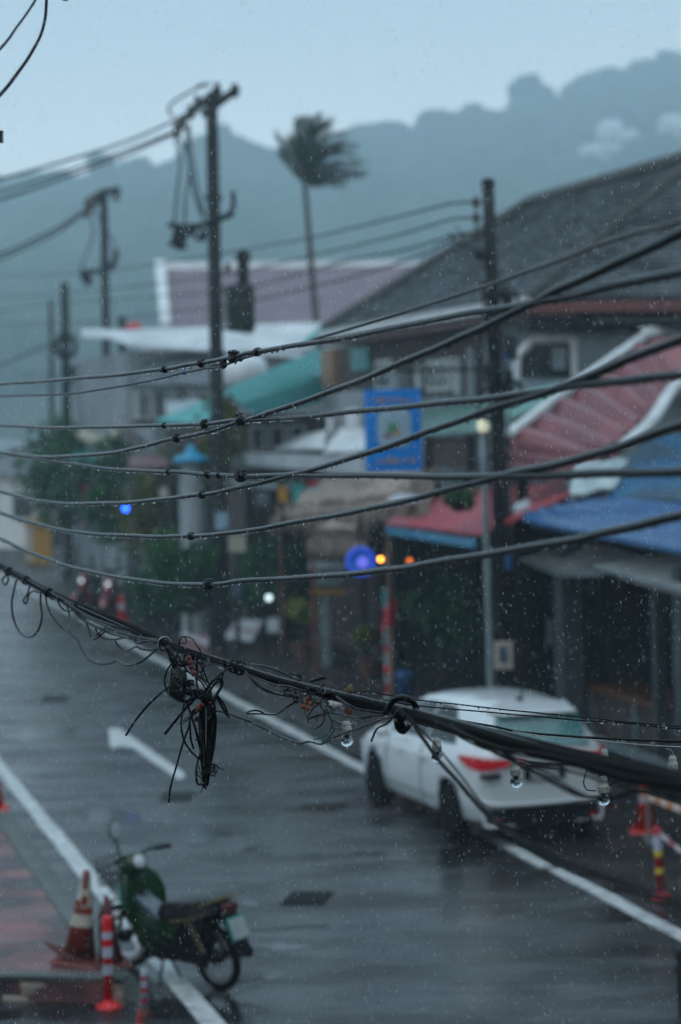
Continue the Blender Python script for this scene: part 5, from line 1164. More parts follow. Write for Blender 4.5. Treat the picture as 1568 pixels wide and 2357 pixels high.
# round violet sign
q = PV(831,1293,10.4); tv = thing('round_sign', 'round sign with a blue ring and a glowing violet centre', 'sign', q-EZ*.3)
ring = MB(); rz_ = Rz(A15*0)@Rx(R(90)); ring.tube([q + Vector((math.cos(a_)*.225, 0, math.sin(a_)*.225)) for a_ in [i*2*math.pi/24 for i in range(25)]], .035, 8, 1); ring.build('ring', 'em_blue2', tv, smooth=True)
b = MB(); b.lathe([(.19,-.03),(.19,.03)], q+Vector((0,.05,0)), 24, M4=Rx(R(90))); b.build('disc', 'sign_blue', tv)
b = MB(); b.lathe([(.10,-.02),(.10,.02)], q+Vector((.03,-.01,-.01)), 18, M4=Rx(R(90))); b.build('centre', 'em_violet', tv)
b = MB(); b.tube([q+Vector((0,.05,.2)), q+Vector((0,.05,.8))], .02, 5, 1); b.build('bracket', 'dark', tv)
q = PV(897,1300,11.4); to = thing('terracotta_lantern', 'orange brown lantern post between the two orange lamps', 'lantern', Vector((q.x,q.y,0)))
b = MB(); b.lathe([(.10,0),(.08,.1),(.05,.2),(.04,q.z-.1),(.14,q.z),(.12,q.z+.12),(.05,q.z+.3),(.03,q.z+.55)], Vector((q.x,q.y,0)), 12); b.build('shaft', 'beige', to, smooth=True)
lb = MB(); lb.ball(q+EZ*.58, .05, 8, 6); lb.build('finial', 'copper', to)

# ================================================================== CAR
def car_build():
    Lc, W = 4.30, 0.87
    # stations: x from tail(0) to nose(4.3): (x, z_low, half width, z_belt, roof z, roof half width)
    S = [(0.00,.50,.60,.93,.98,.46),(0.03,.36,.71,1.00,1.06,.50),(0.09,.27,.78,1.03,1.16,.52),(0.17,.25,.825,1.04,1.31,.51),(0.28,.24,.855,1.035,1.43,.50),(0.42,.24,.868,1.03,1.475,.52),
         (0.8,.23,.875,1.01,1.515,.55),(1.4,.22,.875,.985,1.535,.565),(1.9,.22,.875,.965,1.52,.56),(2.35,.22,.875,.95,1.465,.545),(2.7,.22,.875,.945,1.35,.545),(3.0,.22,.872,.95,1.17,.56),(3.2,.22,.87,.945,1.05,.61),
         (3.5,.22,.86,.91,.975,.62),(3.85,.22,.83,.83,.90,.60),(4.1,.24,.76,.74,.80,.54),(4.24,.30,.66,.62,.68,.44),(4.30,.42,.52,.52,.56,.36)]
    def prof(s):
        x, zl, hw, zb, zr, rw = s
        return [(0,zl),(hw*.80,zl),(hw*.95,zl+.06),(hw*.985,zl+(zb-zl)*.35),(hw,zl+(zb-zl)*.62),(hw*.985,zl+(zb-zl)*.80),(hw*.955,zb-.03),(hw*.915,zb+.012),
                (hw*.915+(rw-hw*.915)*.5, zb+.012+(zr-zb)*.52),(rw+(hw*.915-rw)*.06,zr-(zr-zb)*.12),(rw*.86,zr-(zr-zb)*.025),(rw*.45,zr+.012),(0,zr+.018)]
    # densify stations
    xs = []; 
    def lerpS(x):
        for a, b in zip(S, S[1:]):
            if a[0] <= x <= b[0]:
                t = (x-a[0])/(b[0]-a[0]) if b[0] > a[0] else 0; return tuple(p+(q-p)*t for p, q in zip(a, b))
        return S[-1]
    xs = sorted(set([s[0] for s in S] + [i*.09 for i in range(48)])); xs = [x for x in xs if x <= 4.30]
    prs = []
    for x in xs:
        # smooth by averaging neighbours
        acc = None
        for d, w_ in ((-.05,.25),(0,.5),(.05,.25)):
            q = lerpS(min(4.30, max(0, x+d))); acc = [w_*k for k in q] if acc is None else [a+w_*k for a, k in zip(acc, q)]
        acc[0] = x; prs.append(prof(acc))
    n = len(prs[0]); full = []
    for pr in prs: full.append([(y, z) for y, z in pr] + [(-y, z) for y, z in pr[-2:0:-1]])
    m = len(full[0]); b = MB(); vs = []
    for x, ring in zip(xs, full): vs += [Vector((x, y, z)) for y, z in ring]
    fs = [(i*m+k, (i+1)*m+k, (i+1)*m+(k+1)%m, i*m+(k+1)%m) for i in range(len(xs)-1) for k in range(m)]
    fs += [tuple(range(m)), tuple((len(xs)-1)*m+k for k in range(m-1,-1,-1))]
    b.add(vs, fs)
    def P(x, k, off=0.0):      # surface point, fractional profile index k
        a_ = None
        for d, w_ in ((-.05,.25),(0,.5),(.05,.25)):
            q = lerpS(min(4.30, max(0, x+d))); a_ = [w_*e for e in q] if a_ is None else [c_+w_*e for c_, e in zip(a_, q)]
        a_[0] = x; pr = prof(a_); i = min(int(k), n-2); f = k-i
        y = pr[i][0]+(pr[i+1][0]-pr[i][0])*f; z = pr[i][1]+(pr[i+1][1]-pr[i][1])*f
        return Vector((x, y, z))
    return b, P, xs
# local frame: x = forward along the car (tail at 0), y = left(+). Placed with rotation
rw = gnd(1106/K, 2050/K); heading = R(19)
fdir = Vector((-math.sin(heading), math.cos(heading), 0)); ldir = Vector((-math.cos(heading), -math.sin(heading), 0))
tail = rw - fdir*0.78 - ldir*0.84
car = thing('parked_car', 'white hatchback parked half over the white road line, seen from behind', 'car', tail, math.atan2(fdir.y, fdir.x)); car.scale = (1.0, 1.03, 1.06)
body_mb, P, _xs = car_build()
body = body_mb.build('body', ['white_paint', 'black_plastic'], car, smooth=True, local=True)
WH = [(0.78, 1), (0.78, -1), (3.36, 1), (3.36, -1)]; WR = .315
cut = MB()
for wx, sg in WH: cut.lathe([(.365,-.24),(.365,.20)], (wx, sg*.80, WR+.015), 28, M4=Rx(R(90)))
cutter = cut.build('cutter', 'black_plastic', None, local=True)
cutter.matrix_world = body.matrix_world if False else Matrix.Identity(4)
tmp = body.copy(); tmp.data = body.data.copy(); tmp.parent = None; tmp.matrix_world = Matrix.Identity(4); C.objects.link(tmp)
bm_ = tmp.modifiers.new('b', 'BOOLEAN'); bm_.operation = 'DIFFERENCE'; bm_.object = cutter; bm_.solver = 'EXACT'
bpy.context.view_layer.update()
newm = bpy.data.meshes.new_from_object(tmp.evaluated_get(bpy.context.evaluated_depsgraph_get()))
newm.name = 'body'
if len(newm.polygons) > 50:
    newm.materials.clear(); newm.materials.append(M['white_paint']); newm.materials.append(M['black_plastic'])
    for p_ in newm.polygons:
        c_ = p_.center; inside = any(abs(math.hypot(c_.x-wx, c_.z-WR-.015)) < .369 and abs(c_.y) < .845 and c_.z > .2 and abs(p_.normal.y) < .75 or (math.hypot(c_.x-wx, c_.z-WR-.015) < .34 and abs(c_.y) < .7) for wx, sg in WH)
        p_.material_index = 1 if (inside or c_.z < .225) else 0
    body.data = newm
for o_ in (tmp, cutter): bpy.data.objects.remove(o_)
wn = body.modifiers.new('wn', 'WEIGHTED_NORMAL')
def car_patch(name, m, x0, x1, k0, k1, sg=1, nx=10, nk=4, off=.006, shape=None, parent=None):
    b = MB(); vs = []
    for i in range(nx+1):
        for j in range(nk+1):
            s_, q_ = i/nx, j/nk
            x = x0+(x1-x0)*s_; k = k0+(k1-k0)*q_
            if shape: x, k = shape(s_, q_)
            e_ = .004; p = P(x,k); du = P(min(4.29,x+e_),k)-P(max(0.001,x-e_),k); dk = P(x,min(11.99,k+.05))-P(x,max(.01,k-.05)); nrm = du.cross(dk)
            nrm = nrm.normalized() if nrm.length > 1e-9 else Vector((0,1,0))
            if nrm.y < 0 and k < 10: nrm = -nrm
            if nrm.z < 0 and k >= 10: nrm = -nrm
            p = p + nrm*off; vs.append(Vector((p.x, p.y*sg, p.z)))
    b.add(vs, [(i*(nk+1)+j, i*(nk+1)+j+1, (i+1)*(nk+1)+j+1, (i+1)*(nk+1)+j) for i in range(nx) for j in range(nk)])
    return b.build(name, m, parent or car, smooth=True, local=True)
for sg in (1, -1):
    car_patch('window', 'car_glass', 0, 0, 0, 0, sg, shape=lambda s_, q_: (.72+ (1.62-.72)*s_ + q_*.12*(1-s_), 7.15+(8.85-7.15)*q_*(0.35+.65*min(1,s_*3))))
    car_patch('window', 'car_glass', 0, 0, 0, 0, sg, shape=lambda s_, q_: (1.68+ (2.95-.35*q_-1.68)*s_, 7.15+(8.85-7.15)*q_))
    b = MB(); b.box((1.55, sg*.885, .84), (.17,.035,.03)); b.build('door_handle', 'white_paint', car, local=True)
    b = MB(); b.box((2.35, sg*.885, .83), (.17,.035,.03)); b.build('door_handle', 'white_paint', car, local=True)
    b = MB(); b.ball((2.72, sg*.97, 1.0), .1, 10, 8, (.7,1,.75)); b.build('wing_mirror', 'white_paint', car, smooth=True, local=True)
    # tail light: wraps from flank on to the tail, narrowing inwards
    b = MB(); PL = [(.40,.880,.95,1.00),(.20,.855,.89,1.005),(.06,.775,.855,.995),(-.02,.63,.865,.975),(-.035,.44,.90,.965),(-.04,.26,.92,.95)]
    vs = []
    for x_, y_, za, zb_ in PL: vs += [(x_,sg*y_,za),(x_,sg*y_,zb_),(x_+.07,sg*(y_-.07),zb_),(x_+.07,sg*(y_-.07),za)]
    b.add(vs, [(i*4+k, i*4+(k+1)%4, i*4+4+(k+1)%4, i*4+4+k) for i in range(5) for k in range(4)] + [(3,2,1,0),(20,21,22,23)])
    tl = b.build('tail_light', 'red_lens', car, local=True)
    b = MB(); b.box((-.02, sg*.66, .80), (.05,.24,.05)); b.build('lower_lens', 'black_plastic', tl, local=True)
    b = MB(); b.box((4.14, sg*.60, .66), (.12,.26,.12)); b.build('headlight', 'clear_lens', car, local=True)
    # lower corner reflector in a white surround
    b = MB(); b.hexa([(-.005,sg*.46,.27),(.02,sg*.66,.27),(.12,sg*.66,.27),(.10,sg*.46,.27),(-.02,sg*.42,.43),(.01,sg*.66,.43),(.12,sg*.66,.43),(.10,sg*.42,.43)]); rc = b.build('bumper_vent', 'black_plastic', car, local=True)
    b = MB(); b.box((-.012, sg*.55, .305), (.02,.13,.022)); b.build('reflector', 'red_lens', rc, local=True)
    b = MB(); b.tube([(-.012,sg*.38,.25),(-.002,sg*.62,.25),(.04,sg*.72,.27),(.03,sg*.72,.46)], .022, 6, 2); b.build('bumper_trim', 'white_paint', car, local=True)
# rear glass
def rg(s_, q_):
    return None
b = MB(); b.hexa([(.030,-.57,1.065),(.030,.57,1.065),(.10,.57,1.05),(.10,-.57,1.05),(.195,-.49,1.412),(.195,.49,1.412),(.28,.49,1.39),(.28,-.49,1.39)])
M_off = Vector((-.02,0,0.012)); b.v = [v_+M_off for v_ in b.v]; b.build('rear_window', 'teal_glass', car, local=True)
b = MB(); b.hexa([(.06,-.46,1.425),(.06,.46,1.425),(.52,.54,1.475),(.52,-.54,1.475),(.08,-.43,1.462),(.08,.43,1.462),(.52,.50,1.515),(.52,-.50,1.515)])
sp = b.build('spoiler', 'white_paint', car, local=True); bv = sp.modifiers.new('b','BEVEL'); bv.width = .018; bv.segments = 3
b = MB(); b.hexa([(-.03,-.60,.235),(-.03,.60,.235),(.3,.60,.22),(.3,-.60,.22),(-.02,-.42,.46),(-.02,.42,.46),(.3,.44,.46),(.3,-.44,.46)]); b.build('diffuser', 'black_plastic', car, local=True)
b = MB(); b.tube([(.06,-.78,.52),(-.005,-.64,.49),(-.035,-.40,.475),(-.04,0,.47),(-.035,.40,.475),(-.005,.64,.49),(.06,.78,.52)], .022, 8, 5); b.build('bumper_ledge', 'white_paint', car, smooth=True, local=True)
b = MB(); b.box((-.012, 0, .80), (.03,.50,.15)); npl = b.build('number_plate_recess', 'black_plastic', car, local=True)
b = MB(); b.box((-.030, 0, .79), (.01,.34,.11)); b.build('number_plate', 'plate', npl, local=True)
b = MB(); b.box((-.0, 0, .90), (.04,.62,.03)); b.build('boot_handle', 'black_plastic', car, local=True)
b = MB(); b.tube([(.08,.05,1.06),(.12,-.30,1.12)], .008, 5, 1); b.build('wiper', 'black_plastic', car, local=True)
b = MB(); b.tube([(.66,0,1.52),(.64,0,1.56),(.54,0,1.70)], .010, 5, 2); b.box((.67,0,1.535), (.10,.05,.03)); b.build('antenna', 'black_plastic', car, local=True)
b = MB(); b.hexa([(2.50,-.50,1.455),(2.50,.50,1.455),(3.12,.66,1.11),(3.12,-.66,1.11),(2.51,-.50,1.468),(2.51,.50,1.468),(3.14,.66,1.125),(3.14,-.66,1.125)]); b.build('windscreen', 'car_glass', car, local=True)
for wx, sg in WH:
    wt = bpy.data.objects.new('wheel', None); C.objects.link(wt); wt.parent = car; wt.location = (wx, sg*.775, WR)
    b = MB(); b.lathe([(.20,-.10),(.29,-.10),(.315,-.07),(.315,.07),(.29,.10),(.20,.10)], n=28, M4=Rx(R(90))); b.build('tyre', 'tyre', wt, smooth=True, local=True)
    b = MB(); b.lathe([(.205,-.09),(.205,.09),(.17,.07),(.17,-.07)], n=24, M4=Rx(R(90))); b.lathe([(.045,-.085),(.045,.085)], n=12, M4=Rx(R(90)))
    for k in range(10):
        a_ = k*math.pi/5+.15; b.box((math.cos(a_)*.11, sg*.07, math.sin(a_)*.11), (.15,.03,.028), M4=Ry(-a_))
    b.build('rim', 'rim', wt, local=True)
# seams of doors and hatch
for sg in (1,-1):
    for x in (1.66, 2.86):
        b = MB(); b.tube([Vector((P(x,k).x, sg*(P(x,k).y+.002), P(x,k).z)) for k in (2.2,3,4,5,6,7)], .006, 4, 2); b.build('door_seam', 'black_plastic', car, local=True)
    b = MB(); b.tube([Vector((P(x,2.6).x, sg*P(x,2.6).y, P(x,2.6).z)) for x in (1.2,1.66,2.2,2.86)], .006, 4, 2); b.build('sill_seam', 'black_plastic', car, local=True)

# ================================================================== MOTORBIKE
def wheel_m(t, x, r, rim_m, white=False, steer=0, spokes=18, y=0):
    wt = bpy.data.objects.new('wheel', None); C.objects.link(wt); wt.parent = t; wt.location = (x, y, r); wt.rotation_euler = (0,0,steer)
    b = MB(); N_ = 32
    b.tube([(math.cos(a_)*(r-.032), 0, math.sin(a_)*(r-.032)) for a_ in [i*2*math.pi/N_ for i in range(N_+1)]], .034, 8, 1, cap=False); b.build('tyre', 'tyre', wt, smooth=True, local=True)
    b = MB(); wd = .05 if white else .018; b.tube([(math.cos(a_)*(r-.085 if white else r-.068), 0, math.sin(a_)*(r-.085 if white else r-.068)) for a_ in [i*2*math.pi/N_ for i in range(N_+1)]], wd if white else wd, 8, 1, cap=False); b.build('rim', rim_m, wt, smooth=True, local=True)
    b = MB(); b.lathe([(.05,-.05),(.06,-.02),(.06,.02),(.05,.05)], n=14, M4=Rx(R(90)))
    for k in range(spokes):
        a_ = k*2*math.pi/spokes; b.tube([(math.cos(a_+.25)*.05, .02*(-1)**k, math.sin(a_+.25)*.05), (math.cos(a_)*(r-.07), 0, math.sin(a_)*(r-.07))], .0035, 4, 1)
    b.build('hub', 'dark', wt, local=True)
def motorbike(label, loc, ang, body='green_body', lit=False, basket=True, group=None, steer=.25, white_front=True, name='motorbike', roll=-.10):
    t = thing(name, label, 'motorbike', loc, 0, group)
    t.rotation_euler = Matrix.Rotation(ang, 3, 'Z').to_4x4().to_3x3().to_euler(); t.rotation_euler = (roll, 0, ang); t.rotation_mode = 'XYZ'
    # x forward, y left; rear wheel at x=-.62, front at x=.62
    m3 = Matrix.Rotation(ang,3,'Z') @ Matrix.Rotation(roll,3,'X'); t.rotation_euler = m3.to_euler()
    r = .29
    wheel_m(t, -.62, r, 'chrome'); wheel_m(t, .63, r, 'white_rim' if white_front else 'chrome', white_front, steer)
    def bd(name, m, fn, smooth=False):
        b = MB(); fn(b); return b.build(name, m, t, smooth=smooth, local=True)
    bd('fork', 'dark', lambda b: [b.tube([(.63,s_,.29),(.52,s_,.62),(.42,s_*.6,.86)], .018, 7, 2) for s_ in (-.075,.075)])
    bd('front_fender', body, lambda b: [b.hexa([(.63+math.cos(a0)*.33,-.06,.29+math.sin(a0)*.33),(.63+math.cos(a1_)*.33,-.06,.29+math.sin(a1_)*.33),(.63+math.cos(a1_)*.33,.06,.29+math.sin(a1_)*.33),(.63+math.cos(a0)*.33,.06,.29+math.sin(a0)*.33),
        (.63+math.cos(a0)*.345,-.055,.29+math.sin(a0)*.345),(.63+math.cos(a1_)*.345,-.055,.29+math.sin(a1_)*.345),(.63+math.cos(a1_)*.345,.055,.29+math.sin(a1_)*.345),(.63+math.cos(a0)*.345,.055,.29+math.sin(a0)*.345)]) for a0, a1_ in [(.35+.26*k, .35+.26*(k+1)) for k in range(8)]])
    # leg shield: curved plate down from the head to the footboard
    def shield(b, w_=.23, th=.02, xo=0):
        pr = [(.44,.92,.13),(.40,.84,.19),(.37,.72,.225),(.36,.58,.215),(.33,.44,.18),(.24,.33,.15),(.14,.27,.12)]
        vs = []
        for x, z, hw in pr:
            for k in range(7):
                y = -hw + 2*hw*k/6; vs.append((x-(abs(y)/hw)**2*.07+xo, y, z))
        n0 = len(vs); vs += [(x-th, y, z) for x, y, z in vs]; fs = []
        for i in range(len(pr)-1):
            for k in range(6): q = i*7+k; fs += [(q,q+1,q+8,q+7),(n0+q+7,n0+q+8,n0+q+1,n0+q)]
            fs += [(i*7,(i+1)*7,n0+(i+1)*7,n0+i*7),(i*7+6,n0+i*7+6,n0+(i+1)*7+6,(i+1)*7+6)]
        b.add(vs, fs)
    bd('leg_shield', body, lambda b: shield(b), True)
    bd('front_cover', body, lambda b: b.hexa([(.43,-.10,.62),(.50,-.04,.62),(.50,.04,.62),(.43,.10,.62),(.38,-.13,.93),(.55,-.08,.90),(.55,.08,.90),(.38,.13,.93)]))
    bd('inner_panel', 'greyblue', lambda b: b.hexa([(.30,-.085,.60),(.34,-.085,.72),(.34,.085,.72),(.30,.085,.60),(-.06,-.08,.40),(-.04,-.08,.52),(-.04,.08,.52),(-.06,.08,.40)]))
    for s_ in (-1,1):
        bd('side_panel', body, lambda b: b.slab([(.36,s_*.20,.56),(.20,s_*.17,.38),(.02,s_*.13,.34),(-.16,s_*.12,.42),(-.30,s_*.12,.56),(-.10,s_*.12,.58),(.10,s_*.13,.50),(.28,s_*.17,.60)][::s_], .02))
        bd('sticker', 'teal_sticker', lambda b: b.slab([(.352,s_*.205,.86),(.335,s_*.225,.80),(.325,s_*.232,.66),(.335,s_*.205,.62),(.352,s_*.19,.74)], .012))
        bd('tail_panel', 'seat', lambda b: b.slab([(-.10,s_*.115,.60),(-.30,s_*.115,.55),(-.62,s_*.09,.66),(-.82,s_*.06,.78),(-.78,s_*.07,.84),(-.30,s_*.11,.70)][::s_], .02))
        bd('tail_stripe', 'yellow', lambda b: b.tube([(-.20,s_*.135,.58),(-.45,s_*.125,.63),(-.72,s_*.10,.72)], .009, 5, 2))
        bd('shock_absorber', 'bronze', lambda b: (b.tube([(-.60,s_*.11,.32),(-.42,s_*.11,.62)], .022, 8, 1)))
    bd('headlight_cowl', body, lambda b: b.ball((.42,0,.97), .12, 14, 10, (1.0,1.15,.95)), True)
    bd('headlight', 'em_white' if lit else 'clear_lens', lambda b: b.ball((.505,0,.96), .062, 12, 8, (.55,1.15,1)), True)
    bd('speedometer', 'clear_lens', lambda b: b.lathe([(.060,0),(.064,.02),(.056,.03)], (.325,0,1.0), 16, M4=Ry(R(-62))), True)
    bd('handlebar', 'dark', lambda b: (b.tube([(.40,0,1.02),(.37,-.13,1.07),(.27,-.27,1.08)], .014, 7, 3), b.tube([(.40,0,1.02),(.37,.13,1.07),(.27,.27,1.08)], .014, 7, 3)))
    for s_ in (-1,1):
        bd('grip', 'black_plastic', lambda b: b.tube([(.33,s_*.19,1.075),(.24,s_*.31,1.085)], .022, 8, 1))
    mt = bd('mirror', 'dark', lambda b: (b.tube([(.36,.16,1.05),(.37,.18,1.16),(.36,.20,1.25)], .010, 5, 3), b.ball((.36,.20,1.33), .085, 12, 8, (.25,.8,1.05))), True)
    b = MB(); b.ball((.344,.20,1.33), .074, 12, 8, (.12,.75,1.02)); b.build('mirror_glass', 'clear_lens', mt, smooth=True, local=True)
    bd('seat', 'seat', lambda b: b.add([Vector(v_) for v_ in [(.04,-.09,.58),(.04,.09,.58),(-.18,-.14,.62),(-.18,.14,.62),(-.45,-.14,.66),(-.45,.14,.66),(-.80,-.10,.74),(-.80,.10,.74),
         (.00,-.07,.68),(.00,.07,.68),(-.18,-.11,.735),(-.18,.11,.735),(-.45,-.115,.775),(-.45,.115,.775),(-.76,-.08,.84),(-.76,.08,.84)]],
         [(8,10,11,9),(10,12,13,11),(12,14,15,13),(0,1,3,2),(2,3,5,4),(4,5,7,6),(0,2,10,8),(2,4,12,10),(4,6,14,12),(1,9,11,3),(3,11,13,5),(5,13,15,7),(0,8,9,1),(6,7,15,14)]))
    bd('grab_rail', 'yellow', lambda b: b.tube([(-.60,-.12,.76),(-.80,-.11,.84),(-.90,-.05,.87),(-.90,.05,.87),(-.80,.11,.84),(-.60,.12,.76)], .011, 7, 3))
    bd('tail_light', 'cone_dark', lambda b: b.box((-.86,0,.765), (.06,.13,.06)))
    bd('rear_fender', 'black_plastic', lambda b: b.hexa([(-.84,-.07,.70),(-.84,.07,.70),(-.80,.07,.68),(-.80,-.07,.68),(-1.02,-.07,.38),(-1.02,.07,.38),(-1.0,.07,.37),(-1.0,-.07,.37)][4:]+[(-.86,-.07,.72),(-.86,.07,.72),(-.80,.07,.70),(-.80,-.07,.70)]))
    np_ = bd('number_plate', 'teal_sticker', lambda b: b.box((-.945,0,.60), (.012,.19,.20), M4=Ry(R(18))))
    b = MB(); b.box((-.954,0,.60), (.008,.165,.175), M4=Ry(R(18))); b.build('plate_face', 'plate', np_, local=True)
    bd('fork_cover', 'black_plastic', lambda b: b.hexa([(.36,-.10,.42),(.52,-.08,.50),(.52,.08,.50),(.36,.10,.42),(.38,-.12,.84),(.50,-.09,.80),(.50,.09,.80),(.38,.12,.84)]))
    bd('swing_arm', 'dark', lambda b: [b.tube([(-.62,s_*.10,.29),(-.10,s_*.09,.32)], .022, 6, 1) for s_ in (-1,1)])
    bd('chain_case', 'black_plastic', lambda b: b.box((-.36,.13,.30), (.55,.04,.11)))
    bd('engine', 'dark', lambda b: (b.box((.0,0,.31), (.34,.22,.20)), b.lathe([(.09,-.15),(.10,-.12),(.10,.12),(.09,.15)], (-.02,0,.30), 14, M4=Rx(R(90))), b.tube([(.14,0,.33),(.30,0,.38)], .07, 9, 1)))
    bd('exhaust', 'dark', lambda b: (b.tube([(.30,-.05,.33),(.20,-.14,.20),(-.20,-.15,.21),(-.40,-.16,.24),(-.86,-.17,.33)], lambda q: .018+.028*max(0,min(1,(q-.45)*6)), 9, 4)), True)
    bd('footrest', 'dark', lambda b: b.tube([(.02,-.30,.25),(.02,.30,.25)], .014, 6, 1))
    bd('side_stand', 'dark', lambda b: b.tube([(-.02,.10,.24),(-.12,.26,.02 + .02)], .013, 6, 1))
    bd('centre_stand', 'dark', lambda b: (b.tube([(-.16,.12,.20),(-.30,.15,.10)], .014, 6, 1), b.tube([(-.16,-.12,.20),(-.30,-.15,.10)], .014, 6, 1)))
    bd('underframe', 'dark', lambda b: (b.tube([(.40,0,.80),(.22,0,.55),(-.06,0,.45),(-.55,0,.62)], .035, 8, 3)))
    bd('battery_box', 'black_plastic', lambda b: b.hexa([(-.50,-.10,.34),(-.06,-.10,.34),(-.06,.10,.34),(-.50,.10,.34),(-.62,-.11,.66),(-.02,-.11,.62),(-.02,.11,.62),(-.62,.11,.66)]))
    bd('lower_fairing', body, lambda b: b.hexa([(-.02,-.13,.22),(.30,-.12,.30),(.30,.12,.30),(-.02,.13,.22),(-.06,-.15,.48),(.34,-.17,.58),(.34,.17,.58),(-.06,.15,.48)]))
    if basket:
        def bsk_(b):
            for z, e_ in ((.98,0),(.90,.012),(.82,.024),(.76,.034)):
                b.tube([(.56,-.16+e_,z),(.80-e_,-.15+e_,z),(.80-e_,.15-e_,z),(.56,.16-e_,z),(.56,-.16+e_,z)], .005, 4, 1)
            for k in range(8):
                y = -.15+.3*k/7; b.tube([(.80,y,.98),(.765,y*.8,.76),(.57,y*.8,.76)], .004, 4, 1)
            for k in range(6):
                x = .57+.2*k/5
                for s_ in (-1,1): b.tube([(x,s_*.155,.98),(x,s_*.125,.76)], .004, 4, 1)
        bd('basket', 'dark', bsk_)
    return t
prr = gnd(563/K, 2420/K); pff = gnd(336/K, 2362/K)
dirb = (pff-prr).normalized(); mid = prr + dirb*.64*1.08
mb1 = motorbike('dark green underbone motorbike with a front basket parked at the road edge', Vector((mid.x - .055, mid.y, 0.0)), math.atan2(dirb.y, dirb.x), roll=-.10, steer=.30)
mb1.scale = (1.03, 1.03, 1.03)
GM = 'red motorbikes parked far down the street'
for k, (x, y, ang, lab) in enumerate(((205, 1415, 245, 'red motorbike parked furthest left in the far row, headlight lit'), (252, 1425, 262, 'red motorbike in the middle of the far row behind the red cone'), (322, 1432, 280, 'red motorbike at the right end of the far row, next to the shrubs'))):
    q = gnd(x, y)
    m_ = motorbike(lab, Vector((q.x, q.y, 0)), R(ang), body='red_body', lit=True, basket=False, group=GM, white_front=False, roll=-.12)

for k, (x, y, ang, lab) in enumerate(((352, 1448, 250, 'black motorbike nearest in the far row, half behind the shrubs'), (180, 1392, 258, 'black motorbike behind the red ones at the left of the far row'), (228, 1398, 275, 'black motorbike behind the middle red one'), (285, 1400, 265, 'black motorbike behind the far red cone'))):
    q = gnd(x, y); motorbike(lab, Vector((q.x+.2, q.y, 0)), R(ang), body='black_plastic', lit=False, basket=False, group='dark motorbikes parked behind the red ones', white_front=False, roll=-.12)

# ================================================================== NEAR CABLES
def Zc(x): return 1.0/(1/12.5 + 5.6e-5*x + 1.4e-5*max(0, x-700))
def ext(b, path, r0, r1, l0=7.0, l1=5.0, sides=8):
    if px_x(path[0]) > 0: l0 = .02
    d0 = (path[0]-path[2]).normalized(); d1 = (path[-1]-path[-3]).normalized()
    b.tube([path[0]+d0*l0, path[0]-d0*.01], r0, sides, 1); b.tube([path[-1]-d1*.01, path[-1]+d1*l1], r1, sides, 1)
def drops(path, r, n, seed, rs=(.0018,.0038), rng=(0.02,.98)):
    rd = random.Random(seed); b = MB(); P = path; N = len(P)
    for _ in range(n):
        f = rd.uniform(*rng)*(N-1); i = int(f); p = P[i].lerp(P[min(i+1,N-1)], f-i)
        q = rd.uniform(*rs)*(1 if rd.random() < .85 else 1.5)
        b.ball(p + Vector((0, rd.uniform(-.3,.3)*r, -r*.92 - q*.55)), q, 6, 5, (1,1,1.25))
    return b
def tape_knot(t, p, d, r, m='tape', s=1.0, rough=True, seed=0):
    rd = random.Random(seed); b = MB(); q = d.normalized(); M4 = q.to_track_quat('Z','Y').to_matrix(); pr = []
    L_ = r*s*2.0
    for k in range(7):
        f = k/6; pr.append((r*(1.15+.9*s*math.sin(math.pi*f)**.7*rd.uniform(.8,1.1)), -L_+2*L_*f))
    b.lathe(pr, p, 9, M4=M4)
    for v_ in range(len(b.v)): b.v[v_] += Vector((rd.uniform(-1,1), rd.uniform(-1,1), rd.uniform(-1,1)))*r*.22
    for k in range(4):
        a_ = p + q*rd.uniform(-L_,L_)*.6 + Vector((0, rd.uniform(-.5,.5), rd.choice([-.6,1.0])))*r*s*1.1
        b.ball(a_, r*rd.uniform(.7,1.15)*s, 7, 5, (1.2,1,.8), jit=.25)
    return b.build('tape_wrap', m, t)
def ncable(label, pts, r, knots=(), nd=120, m='cable', group='wet black overhead cables crossing the view', seed=1, wob=.0022, sub=10, name='overhead_cable'):
    rd = random.Random(seed)
    P3 = [at(x, y, Zc(x) if z is None else z) for x, y, z in [(p[0], p[1], p[2] if len(p) > 2 else None) for p in pts]]
    path = catmull(P3, sub)
    ph = rd.uniform(0, 6)
    path = [p + Vector((0,0,1))*(math.sin(i*.55+ph)*wob*.5 + math.sin(i*.21+ph*2)*wob) for i, p in enumerate(path)]
    t = thing(name, label, 'cable', path[len(path)//2]*1, 0, group)
    b = MB(); b.tube(path, (lambda q: r*(1+.45*max(0, q-.45)/.55)), 9, 1, cap=False)
    if name != 'cable_loop' and 'dropping' not in label and 'slack' not in label: ext(b, path, r, r*1.45)
    b.build('sheath', m, t, smooth=True)
    drops(path, r, nd, seed*7, rng=(.0,1)).build('water_drops', 'water', t, smooth=True)['kind'] = 'stuff'
    for k, (kx, s_, km) in enumerate(knots):
        best = min(range(1,len(path)-1), key=lambda i: abs(px_x(path[i]) - kx))
        tape_knot(t, path[best], path[best+1]-path[best-1], r, km, s_, seed=seed*31+k)
    return t, path
def px_x(p):
    d = p - O; return CX + FPX*d.dot(rgt)/d.dot(fwd)
def px_y(p):
    d = p - O; return CY - FPX*d.dot(upv)/d.dot(fwd)
W = {}
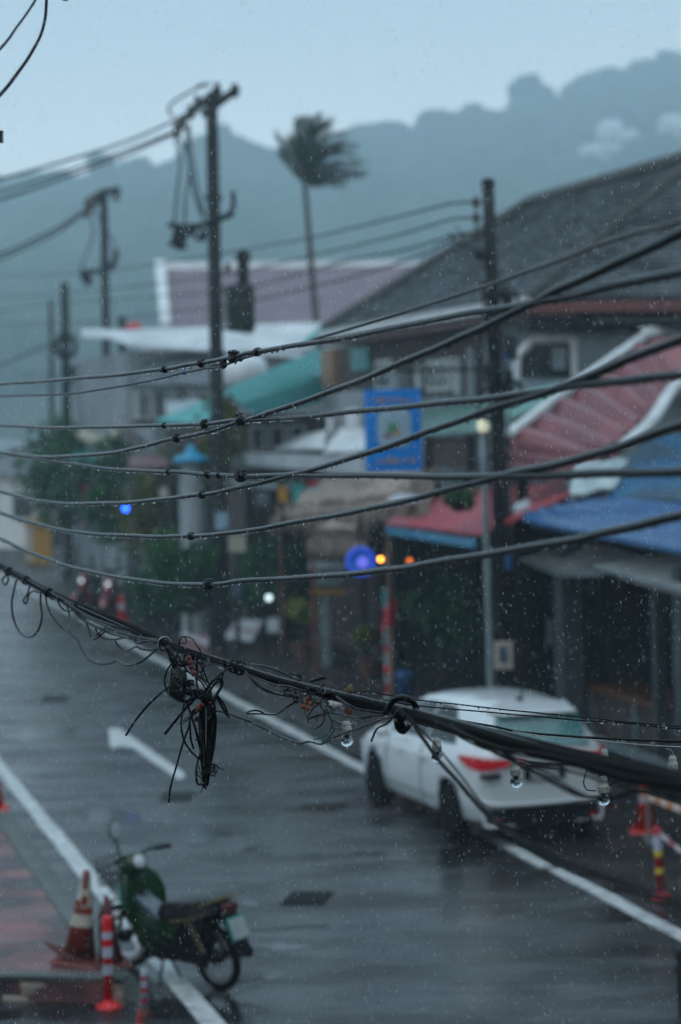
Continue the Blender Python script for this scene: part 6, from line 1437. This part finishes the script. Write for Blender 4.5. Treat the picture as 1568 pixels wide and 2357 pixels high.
ncable('uppermost near cable, crossing left to right above the blue signboard', [(-220,886),(-80,884),(0,883),(100,878),(240,865),(370,850),(440,840),(520,825),(560,815),(640,803),(800,775),(1000,735),(1150,712),(1290,685),(1420,655),(1568,630),(1800,590)], 0.0090, [(378,.8,'tape'),(466,1.1,'tape'),(536,1.7,'tape'),(592,.9,'tape')], 260, seed=1)
ncable('thin twisted steel wire winding round the uppermost near cable', [(-220,916),(0,912),(150,907),(250,893),(340,878),(425,858),(470,848),(500,846),(540,832),(590,815),(640,803),(690,794),(735,777),(900,728),(1050,680),(1169,640),(1300,595),(1420,549),(1568,508),(1800,440)], 0.0049, [(424,1.0,'bluenut'),(515,2.2,'tape'),(555,1.0,'tape')], 90, m='steelwire', seed=2, wob=.001)
ncable('near cable rising steeply from the left edge to the upper right over the tiled roof', [(-220,1020),(-80,1034),(0,1042),(106,1052),(250,1042),(330,1028),(400,1010),(470,995),(540,975),(600,957),(740,907),(850,868),(1000,803),(1100,757),(1200,712),(1300,660),(1420,604),(1568,538),(1800,430)], 0.0095, [(410,1.2,'tape')], 300, seed=3)
ncable('near cable crossing nearly level at the middle of the blue signboard', [(-220,965),(0,978),(150,985),(280,982),(400,977),(470,977),(555,967),(650,962),(800,950),(1000,930),(1150,912),(1290,895),(1420,878),(1568,860),(1800,830)], 0.0086, [(384,.5,'tape'),(470,1.3,'tape'),(555,1.8,'tape')], 260, seed=4)
ncable('near cable running level just under the blue signboard', [(-220,990),(-60,1026),(0,1040),(60,1053),(150,1065),(275,1080),(370,1086),(460,1090),(555,1095),(700,1095),(900,1095),(1150,1095),(1350,1093),(1568,1085),(1800,1070)], 0.0087, [(384,.5,'tape'),(474,1.2,'tape'),(508,.7,'tape'),(557,2.0,'tape')], 260, seed=5)
ncable('near cable passing across the foot of the blue signboard up to the right edge', [(-220,1080),(0,1130),(60,1148),(130,1158),(230,1158),(330,1155),(430,1142),(500,1132),(600,1112),(700,1085),(850,1040),(1000,990),(1150,935),(1290,890),(1420,840),(1568,780),(1800,690)], 0.0092, [(468,1.1,'tape')], 300, seed=6)
ncable('near cable crossing in front of the thatched roof', [(-220,1105),(0,1180),(60,1200),(150,1220),(240,1230),(350,1236),(440,1233),(560,1223),(700,1200),(850,1170),(1000,1135),(1150,1098),(1290,1065),(1420,1030),(1568,980),(1800,900)], 0.0092, [(442,1.1,'tape')], 300, seed=7)
ncable('lowest single near cable crossing in front of the round violet sign', [(-220,1120),(-60,1210),(0,1240),(60,1268),(150,1300),(250,1325),(350,1340),(470,1345),(560,1338),(700,1330),(850,1315),(950,1305),(1100,1280),(1300,1245),(1420,1222),(1568,1188),(1800,1130)], 0.0095, [(477,1.5,'tape')], 300, seed=8)
ncable('thin cable loop at the top left corner, the straighter one', [(130,-90,11.5),(82,0,11.5),(40,60,11.8),(0,112,12),(-80,200,12.4)], .0062, (), 10, seed=9, name='cable_loop', group='cable loops in the top left corner', m='cable_grey')
ncable('curved cable loop at the top left corner, right of the straighter one', [(108,-120,11),(107,0,11),(101,55,11.1),(82,105,11.3),(48,158,11.5),(0,217,11.8),(-80,300,12.2)], .0076, (), 10, seed=10, name='cable_loop', group='cable loops in the top left corner', m='cable_grey')
q = at(-6,316,11); tj = thing('junction_box', 'small black box cut by the left edge high in the sky', 'junction box', q-EZ*.03)
b = MB(); b.box(q, (.05,.05,.05)); b.box(q+EZ*.027, (.055,.055,.006)); b.build('case', 'tape', tj); b = MB(); b.tube([q, q+Vector((-.15,0,.3)), q+Vector((-.4,0,.9))], .006, 5, 3); b.build('lead', 'cable', tj)
q = at(150,-4,11); tj = thing('cable_clip', 'small dark clip at the top edge right of the curved loop', 'clip', q)
b = MB(); b.ball(q, .014, 8, 6, (1.4,1,.9), jit=.2); b.build('clip', 'tape', tj, smooth=True); b = MB(); b.tube([q, q+Vector((.05,0,.3))], .004, 5, 1); b.build('lead', 'cable', tj)

# ------------------------------------------------------------------ the thick bundle
BP = [(-260,1178),(-120,1248),(0,1305),(60,1336),(120,1368),(200,1404),(300,1446),(378,1482),(440,1503),(540,1534),(640,1566),(740,1592),(850,1620),(925,1640),(1050,1672),(1200,1712),(1350,1750),(1568,1800),(1850,1868)]
def Zb(x): return 1.0/(1/12.0 + 4.6e-5*x + (max(0,x-925)*2.4e-5))
bc = catmull([at(x,y,Zb(x)) for x,y in BP], 8)
bun = thing('cable_bundle', 'thick sagging bundle of wet black cables running from the left edge down to the right', 'cable bundle', bc[len(bc)//2])
random.seed(31); NS = 11
strands = []
for k in range(NS):
    a0 = 2*math.pi*k/NS; tw = random.uniform(.010,.022); rk = random.choice([.0062,.0078,.0088,.0068]); path = []
    for i, p in enumerate(bc):
        x = px_x(p); e_ = .013+.006*max(0,min(1,(x-500)/400))+.004*max(0,(x-925)/640)
        if 150 < x < 360: e_ += .003*math.sin((x-150)/210*math.pi)
        a_ = a0 + i*tw*1.2 + .5*math.sin(i*.09+k)
        path.append(p + Vector((0, math.cos(a_)*e_*(.4+.6*((k*7)%5)/4), math.sin(a_)*e_*(.5+.5*((k*3)%4)/3))))
    strands.append(path); b = MB(); b.tube(path, (lambda q, rk=rk: rk*(1+.55*max(0,(q-.55)/.45))), 8, 1, cap=False); ext(b, path, rk, rk*1.55, 6, 3.5); b.build('cable', 'cable_dark' if k % 3 else 'cable', bun, smooth=True)
b = MB(); b.tube([p for p in bc if px_x(p) > 560], lambda q: .012+.013*q, 10, 1); b.build('cable', 'cable_dark', bun, smooth=True)
drops([p-EZ*.018 for p in bc], .004, 130, 77).build('water_drops', 'water', bun, smooth=True)['kind'] = 'stuff'
def bpt(x): 
    i = min(range(len(bc)-1), key=lambda i: abs(px_x(bc[i])-x)); return bc[i], (bc[min(i+1,len(bc)-1)]-bc[max(i-1,0)]).normalized()
def ringw(x, R_, r, m, name, turns=1, dz=0, seed=0):
    p, d = bpt(x); rd = random.Random(seed); n1 = d.orthogonal().normalized(); n2 = d.cross(n1); b = MB(); P = []
    for i in range(int(14*turns)+1):
        a_ = i*2*math.pi/14; P.append(p + EZ*dz + d*(i/14-turns/2)*r*2.4 + (n1*math.cos(a_)+n2*math.sin(a_))*R_*rd.uniform(.96,1.06))
    b.tube(P, r, 7, 3); return b.build(name, m, bun, smooth=True)
ringw(381, .030, .0032, 'zip', 'cable_tie', 1.02); ringw(374, .028, .0026, 'cable', 'cable_tie', 2.2, seed=2)
ringw(540, .025, .0030, 'cable', 'cable_tie', 3.2, seed=3); ringw(556, .026, .0028, 'cable', 'cable_tie', 2.4, seed=4)
ringw(60, .020, .004, 'cable', 'cable_tie', 3, seed=5); ringw(112, .021, .004, 'cable', 'cable_tie', 4, seed=6); ringw(20, .020, .004, 'tape', 'cable_tie', 3, seed=7)

def loose(parent, pts, fn, Z, wpx, scale, name='loose_wire', m='cable', sub=7, zj=.03, seed=0, end=None):
    # traced wire; depth wanders a few centimetres so it is a real 3D tangle
    rd = random.Random(seed*13+len(pts)); ph = rd.uniform(0,6); P = []
    for i, (x, y) in enumerate(pts):
        X_, Y_ = fn(x, y); P.append(at(X_, Y_, (Z if not callable(Z) else Z(X_)) + math.sin(i*1.1+ph)*zj))
    zz = P[0].y; r = wpx/scale/K*zz/FPX/2*1.5
    b = MB(); b.tube(P, r, 7, sub); return b.build(name, m, parent, smooth=True), P, r
# left loops on the bundle
Z3 = lambda X_: Zb(X_)-.02
s3 = 3.733
L3 = [([(150,130),(130,220),(108,330),(115,450),(150,560),(200,630),(260,655),(320,630),(365,550),(382,450),(370,350),(372,240)],13),
 ([(410,240),(430,360),(480,470),(560,560),(640,620),(710,680),(740,760),(800,850),(900,898),(1000,893),(1060,868),(1072,866),(1120,900),(1200,910),(1300,870),(1390,800),(1480,725)],12),
 ([(270,190),(250,260),(215,320),(235,350),(250,320),(262,270),(300,235),(350,250)],12), ([(60,90),(22,130),(45,178),(75,140),(70,100)],12),
 ([(425,250),(470,310),(520,300),(560,280)],11), ([(520,300),(545,370),(600,415),(660,415),(690,380)],11), ([(610,380),(640,470),(665,520),(692,560)],10),
 ([(680,350),(710,440),(790,530),(815,600),(832,672),(880,665),(950,610),(1050,570),(1130,585),(1205,600),(1222,660),(1245,712),(1350,695),(1470,700)],12),
 ([(870,570),(900,630),(950,665),(1040,675),(1150,660),(1300,668),(1460,692)],13), ([(690,380),(800,520),(950,585),(1200,640),(1455,680)],14),
 ([(600,330),(750,430),(950,520),(1150,580),(1300,632),(1465,675)],16), ([(640,360),(720,470),(850,545),(1000,620),(1180,665),(1300,688),(1460,695)],13), ([(560,330),(700,430),(880,520),(1080,600),(1250,650),(1460,684)],15),
 ([(1050,690),(1080,735),(1130,768),(1170,772),(1238,742),(1250,745),(1300,768),(1400,772),(1478,722)],12), ([(880,640),(960,570),(1040,560)],10), ([(1180,640),(1230,680),(1240,715)],9)]
for k, (pts, wpx) in enumerate(L3): loose(bun, pts, c3, Z3, wpx, s3, seed=k)
# right part (crop 2)
Z2 = lambda X_: Zb(X_)-.03
s2 = 3.92
L2 = [([(0,160),(60,230),(130,300),(240,350),(380,385),(500,398)],18), ([(0,150),(120,215),(280,282),(420,300),(600,350),(740,372)],17), ([(0,170),(90,250),(180,315),(300,365),(470,405)],8),
 ([(50,85),(180,105),(320,150),(420,195),(520,240)],14), ([(495,430),(460,455),(400,490),(340,535),(270,565),(150,560),(20,556),(25,540),(70,528),(130,533),(175,556)],13),
 ([(530,430),(555,490),(572,560),(600,605)],10), ([(700,462),(640,515),(598,590),(600,640),(625,675),(670,695),(725,665),(752,600),(745,530),(705,465)],11),
 ([(600,608),(640,592),(700,572),(800,556),(900,560),(1050,598),(1180,580),(1400,565)],13), ([(680,630),(675,600),(710,580),(750,572)],8), ([(760,545),(765,525),(790,522),(800,540),(770,550)],9),
 ([(830,660),(860,690),(905,705),(925,700)],10), ([(410,180),(435,170),(470,178),(500,205)],12), ([(430,192),(470,182),(515,192),(530,215)],12),
 ([(1040,632),(1080,615),(1150,600),(1200,590)],9), ([(860,620),(890,650),(915,655)],9), ([(1435,560),(1350,650),(1260,700),(1215,790),(1205,820)],16), ([(870,395),(980,470),(1100,520),(1400,560)],22), ([(860,400),(960,460),(1050,500)],9),
 ([(1050,560),(1120,600),(1135,640),(1110,620),(1095,590)],6), ([(640,450),(700,455),(780,445)],14), ([(720,370),(770,380),(775,440),(790,460)],16), ([(730,430),(745,372),(780,370),(800,395)],9), ([(590,380),(590,340),(596,318)],7)]
for k, (pts, wpx) in enumerate(L2): loose(bun, pts, c2, Z2, wpx, s2, seed=50+k)
for k, (pts, wpx) in enumerate([([(770,500),(795,570),(825,640),(842,710),(805,775),(730,835)],11), ([(805,560),(835,610),(820,680),(798,735),(740,775),(650,805)],9), ([(740,470),(780,520),(840,545)],9)]): loose(bun, pts, c2, Z2, wpx, s2, seed=90+k, m='greenwire', name='green_wire')
for k, pts in enumerate([[(612,243),(690,225),(755,210)], [(625,250),(700,235),(758,214)], [(660,200),(675,185)]]): loose(bun, pts, c2, Z2, 16 if k < 2 else 5, s2, seed=96+k, sub=2, name='cable_stub')
# black mass of short wire ends
random.seed(14)
for k in range(26):
    x = random.uniform(285, 720); y = 262+(x-285)*.20+random.uniform(0,105); pts = [(x,y)]
    for j in range(4): pts.append((pts[-1][0]+random.uniform(-15,60), pts[-1][1]+random.uniform(-32,36)))
    loose(bun, pts, c2, Z2, random.choice([7,9,13]), s2, seed=120+k, sub=4, name='wire_tangle', zj=.02)
def nut(parent, fn, x, y, r_px, s_, Z, m, ang=0, name='wire_nut', L=1.3):
    X_, Y_ = fn(x, y); z_ = Z if not callable(Z) else Z(X_); p = at(X_, Y_, z_-.02); r = r_px/s_/K*z_/FPX
    b = MB(); b.lathe([(r*.55,-r*L*.5),(r,-r*L*.4),(r*.95,0),(r*1.05,r*.1),(r*.9,r*L*.45),(r*.45,r*L*.55)], p, 9, M4=Ry(ang)@Rx(.4)); return b.build(name, m, parent)
for x, y, r, m, a_ in ((602,415,27,'copper',.3),(628,462,24,'copper',1.2),(560,492,30,'copper',.2),(592,512,22,'copper',1.4),(585,455,22,'copper',.9),(1003,330,36,'yellow',1.4),(1005,303,24,'yellow',1.3),(950,332,12,'yellow',.2),(968,530,26,'rednut',.8),(1000,540,22,'copper',.5),(985,560,16,'copper',.5),(940,512,14,'ceramic',.5),(835,300,12,'rednut',1.4),(880,318,14,'rednut',1.4)):
    nut(bun, c2, x, y, r, s2, Z2, m, a_)

# knot where the drop cable leaves
kp, kd = bpt(926)
kn = MB()
for k in range(4):
    R_ = .027-.004*k; c_ = kp + Vector((.004*k, -.05-.010*k, -.022)); kn.tube([c_ + Vector((math.cos(a_)*R_*.85, math.sin(a_*2)*.008, math.sin(a_)*R_*1.5)) for a_ in [i*2*math.pi/14 for i in range(15)]], .0075, 8, 3)
kn.tube([kp+Vector((-.06,-.03,.0)), kp+Vector((-.02,-.055,.055)), kp+Vector((.03,-.05,.05)), kp+Vector((.06,-.03,.0))], .011, 8, 4)
kn.build('cable_knot', 'cable', bun, smooth=True)
# drop cable from the knot to the lower right, coming towards the camera
dc = [(940,1652,7.4),(953,1668,7.3),(984,1714,7.1),(1016,1757,6.9),(1055,1800,6.6),(1102,1855,6.3),(1141,1890,6.0),(1188,1926,5.6),(1227,1948,5.2),(1300,1985,4.6),(1400,2022,4.0),(1568,2085,3.3),(1750,2150,2.8)]
ncable('cable dropping from the knot of the bundle in front of the car, the thicker one', dc, .0066, (), 40, seed=12, wob=.0004, group=None, m='cable_dark')
ncable('second slack cable beside the one dropping in front of the car', [(930,1640,7.4),(990,1700,7.0),(1060,1785,6.6),(1110,1850,6.1),(1180,1915,5.5),(1260,1960,4.9),(1400,2015,4.1),(1568,2075,3.4),(1750,2130,2.9)], .0034, (), 20, seed=13, wob=.0006, group=None, m='cable_dark')
# slack black leads hanging below the bundle at the right
sk = thing('slack_leads', 'slack blurred black leads hanging below the bundle across the car tail', 'cable', at(1200,1780,6.2))
random.seed(17)
for k in range(5):
    j = random.uniform(-8, 8); pts = [(1035,1668,7.2),(1110,1712+j,6.8),(1190,1752+j*1.5,6.4),(1250,1780+j*2,6.1),(1330,1826+j,5.8),(1400,1838-j*.5,5.6),(1480,1820+j,5.4),(1620,1850+j*2,5.0)]
    if k < 3: pts = [(1000,1660,7.4),(1080,1700+j,6.9),(1160,1730+j*1.2,6.5),(1240,1745+j*2,6.2),(1330,1765+j*2,5.9),(1450,1800+j*2,5.6),(1620,1830+j*3,5.2)]
    b = MB(); b.tube([at(*p) for p in pts], random.choice([.003,.004,.0055]), 7, 6); b.tube([at(*pts[-1]), at(*pts[-1]) + Vector((1.6,-1.4,.1))], .004, 6, 1); b.build('lead', 'cable_dark', sk, smooth=True)

# ------------------------------------------------------------------ hanging coil of cut cables
coil = thing('hanging_cable_coil', 'tangled coil of cut black cables hanging from the bundle with loose ends', 'cable coil', at(*c1(1000,2080), 9.2))
s1 = 4.9; Z1 = 9.15
L1 = [([(745,800),(640,830),(520,890),(400,990),(280,1110),(150,1270),(35,1450)],19),([(880,990),(830,1040),(740,1140),(640,1260),(500,1435)],24),([(805,1230),(790,1340),(740,1480),(690,1640),(640,1820),(590,1990),(560,2130),(553,2250)],17),
 ([(690,330),(655,400),(640,520),(560,620),(510,720),(500,820),(530,920),(560,960)],15),([(610,560),(650,480),(662,380),(690,290),(735,265),(760,310),(745,350),(700,340)],10),([(700,270),(780,270),(840,300),(880,370),(920,420),(950,520),(958,600),(930,575)],10),
 ([(735,1060),(708,1200),(698,1350),(730,1500),(800,1620),(900,1720)],17),([(800,1250),(805,1380),(815,1500),(845,1605)],17),([(740,1000),(790,1130),(830,1250),(870,1380),(900,1500),(930,1640),(905,1740)],21),
 ([(960,960),(1020,870),(1090,785),(1150,768),(1190,800),(1180,860),(1130,940),(1050,1060)],22),([(980,1000),(1040,920),(1100,830),(1150,800),(1185,850),(1130,960),(1080,1080)],20),([(1310,640),(1250,655),(1200,690),(1100,770),(1030,860),(975,965)],22),
 ([(1215,540),(1220,640),(1190,750),(1190,840)],12),([(1130,990),(1180,1090),(1230,1180),(1275,1235)],24),([(1140,980),(1200,1060),(1240,1140),(1260,1200)],16),([(870,740),(950,780),(1010,860),(1040,960)],15),([(860,760),(930,800),(980,880),(1000,980)],15),([(880,725),(970,770),(1040,860),(1060,980)],13),
 ([(900,560),(960,660),(1000,760),(1040,850)],13),([(880,480),(890,600),(895,700),(885,800),(900,900)],14),([(990,520),(985,600),(950,680),(940,760),(965,740),(930,680)],10),([(1110,570),(1040,600),(975,620),(930,700)],10),([(960,600),(930,575),(880,575)],14),
 ([(660,480),(690,560),(740,640),(800,700),(860,730)],14),([(760,480),(730,540),(780,600),(870,660),(940,700)],12),([(650,640),(720,665),(810,700)],12),([(720,500),(780,470),(830,480),(850,540)],12),([(740,540),(720,600),(660,690),(665,780),(720,850),(770,900)],10),
 ([(830,500),(840,560),(880,620),(870,720),(885,860),(930,920)],12),([(780,860),(800,960),(860,1000),(900,980)],12),([(725,1270),(760,1240),(800,1225),(850,1180),(920,1150)],9),([(725,1280),(735,1285),(790,1250)],9),
 ([(900,1740),(880,1850),(878,1960),(900,2030),(950,2035),(1000,2085)],19),([(1075,1860),(1100,1812),(1130,1812),(1125,1870),(1085,1930),(1040,1900)],12),([(1130,1832),(1170,1840),(1212,1858)],12),([(870,1500),(910,1500),(945,1515)],14),
 ([(860,955),(950,1030),(1000,1080),(1080,1145),(1150,1160),(1250,1185),(1400,1240),(1568,1300)],12),([(640,560),(760,560),(860,545),(930,520)],10),([(590,690),(660,760),(740,800),(800,860),(830,950)],12),([(760,1060),(830,1000),(930,1000),(1010,970)],20),([(820,1180),(900,1110),(1000,1080),(1060,1000)],26),
 ([(1000,1090),(940,1140),(870,1180),(815,1225)],18)]
for k, (pts, wpx) in enumerate(L1): loose(coil, pts, c1, Z1, wpx, s1, seed=200+k, zj=.02)
random.seed(77)
for k in range(24):      # the long looped hank
    xo = random.uniform(-85, 95); cx = 1008+xo*.5; top = random.uniform(960, 1040); bot = random.uniform(1880, 2060); hw = abs(xo)*.5+12
    pts = [(cx-8, top), (1008+xo*1.05, top+160+random.uniform(-30,30)), (1010+xo*1.15, 1350), (1005+xo*.95, 1600), (995+xo*.62, 1800), (990+xo*.3, bot)]
    loose(coil, pts, c1, Z1, random.choice([12,15,19,22]), s1, seed=300+k, zj=.018, name='hank_strand', m='cable' if k % 5 else 'cable_grey')
for k in range(10):
    pts = [(930+random.uniform(-40,150), 1740+random.uniform(-40,200))]
    for j in range(4): pts.append((min(1100,max(890,pts[-1][0]+random.uniform(-70,70))), pts[-1][1]+random.uniform(-30,70)))
    loose(coil, pts, c1, Z1-.01, random.choice([9,12]), s1, seed=340+k, zj=.02, name='binding_wire')
for cx, cy, sp_, n_ in ((800,820,55,12),(785,935,55,12),(900,940,60,10),(1000,1000,70,12),(720,590,45,7),(1000,1900,60,8)):
    for k in range(n_):
        pts = [(cx+random.uniform(-sp_,sp_), cy+random.uniform(-sp_,sp_)*.7) for _ in range(5)]
        loose(coil, pts, c1, Z1-.015, random.choice([7,9,12]), s1, seed=400+k, zj=.02, name='wire_tangle', sub=5)
for x, y, r, m, a_ in ((788,515,30,'rednut',1.1),(800,575,32,'rednut',.2),(825,572,24,'rednut',.9),(820,630,32,'rednut',1.3),(845,695,36,'rednut',.3),(840,725,22,'rednut',.8),(905,1118,34,'copper',1.2),(948,1080,28,'copper',.8),(1045,1055,20,'copper',.6),(880,1130,20,'yellow',.5),(1000,1030,14,'rednut',.4)): nut(coil, c1, x, y, r, s1, Z1, m, a_)
nut(coil, c1, 885, 1250, 26, s1, Z1, 'tape', .1, 'end_cap', 2.2); nut(coil, c1, 1270, 1228, 14, s1, Z1, 'tape', .5, 'end_cap')
# taped pouch and stem
pts = [(520,385),(560,450),(590,540),(620,620)]
b = MB(); b.tube([at(*c1(x,y), Z1) for x,y in pts], lambda q: .0125-.001*q, 9, 5); b.build('stem', 'tape', coil, smooth=True)
b = MB(); b.tube([at(*c1(x,y), Z1+.01) for x,y in [(570,420),(640,560),(660,640)]], .006, 8, 5); b.build('stem', 'cable_grey', coil, smooth=True)
pouch = [(565,640),(600,615),(650,610),(700,650),(760,690),(772,780),(762,900),(745,1050),(715,1062),(650,1040),(590,1005),(545,975),(548,860),(556,740)]
b = MB(); c_ = at(*c1(655,840), Z1); F = [at(*c1(x,y), Z1) for x,y in pouch]; n_ = len(F); vs = []
for q_, sc_ in ((-.030,.45),(-.022,.8),(0,1.0),(.022,.8),(.03,.45)):
    vs += [c_ + (p-c_)*sc_ + Vector((0,q_+random.uniform(-.004,.004),0)) for p in F]
fs = [tuple(range(n_-1,-1,-1)), tuple(4*n_+i for i in range(n_))] + [(j*n_+i, j*n_+(i+1)%n_, (j+1)*n_+(i+1)%n_, (j+1)*n_+i) for j in range(4) for i in range(n_)]
b.add(vs, fs); o = b.build('taped_pouch', 'tape', coil, smooth=True)
# the long thin wire that continues right and comes back up to the knot
tr_ = thing('sagging_wire', 'thin wire sagging from the hanging coil to the knot of the bundle', 'wire', at(*c2(620,830), 9.0))
P = [at(*c1(1568,1300), 9.1)] + [at(*c2(x,y), 9.0-.0015*x*.6) for x, y in [(80,655),(200,710),(330,780),(450,825),(530,845),(560,835),(620,828),(720,850),(800,808),(900,762),(1000,728),(1150,672),(1300,612),(1430,575)]]
b = MB(); b.tube(P, .0042, 7, 7); b.build('wire', 'cable', tr_, smooth=True); drops(catmull(P,6), .004, 16, 5).build('water_drops', 'water', tr_, smooth=True)['kind'] = 'stuff'

# ------------------------------------------------------------------ string of bulbs and thin lines at the right
ncable('upper of two thin black lines running right above the bulbs', [(925,1587,9.2)] if False else [(*c2(1040,345),9.2),(*c9(80,118),9.2),(*c9(200,140),9.2),(*c9(400,170),9.2),(*c9(600,193),9.2),(*c9(800,215),9.2),(*c9(1000,235),9.2),(*c9(1300,265),9.2),(*c9(1568,292),9.2),(1568,1672,9.2),(1800,1690,9.2)], .0027, (), 40, seed=15, wob=.0006, group='thin black lines above the car')
ncable('lower of two thin black lines running right above the bulbs', [(*c2(1060,362),9.25),(*c9(200,175),9.25),(*c9(400,205),9.25),(*c9(700,230),9.25),(*c9(1000,258),9.25),(*c9(1300,285),9.25),(*c9(1568,300),9.25),(1568,1678,9.25),(1800,1700,9.25)], .0030, (), 40, seed=16, wob=.0006, group='thin black lines above the car')
ncable('thicker black line carrying the bulbs, just above the bundle at the right', [(*c9(560,280),9.0),(*c9(800,320),9.0),(*c9(950,352),9.0),(*c9(1100,368),9.0),(*c9(1300,382),9.0),(*c9(1568,398),9.0),(*c8(1568,262),9.0),(1800,1712,9.0)], .0046, (), 30, seed=18, wob=.0005, group='thin black lines above the car')
ncable('thin pale bare wire just below the thicker black line', [(*c9(950,355),8.95),(*c9(1100,378),8.95),(*c9(1300,395),8.95),(*c9(1430,405),8.95),(*c9(1568,420),8.95),(*c8(1568,292),8.95),(1800,1725,8.95)], .0016, (), 6, m='zip', seed=19, wob=.0003, group='thin black lines above the car')
def bulb(label, fn, x, y, s_, Z, wpx, bulb_on=True, ang=0.0, wires=(), m='ceramic', glass=True, hgt=1.5):
    X_, Y_ = fn(x, y); p = at(X_, Y_, Z); r = wpx/s_/K*Z/FPX/2*1.15; h = r*2*hgt
    t = thing('hanging_bulb', label, 'light bulb', p, 0, 'bare bulbs in white ceramic sockets strung below the cables')
    M4 = Ry(ang)
    b = MB(); b.lathe([(r*.35,h*.50),(r*.62,h*.46),(r*.66,h*.40),(r*.80,h*.34),(r*.86,h*.30),(r*.80,h*.28),(r*.92,h*.02),(r*1.02,-h*.04),(r*1.02,-h*.40),(r*.92,-h*.46),(r*.7,-h*.46)], p, 18, M4=M4); b.build('socket', m, t, smooth=False)
    b = MB(); b.lathe([(r*.94,-h*.05),(r*1.05,-h*.07),(r*.94,-h*.09)], p, 18, M4=M4, cap=False); b.lathe([(r*.94,-h*.25),(r*1.06,-h*.27),(r*.94,-h*.29)], p, 18, M4=M4, cap=False); b.build('socket_rib', m, t)
    if glass:
        b = MB(); c_ = p + M4 @ Vector((0,0,-h*.50-r*1.02)); b.ball(c_, r*1.18, 18, 12, M4=M4); g_ = b.build('bulb', 'glass', t, smooth=True)
        b = MB(); b.tube([c_+M4@Vector((0,0,r*1.0)), c_+M4@Vector((0,0,r*.3))], r*.35, 8, 1); b.build('filament_mount', 'zip', g_)
        b = MB(); b.ball(c_ - EZ*(r*1.18+.003), .0035, 7, 6, (1,1,1.2)); b.build('water_drop', 'water', t, smooth=True)
    for wp in wires:
        b = MB(); b.tube([p+M4@Vector((0,0,h*.45))]+[at(*fn(a_,c_), Z) for a_, c_ in wp], .0016, 6, 6); b.build('lead', 'zip', t, smooth=True)
    return t
bulb('clear bulb in a white ribbed socket hanging just right of the cable knot', c9, 474, 432, 2.412, 8.7, 50, wires=([(458,370),(455,335),(470,322)],[(485,372),(470,335),(432,330),(425,370),(440,390)]))
bulb('clear round bulb hanging in front of the white car boot', c9, 936, 568, 2.412, 8.4, 56, ang=R(-4), wires=([(930,500),(928,462),(900,450),(895,435)],))
bulb('socket half hidden behind the thick bundle, hung from a bent white lead', c9, 1462, 492, 2.412, 9.1, 44, wires=([(1445,440),(1430,405),(1455,408),(1472,440),(1470,460)],))
bulb('socket low at the right with a black lead looping to its left', c9, 1455, 668, 2.412, 8.6, 58, wires=([(1478,600),(1500,570),(1515,560)],))
bulb('socket hanging highest at the right picture edge above the bundle', c8, 1520, 385, 2.365, 8.9, 50, wires=([(1525,340),(1510,310),(1480,302)],))
bulb('dirty socket with a clear bulb dangling under the tangle left of the knot', c2, 965, 695, 3.92, 8.7, 92, wires=([(968,640),(975,610)],[(1010,655),(1050,630),(1085,600)],[(900,640),(860,610)]), hgt=1.25)
bulb('dirty empty socket lying on its side in the tangle left of the knot', c2, 855, 476, 3.92, 8.9, 88, ang=R(80), glass=False, wires=([(930,450),(1000,470)],), hgt=1.3)
ll = thing('looped_lead', 'thin black lead looping beside the low socket at the right', 'wire', at(*c9(1370,690), 8.6))
for pts in ([(1340,520),(1362,560),(1345,620),(1340,660),(1360,695),(1410,702)], [(1350,530),(1400,575),(1440,610),(1435,565)], [(1480,680),(1510,655),(1545,640)]):
    b = MB(); b.tube([at(*c9(x,y), 8.6) for x,y in pts], .0026, 6, 6); b.build('lead', 'cable', ll, smooth=True)
b = MB(); b.tube([at(*c9(1462,612), 8.62), at(*c9(1560,618), 8.62)], .0035, 6, 1); b.build('red_stick', 'rednut', ll)

# ------------------------------------------------------------------ rain, haze
random.seed(99); b = MB()
oct_f = [(0,1,2),(0,2,3),(0,3,4),(0,4,1),(5,2,1),(5,3,2),(5,4,3),(5,1,4)]
for k in range(54000):
    Y = random.uniform(6.3, 18); hw = 2.0 + Y*.195; X = random.uniform(-hw, hw); zmid = CAM_H - Y*.04; Z_ = random.uniform(zmid - Y*.25, zmid + Y*.25)
    if Z_ < 0.05: continue
    p = Vector((X, Y, Z_)); s_ = random.choice([.6,.8,1,1,1.3]); r = .00110*s_; L_ = random.uniform(.0022,.0075)*s_; d = Vector((.10, .05, -1)).normalized()
    n1 = Vector((1,0,.10)).normalized()*r; n2 = Vector((0,1,.05)).normalized()*r
    b.add([p-d*L_, p+n1, p+n2, p-n1, p-n2, p+d*L_], oct_f)
tag(b.build('rain', 'rain'), 'fine raindrops falling through the whole street', 'rain', kind='stuff')

hz = MB(); hz.hexa([(-1600,-35,-1),(1600,-35,-1),(1600,1305,-1),(-1600,1305,-1),(-1600,-35,245),(1600,-35,245),(1600,1305,245),(-1600,1305,245)])
hm = bpy.data.materials.new('haze'); hm.use_nodes = True; n_ = hm.node_tree; n_.nodes.clear()
vo = n_.nodes.new('ShaderNodeVolumePrincipled'); vo.inputs['Color'].default_value = (0.70, 0.90, 1.0, 1); vo.inputs['Density'].default_value = 0.0012; vo.inputs['Anisotropy'].default_value = 0.0
oo = n_.nodes.new('ShaderNodeOutputMaterial'); n_.links.new(vo.outputs[0], oo.inputs['Volume'])
M['haze'] = hm
tag(hz.build('haze', 'haze'), 'pale rain haze filling the street and valley', 'haze', kind='stuff')
bpy.context.view_layer.update()
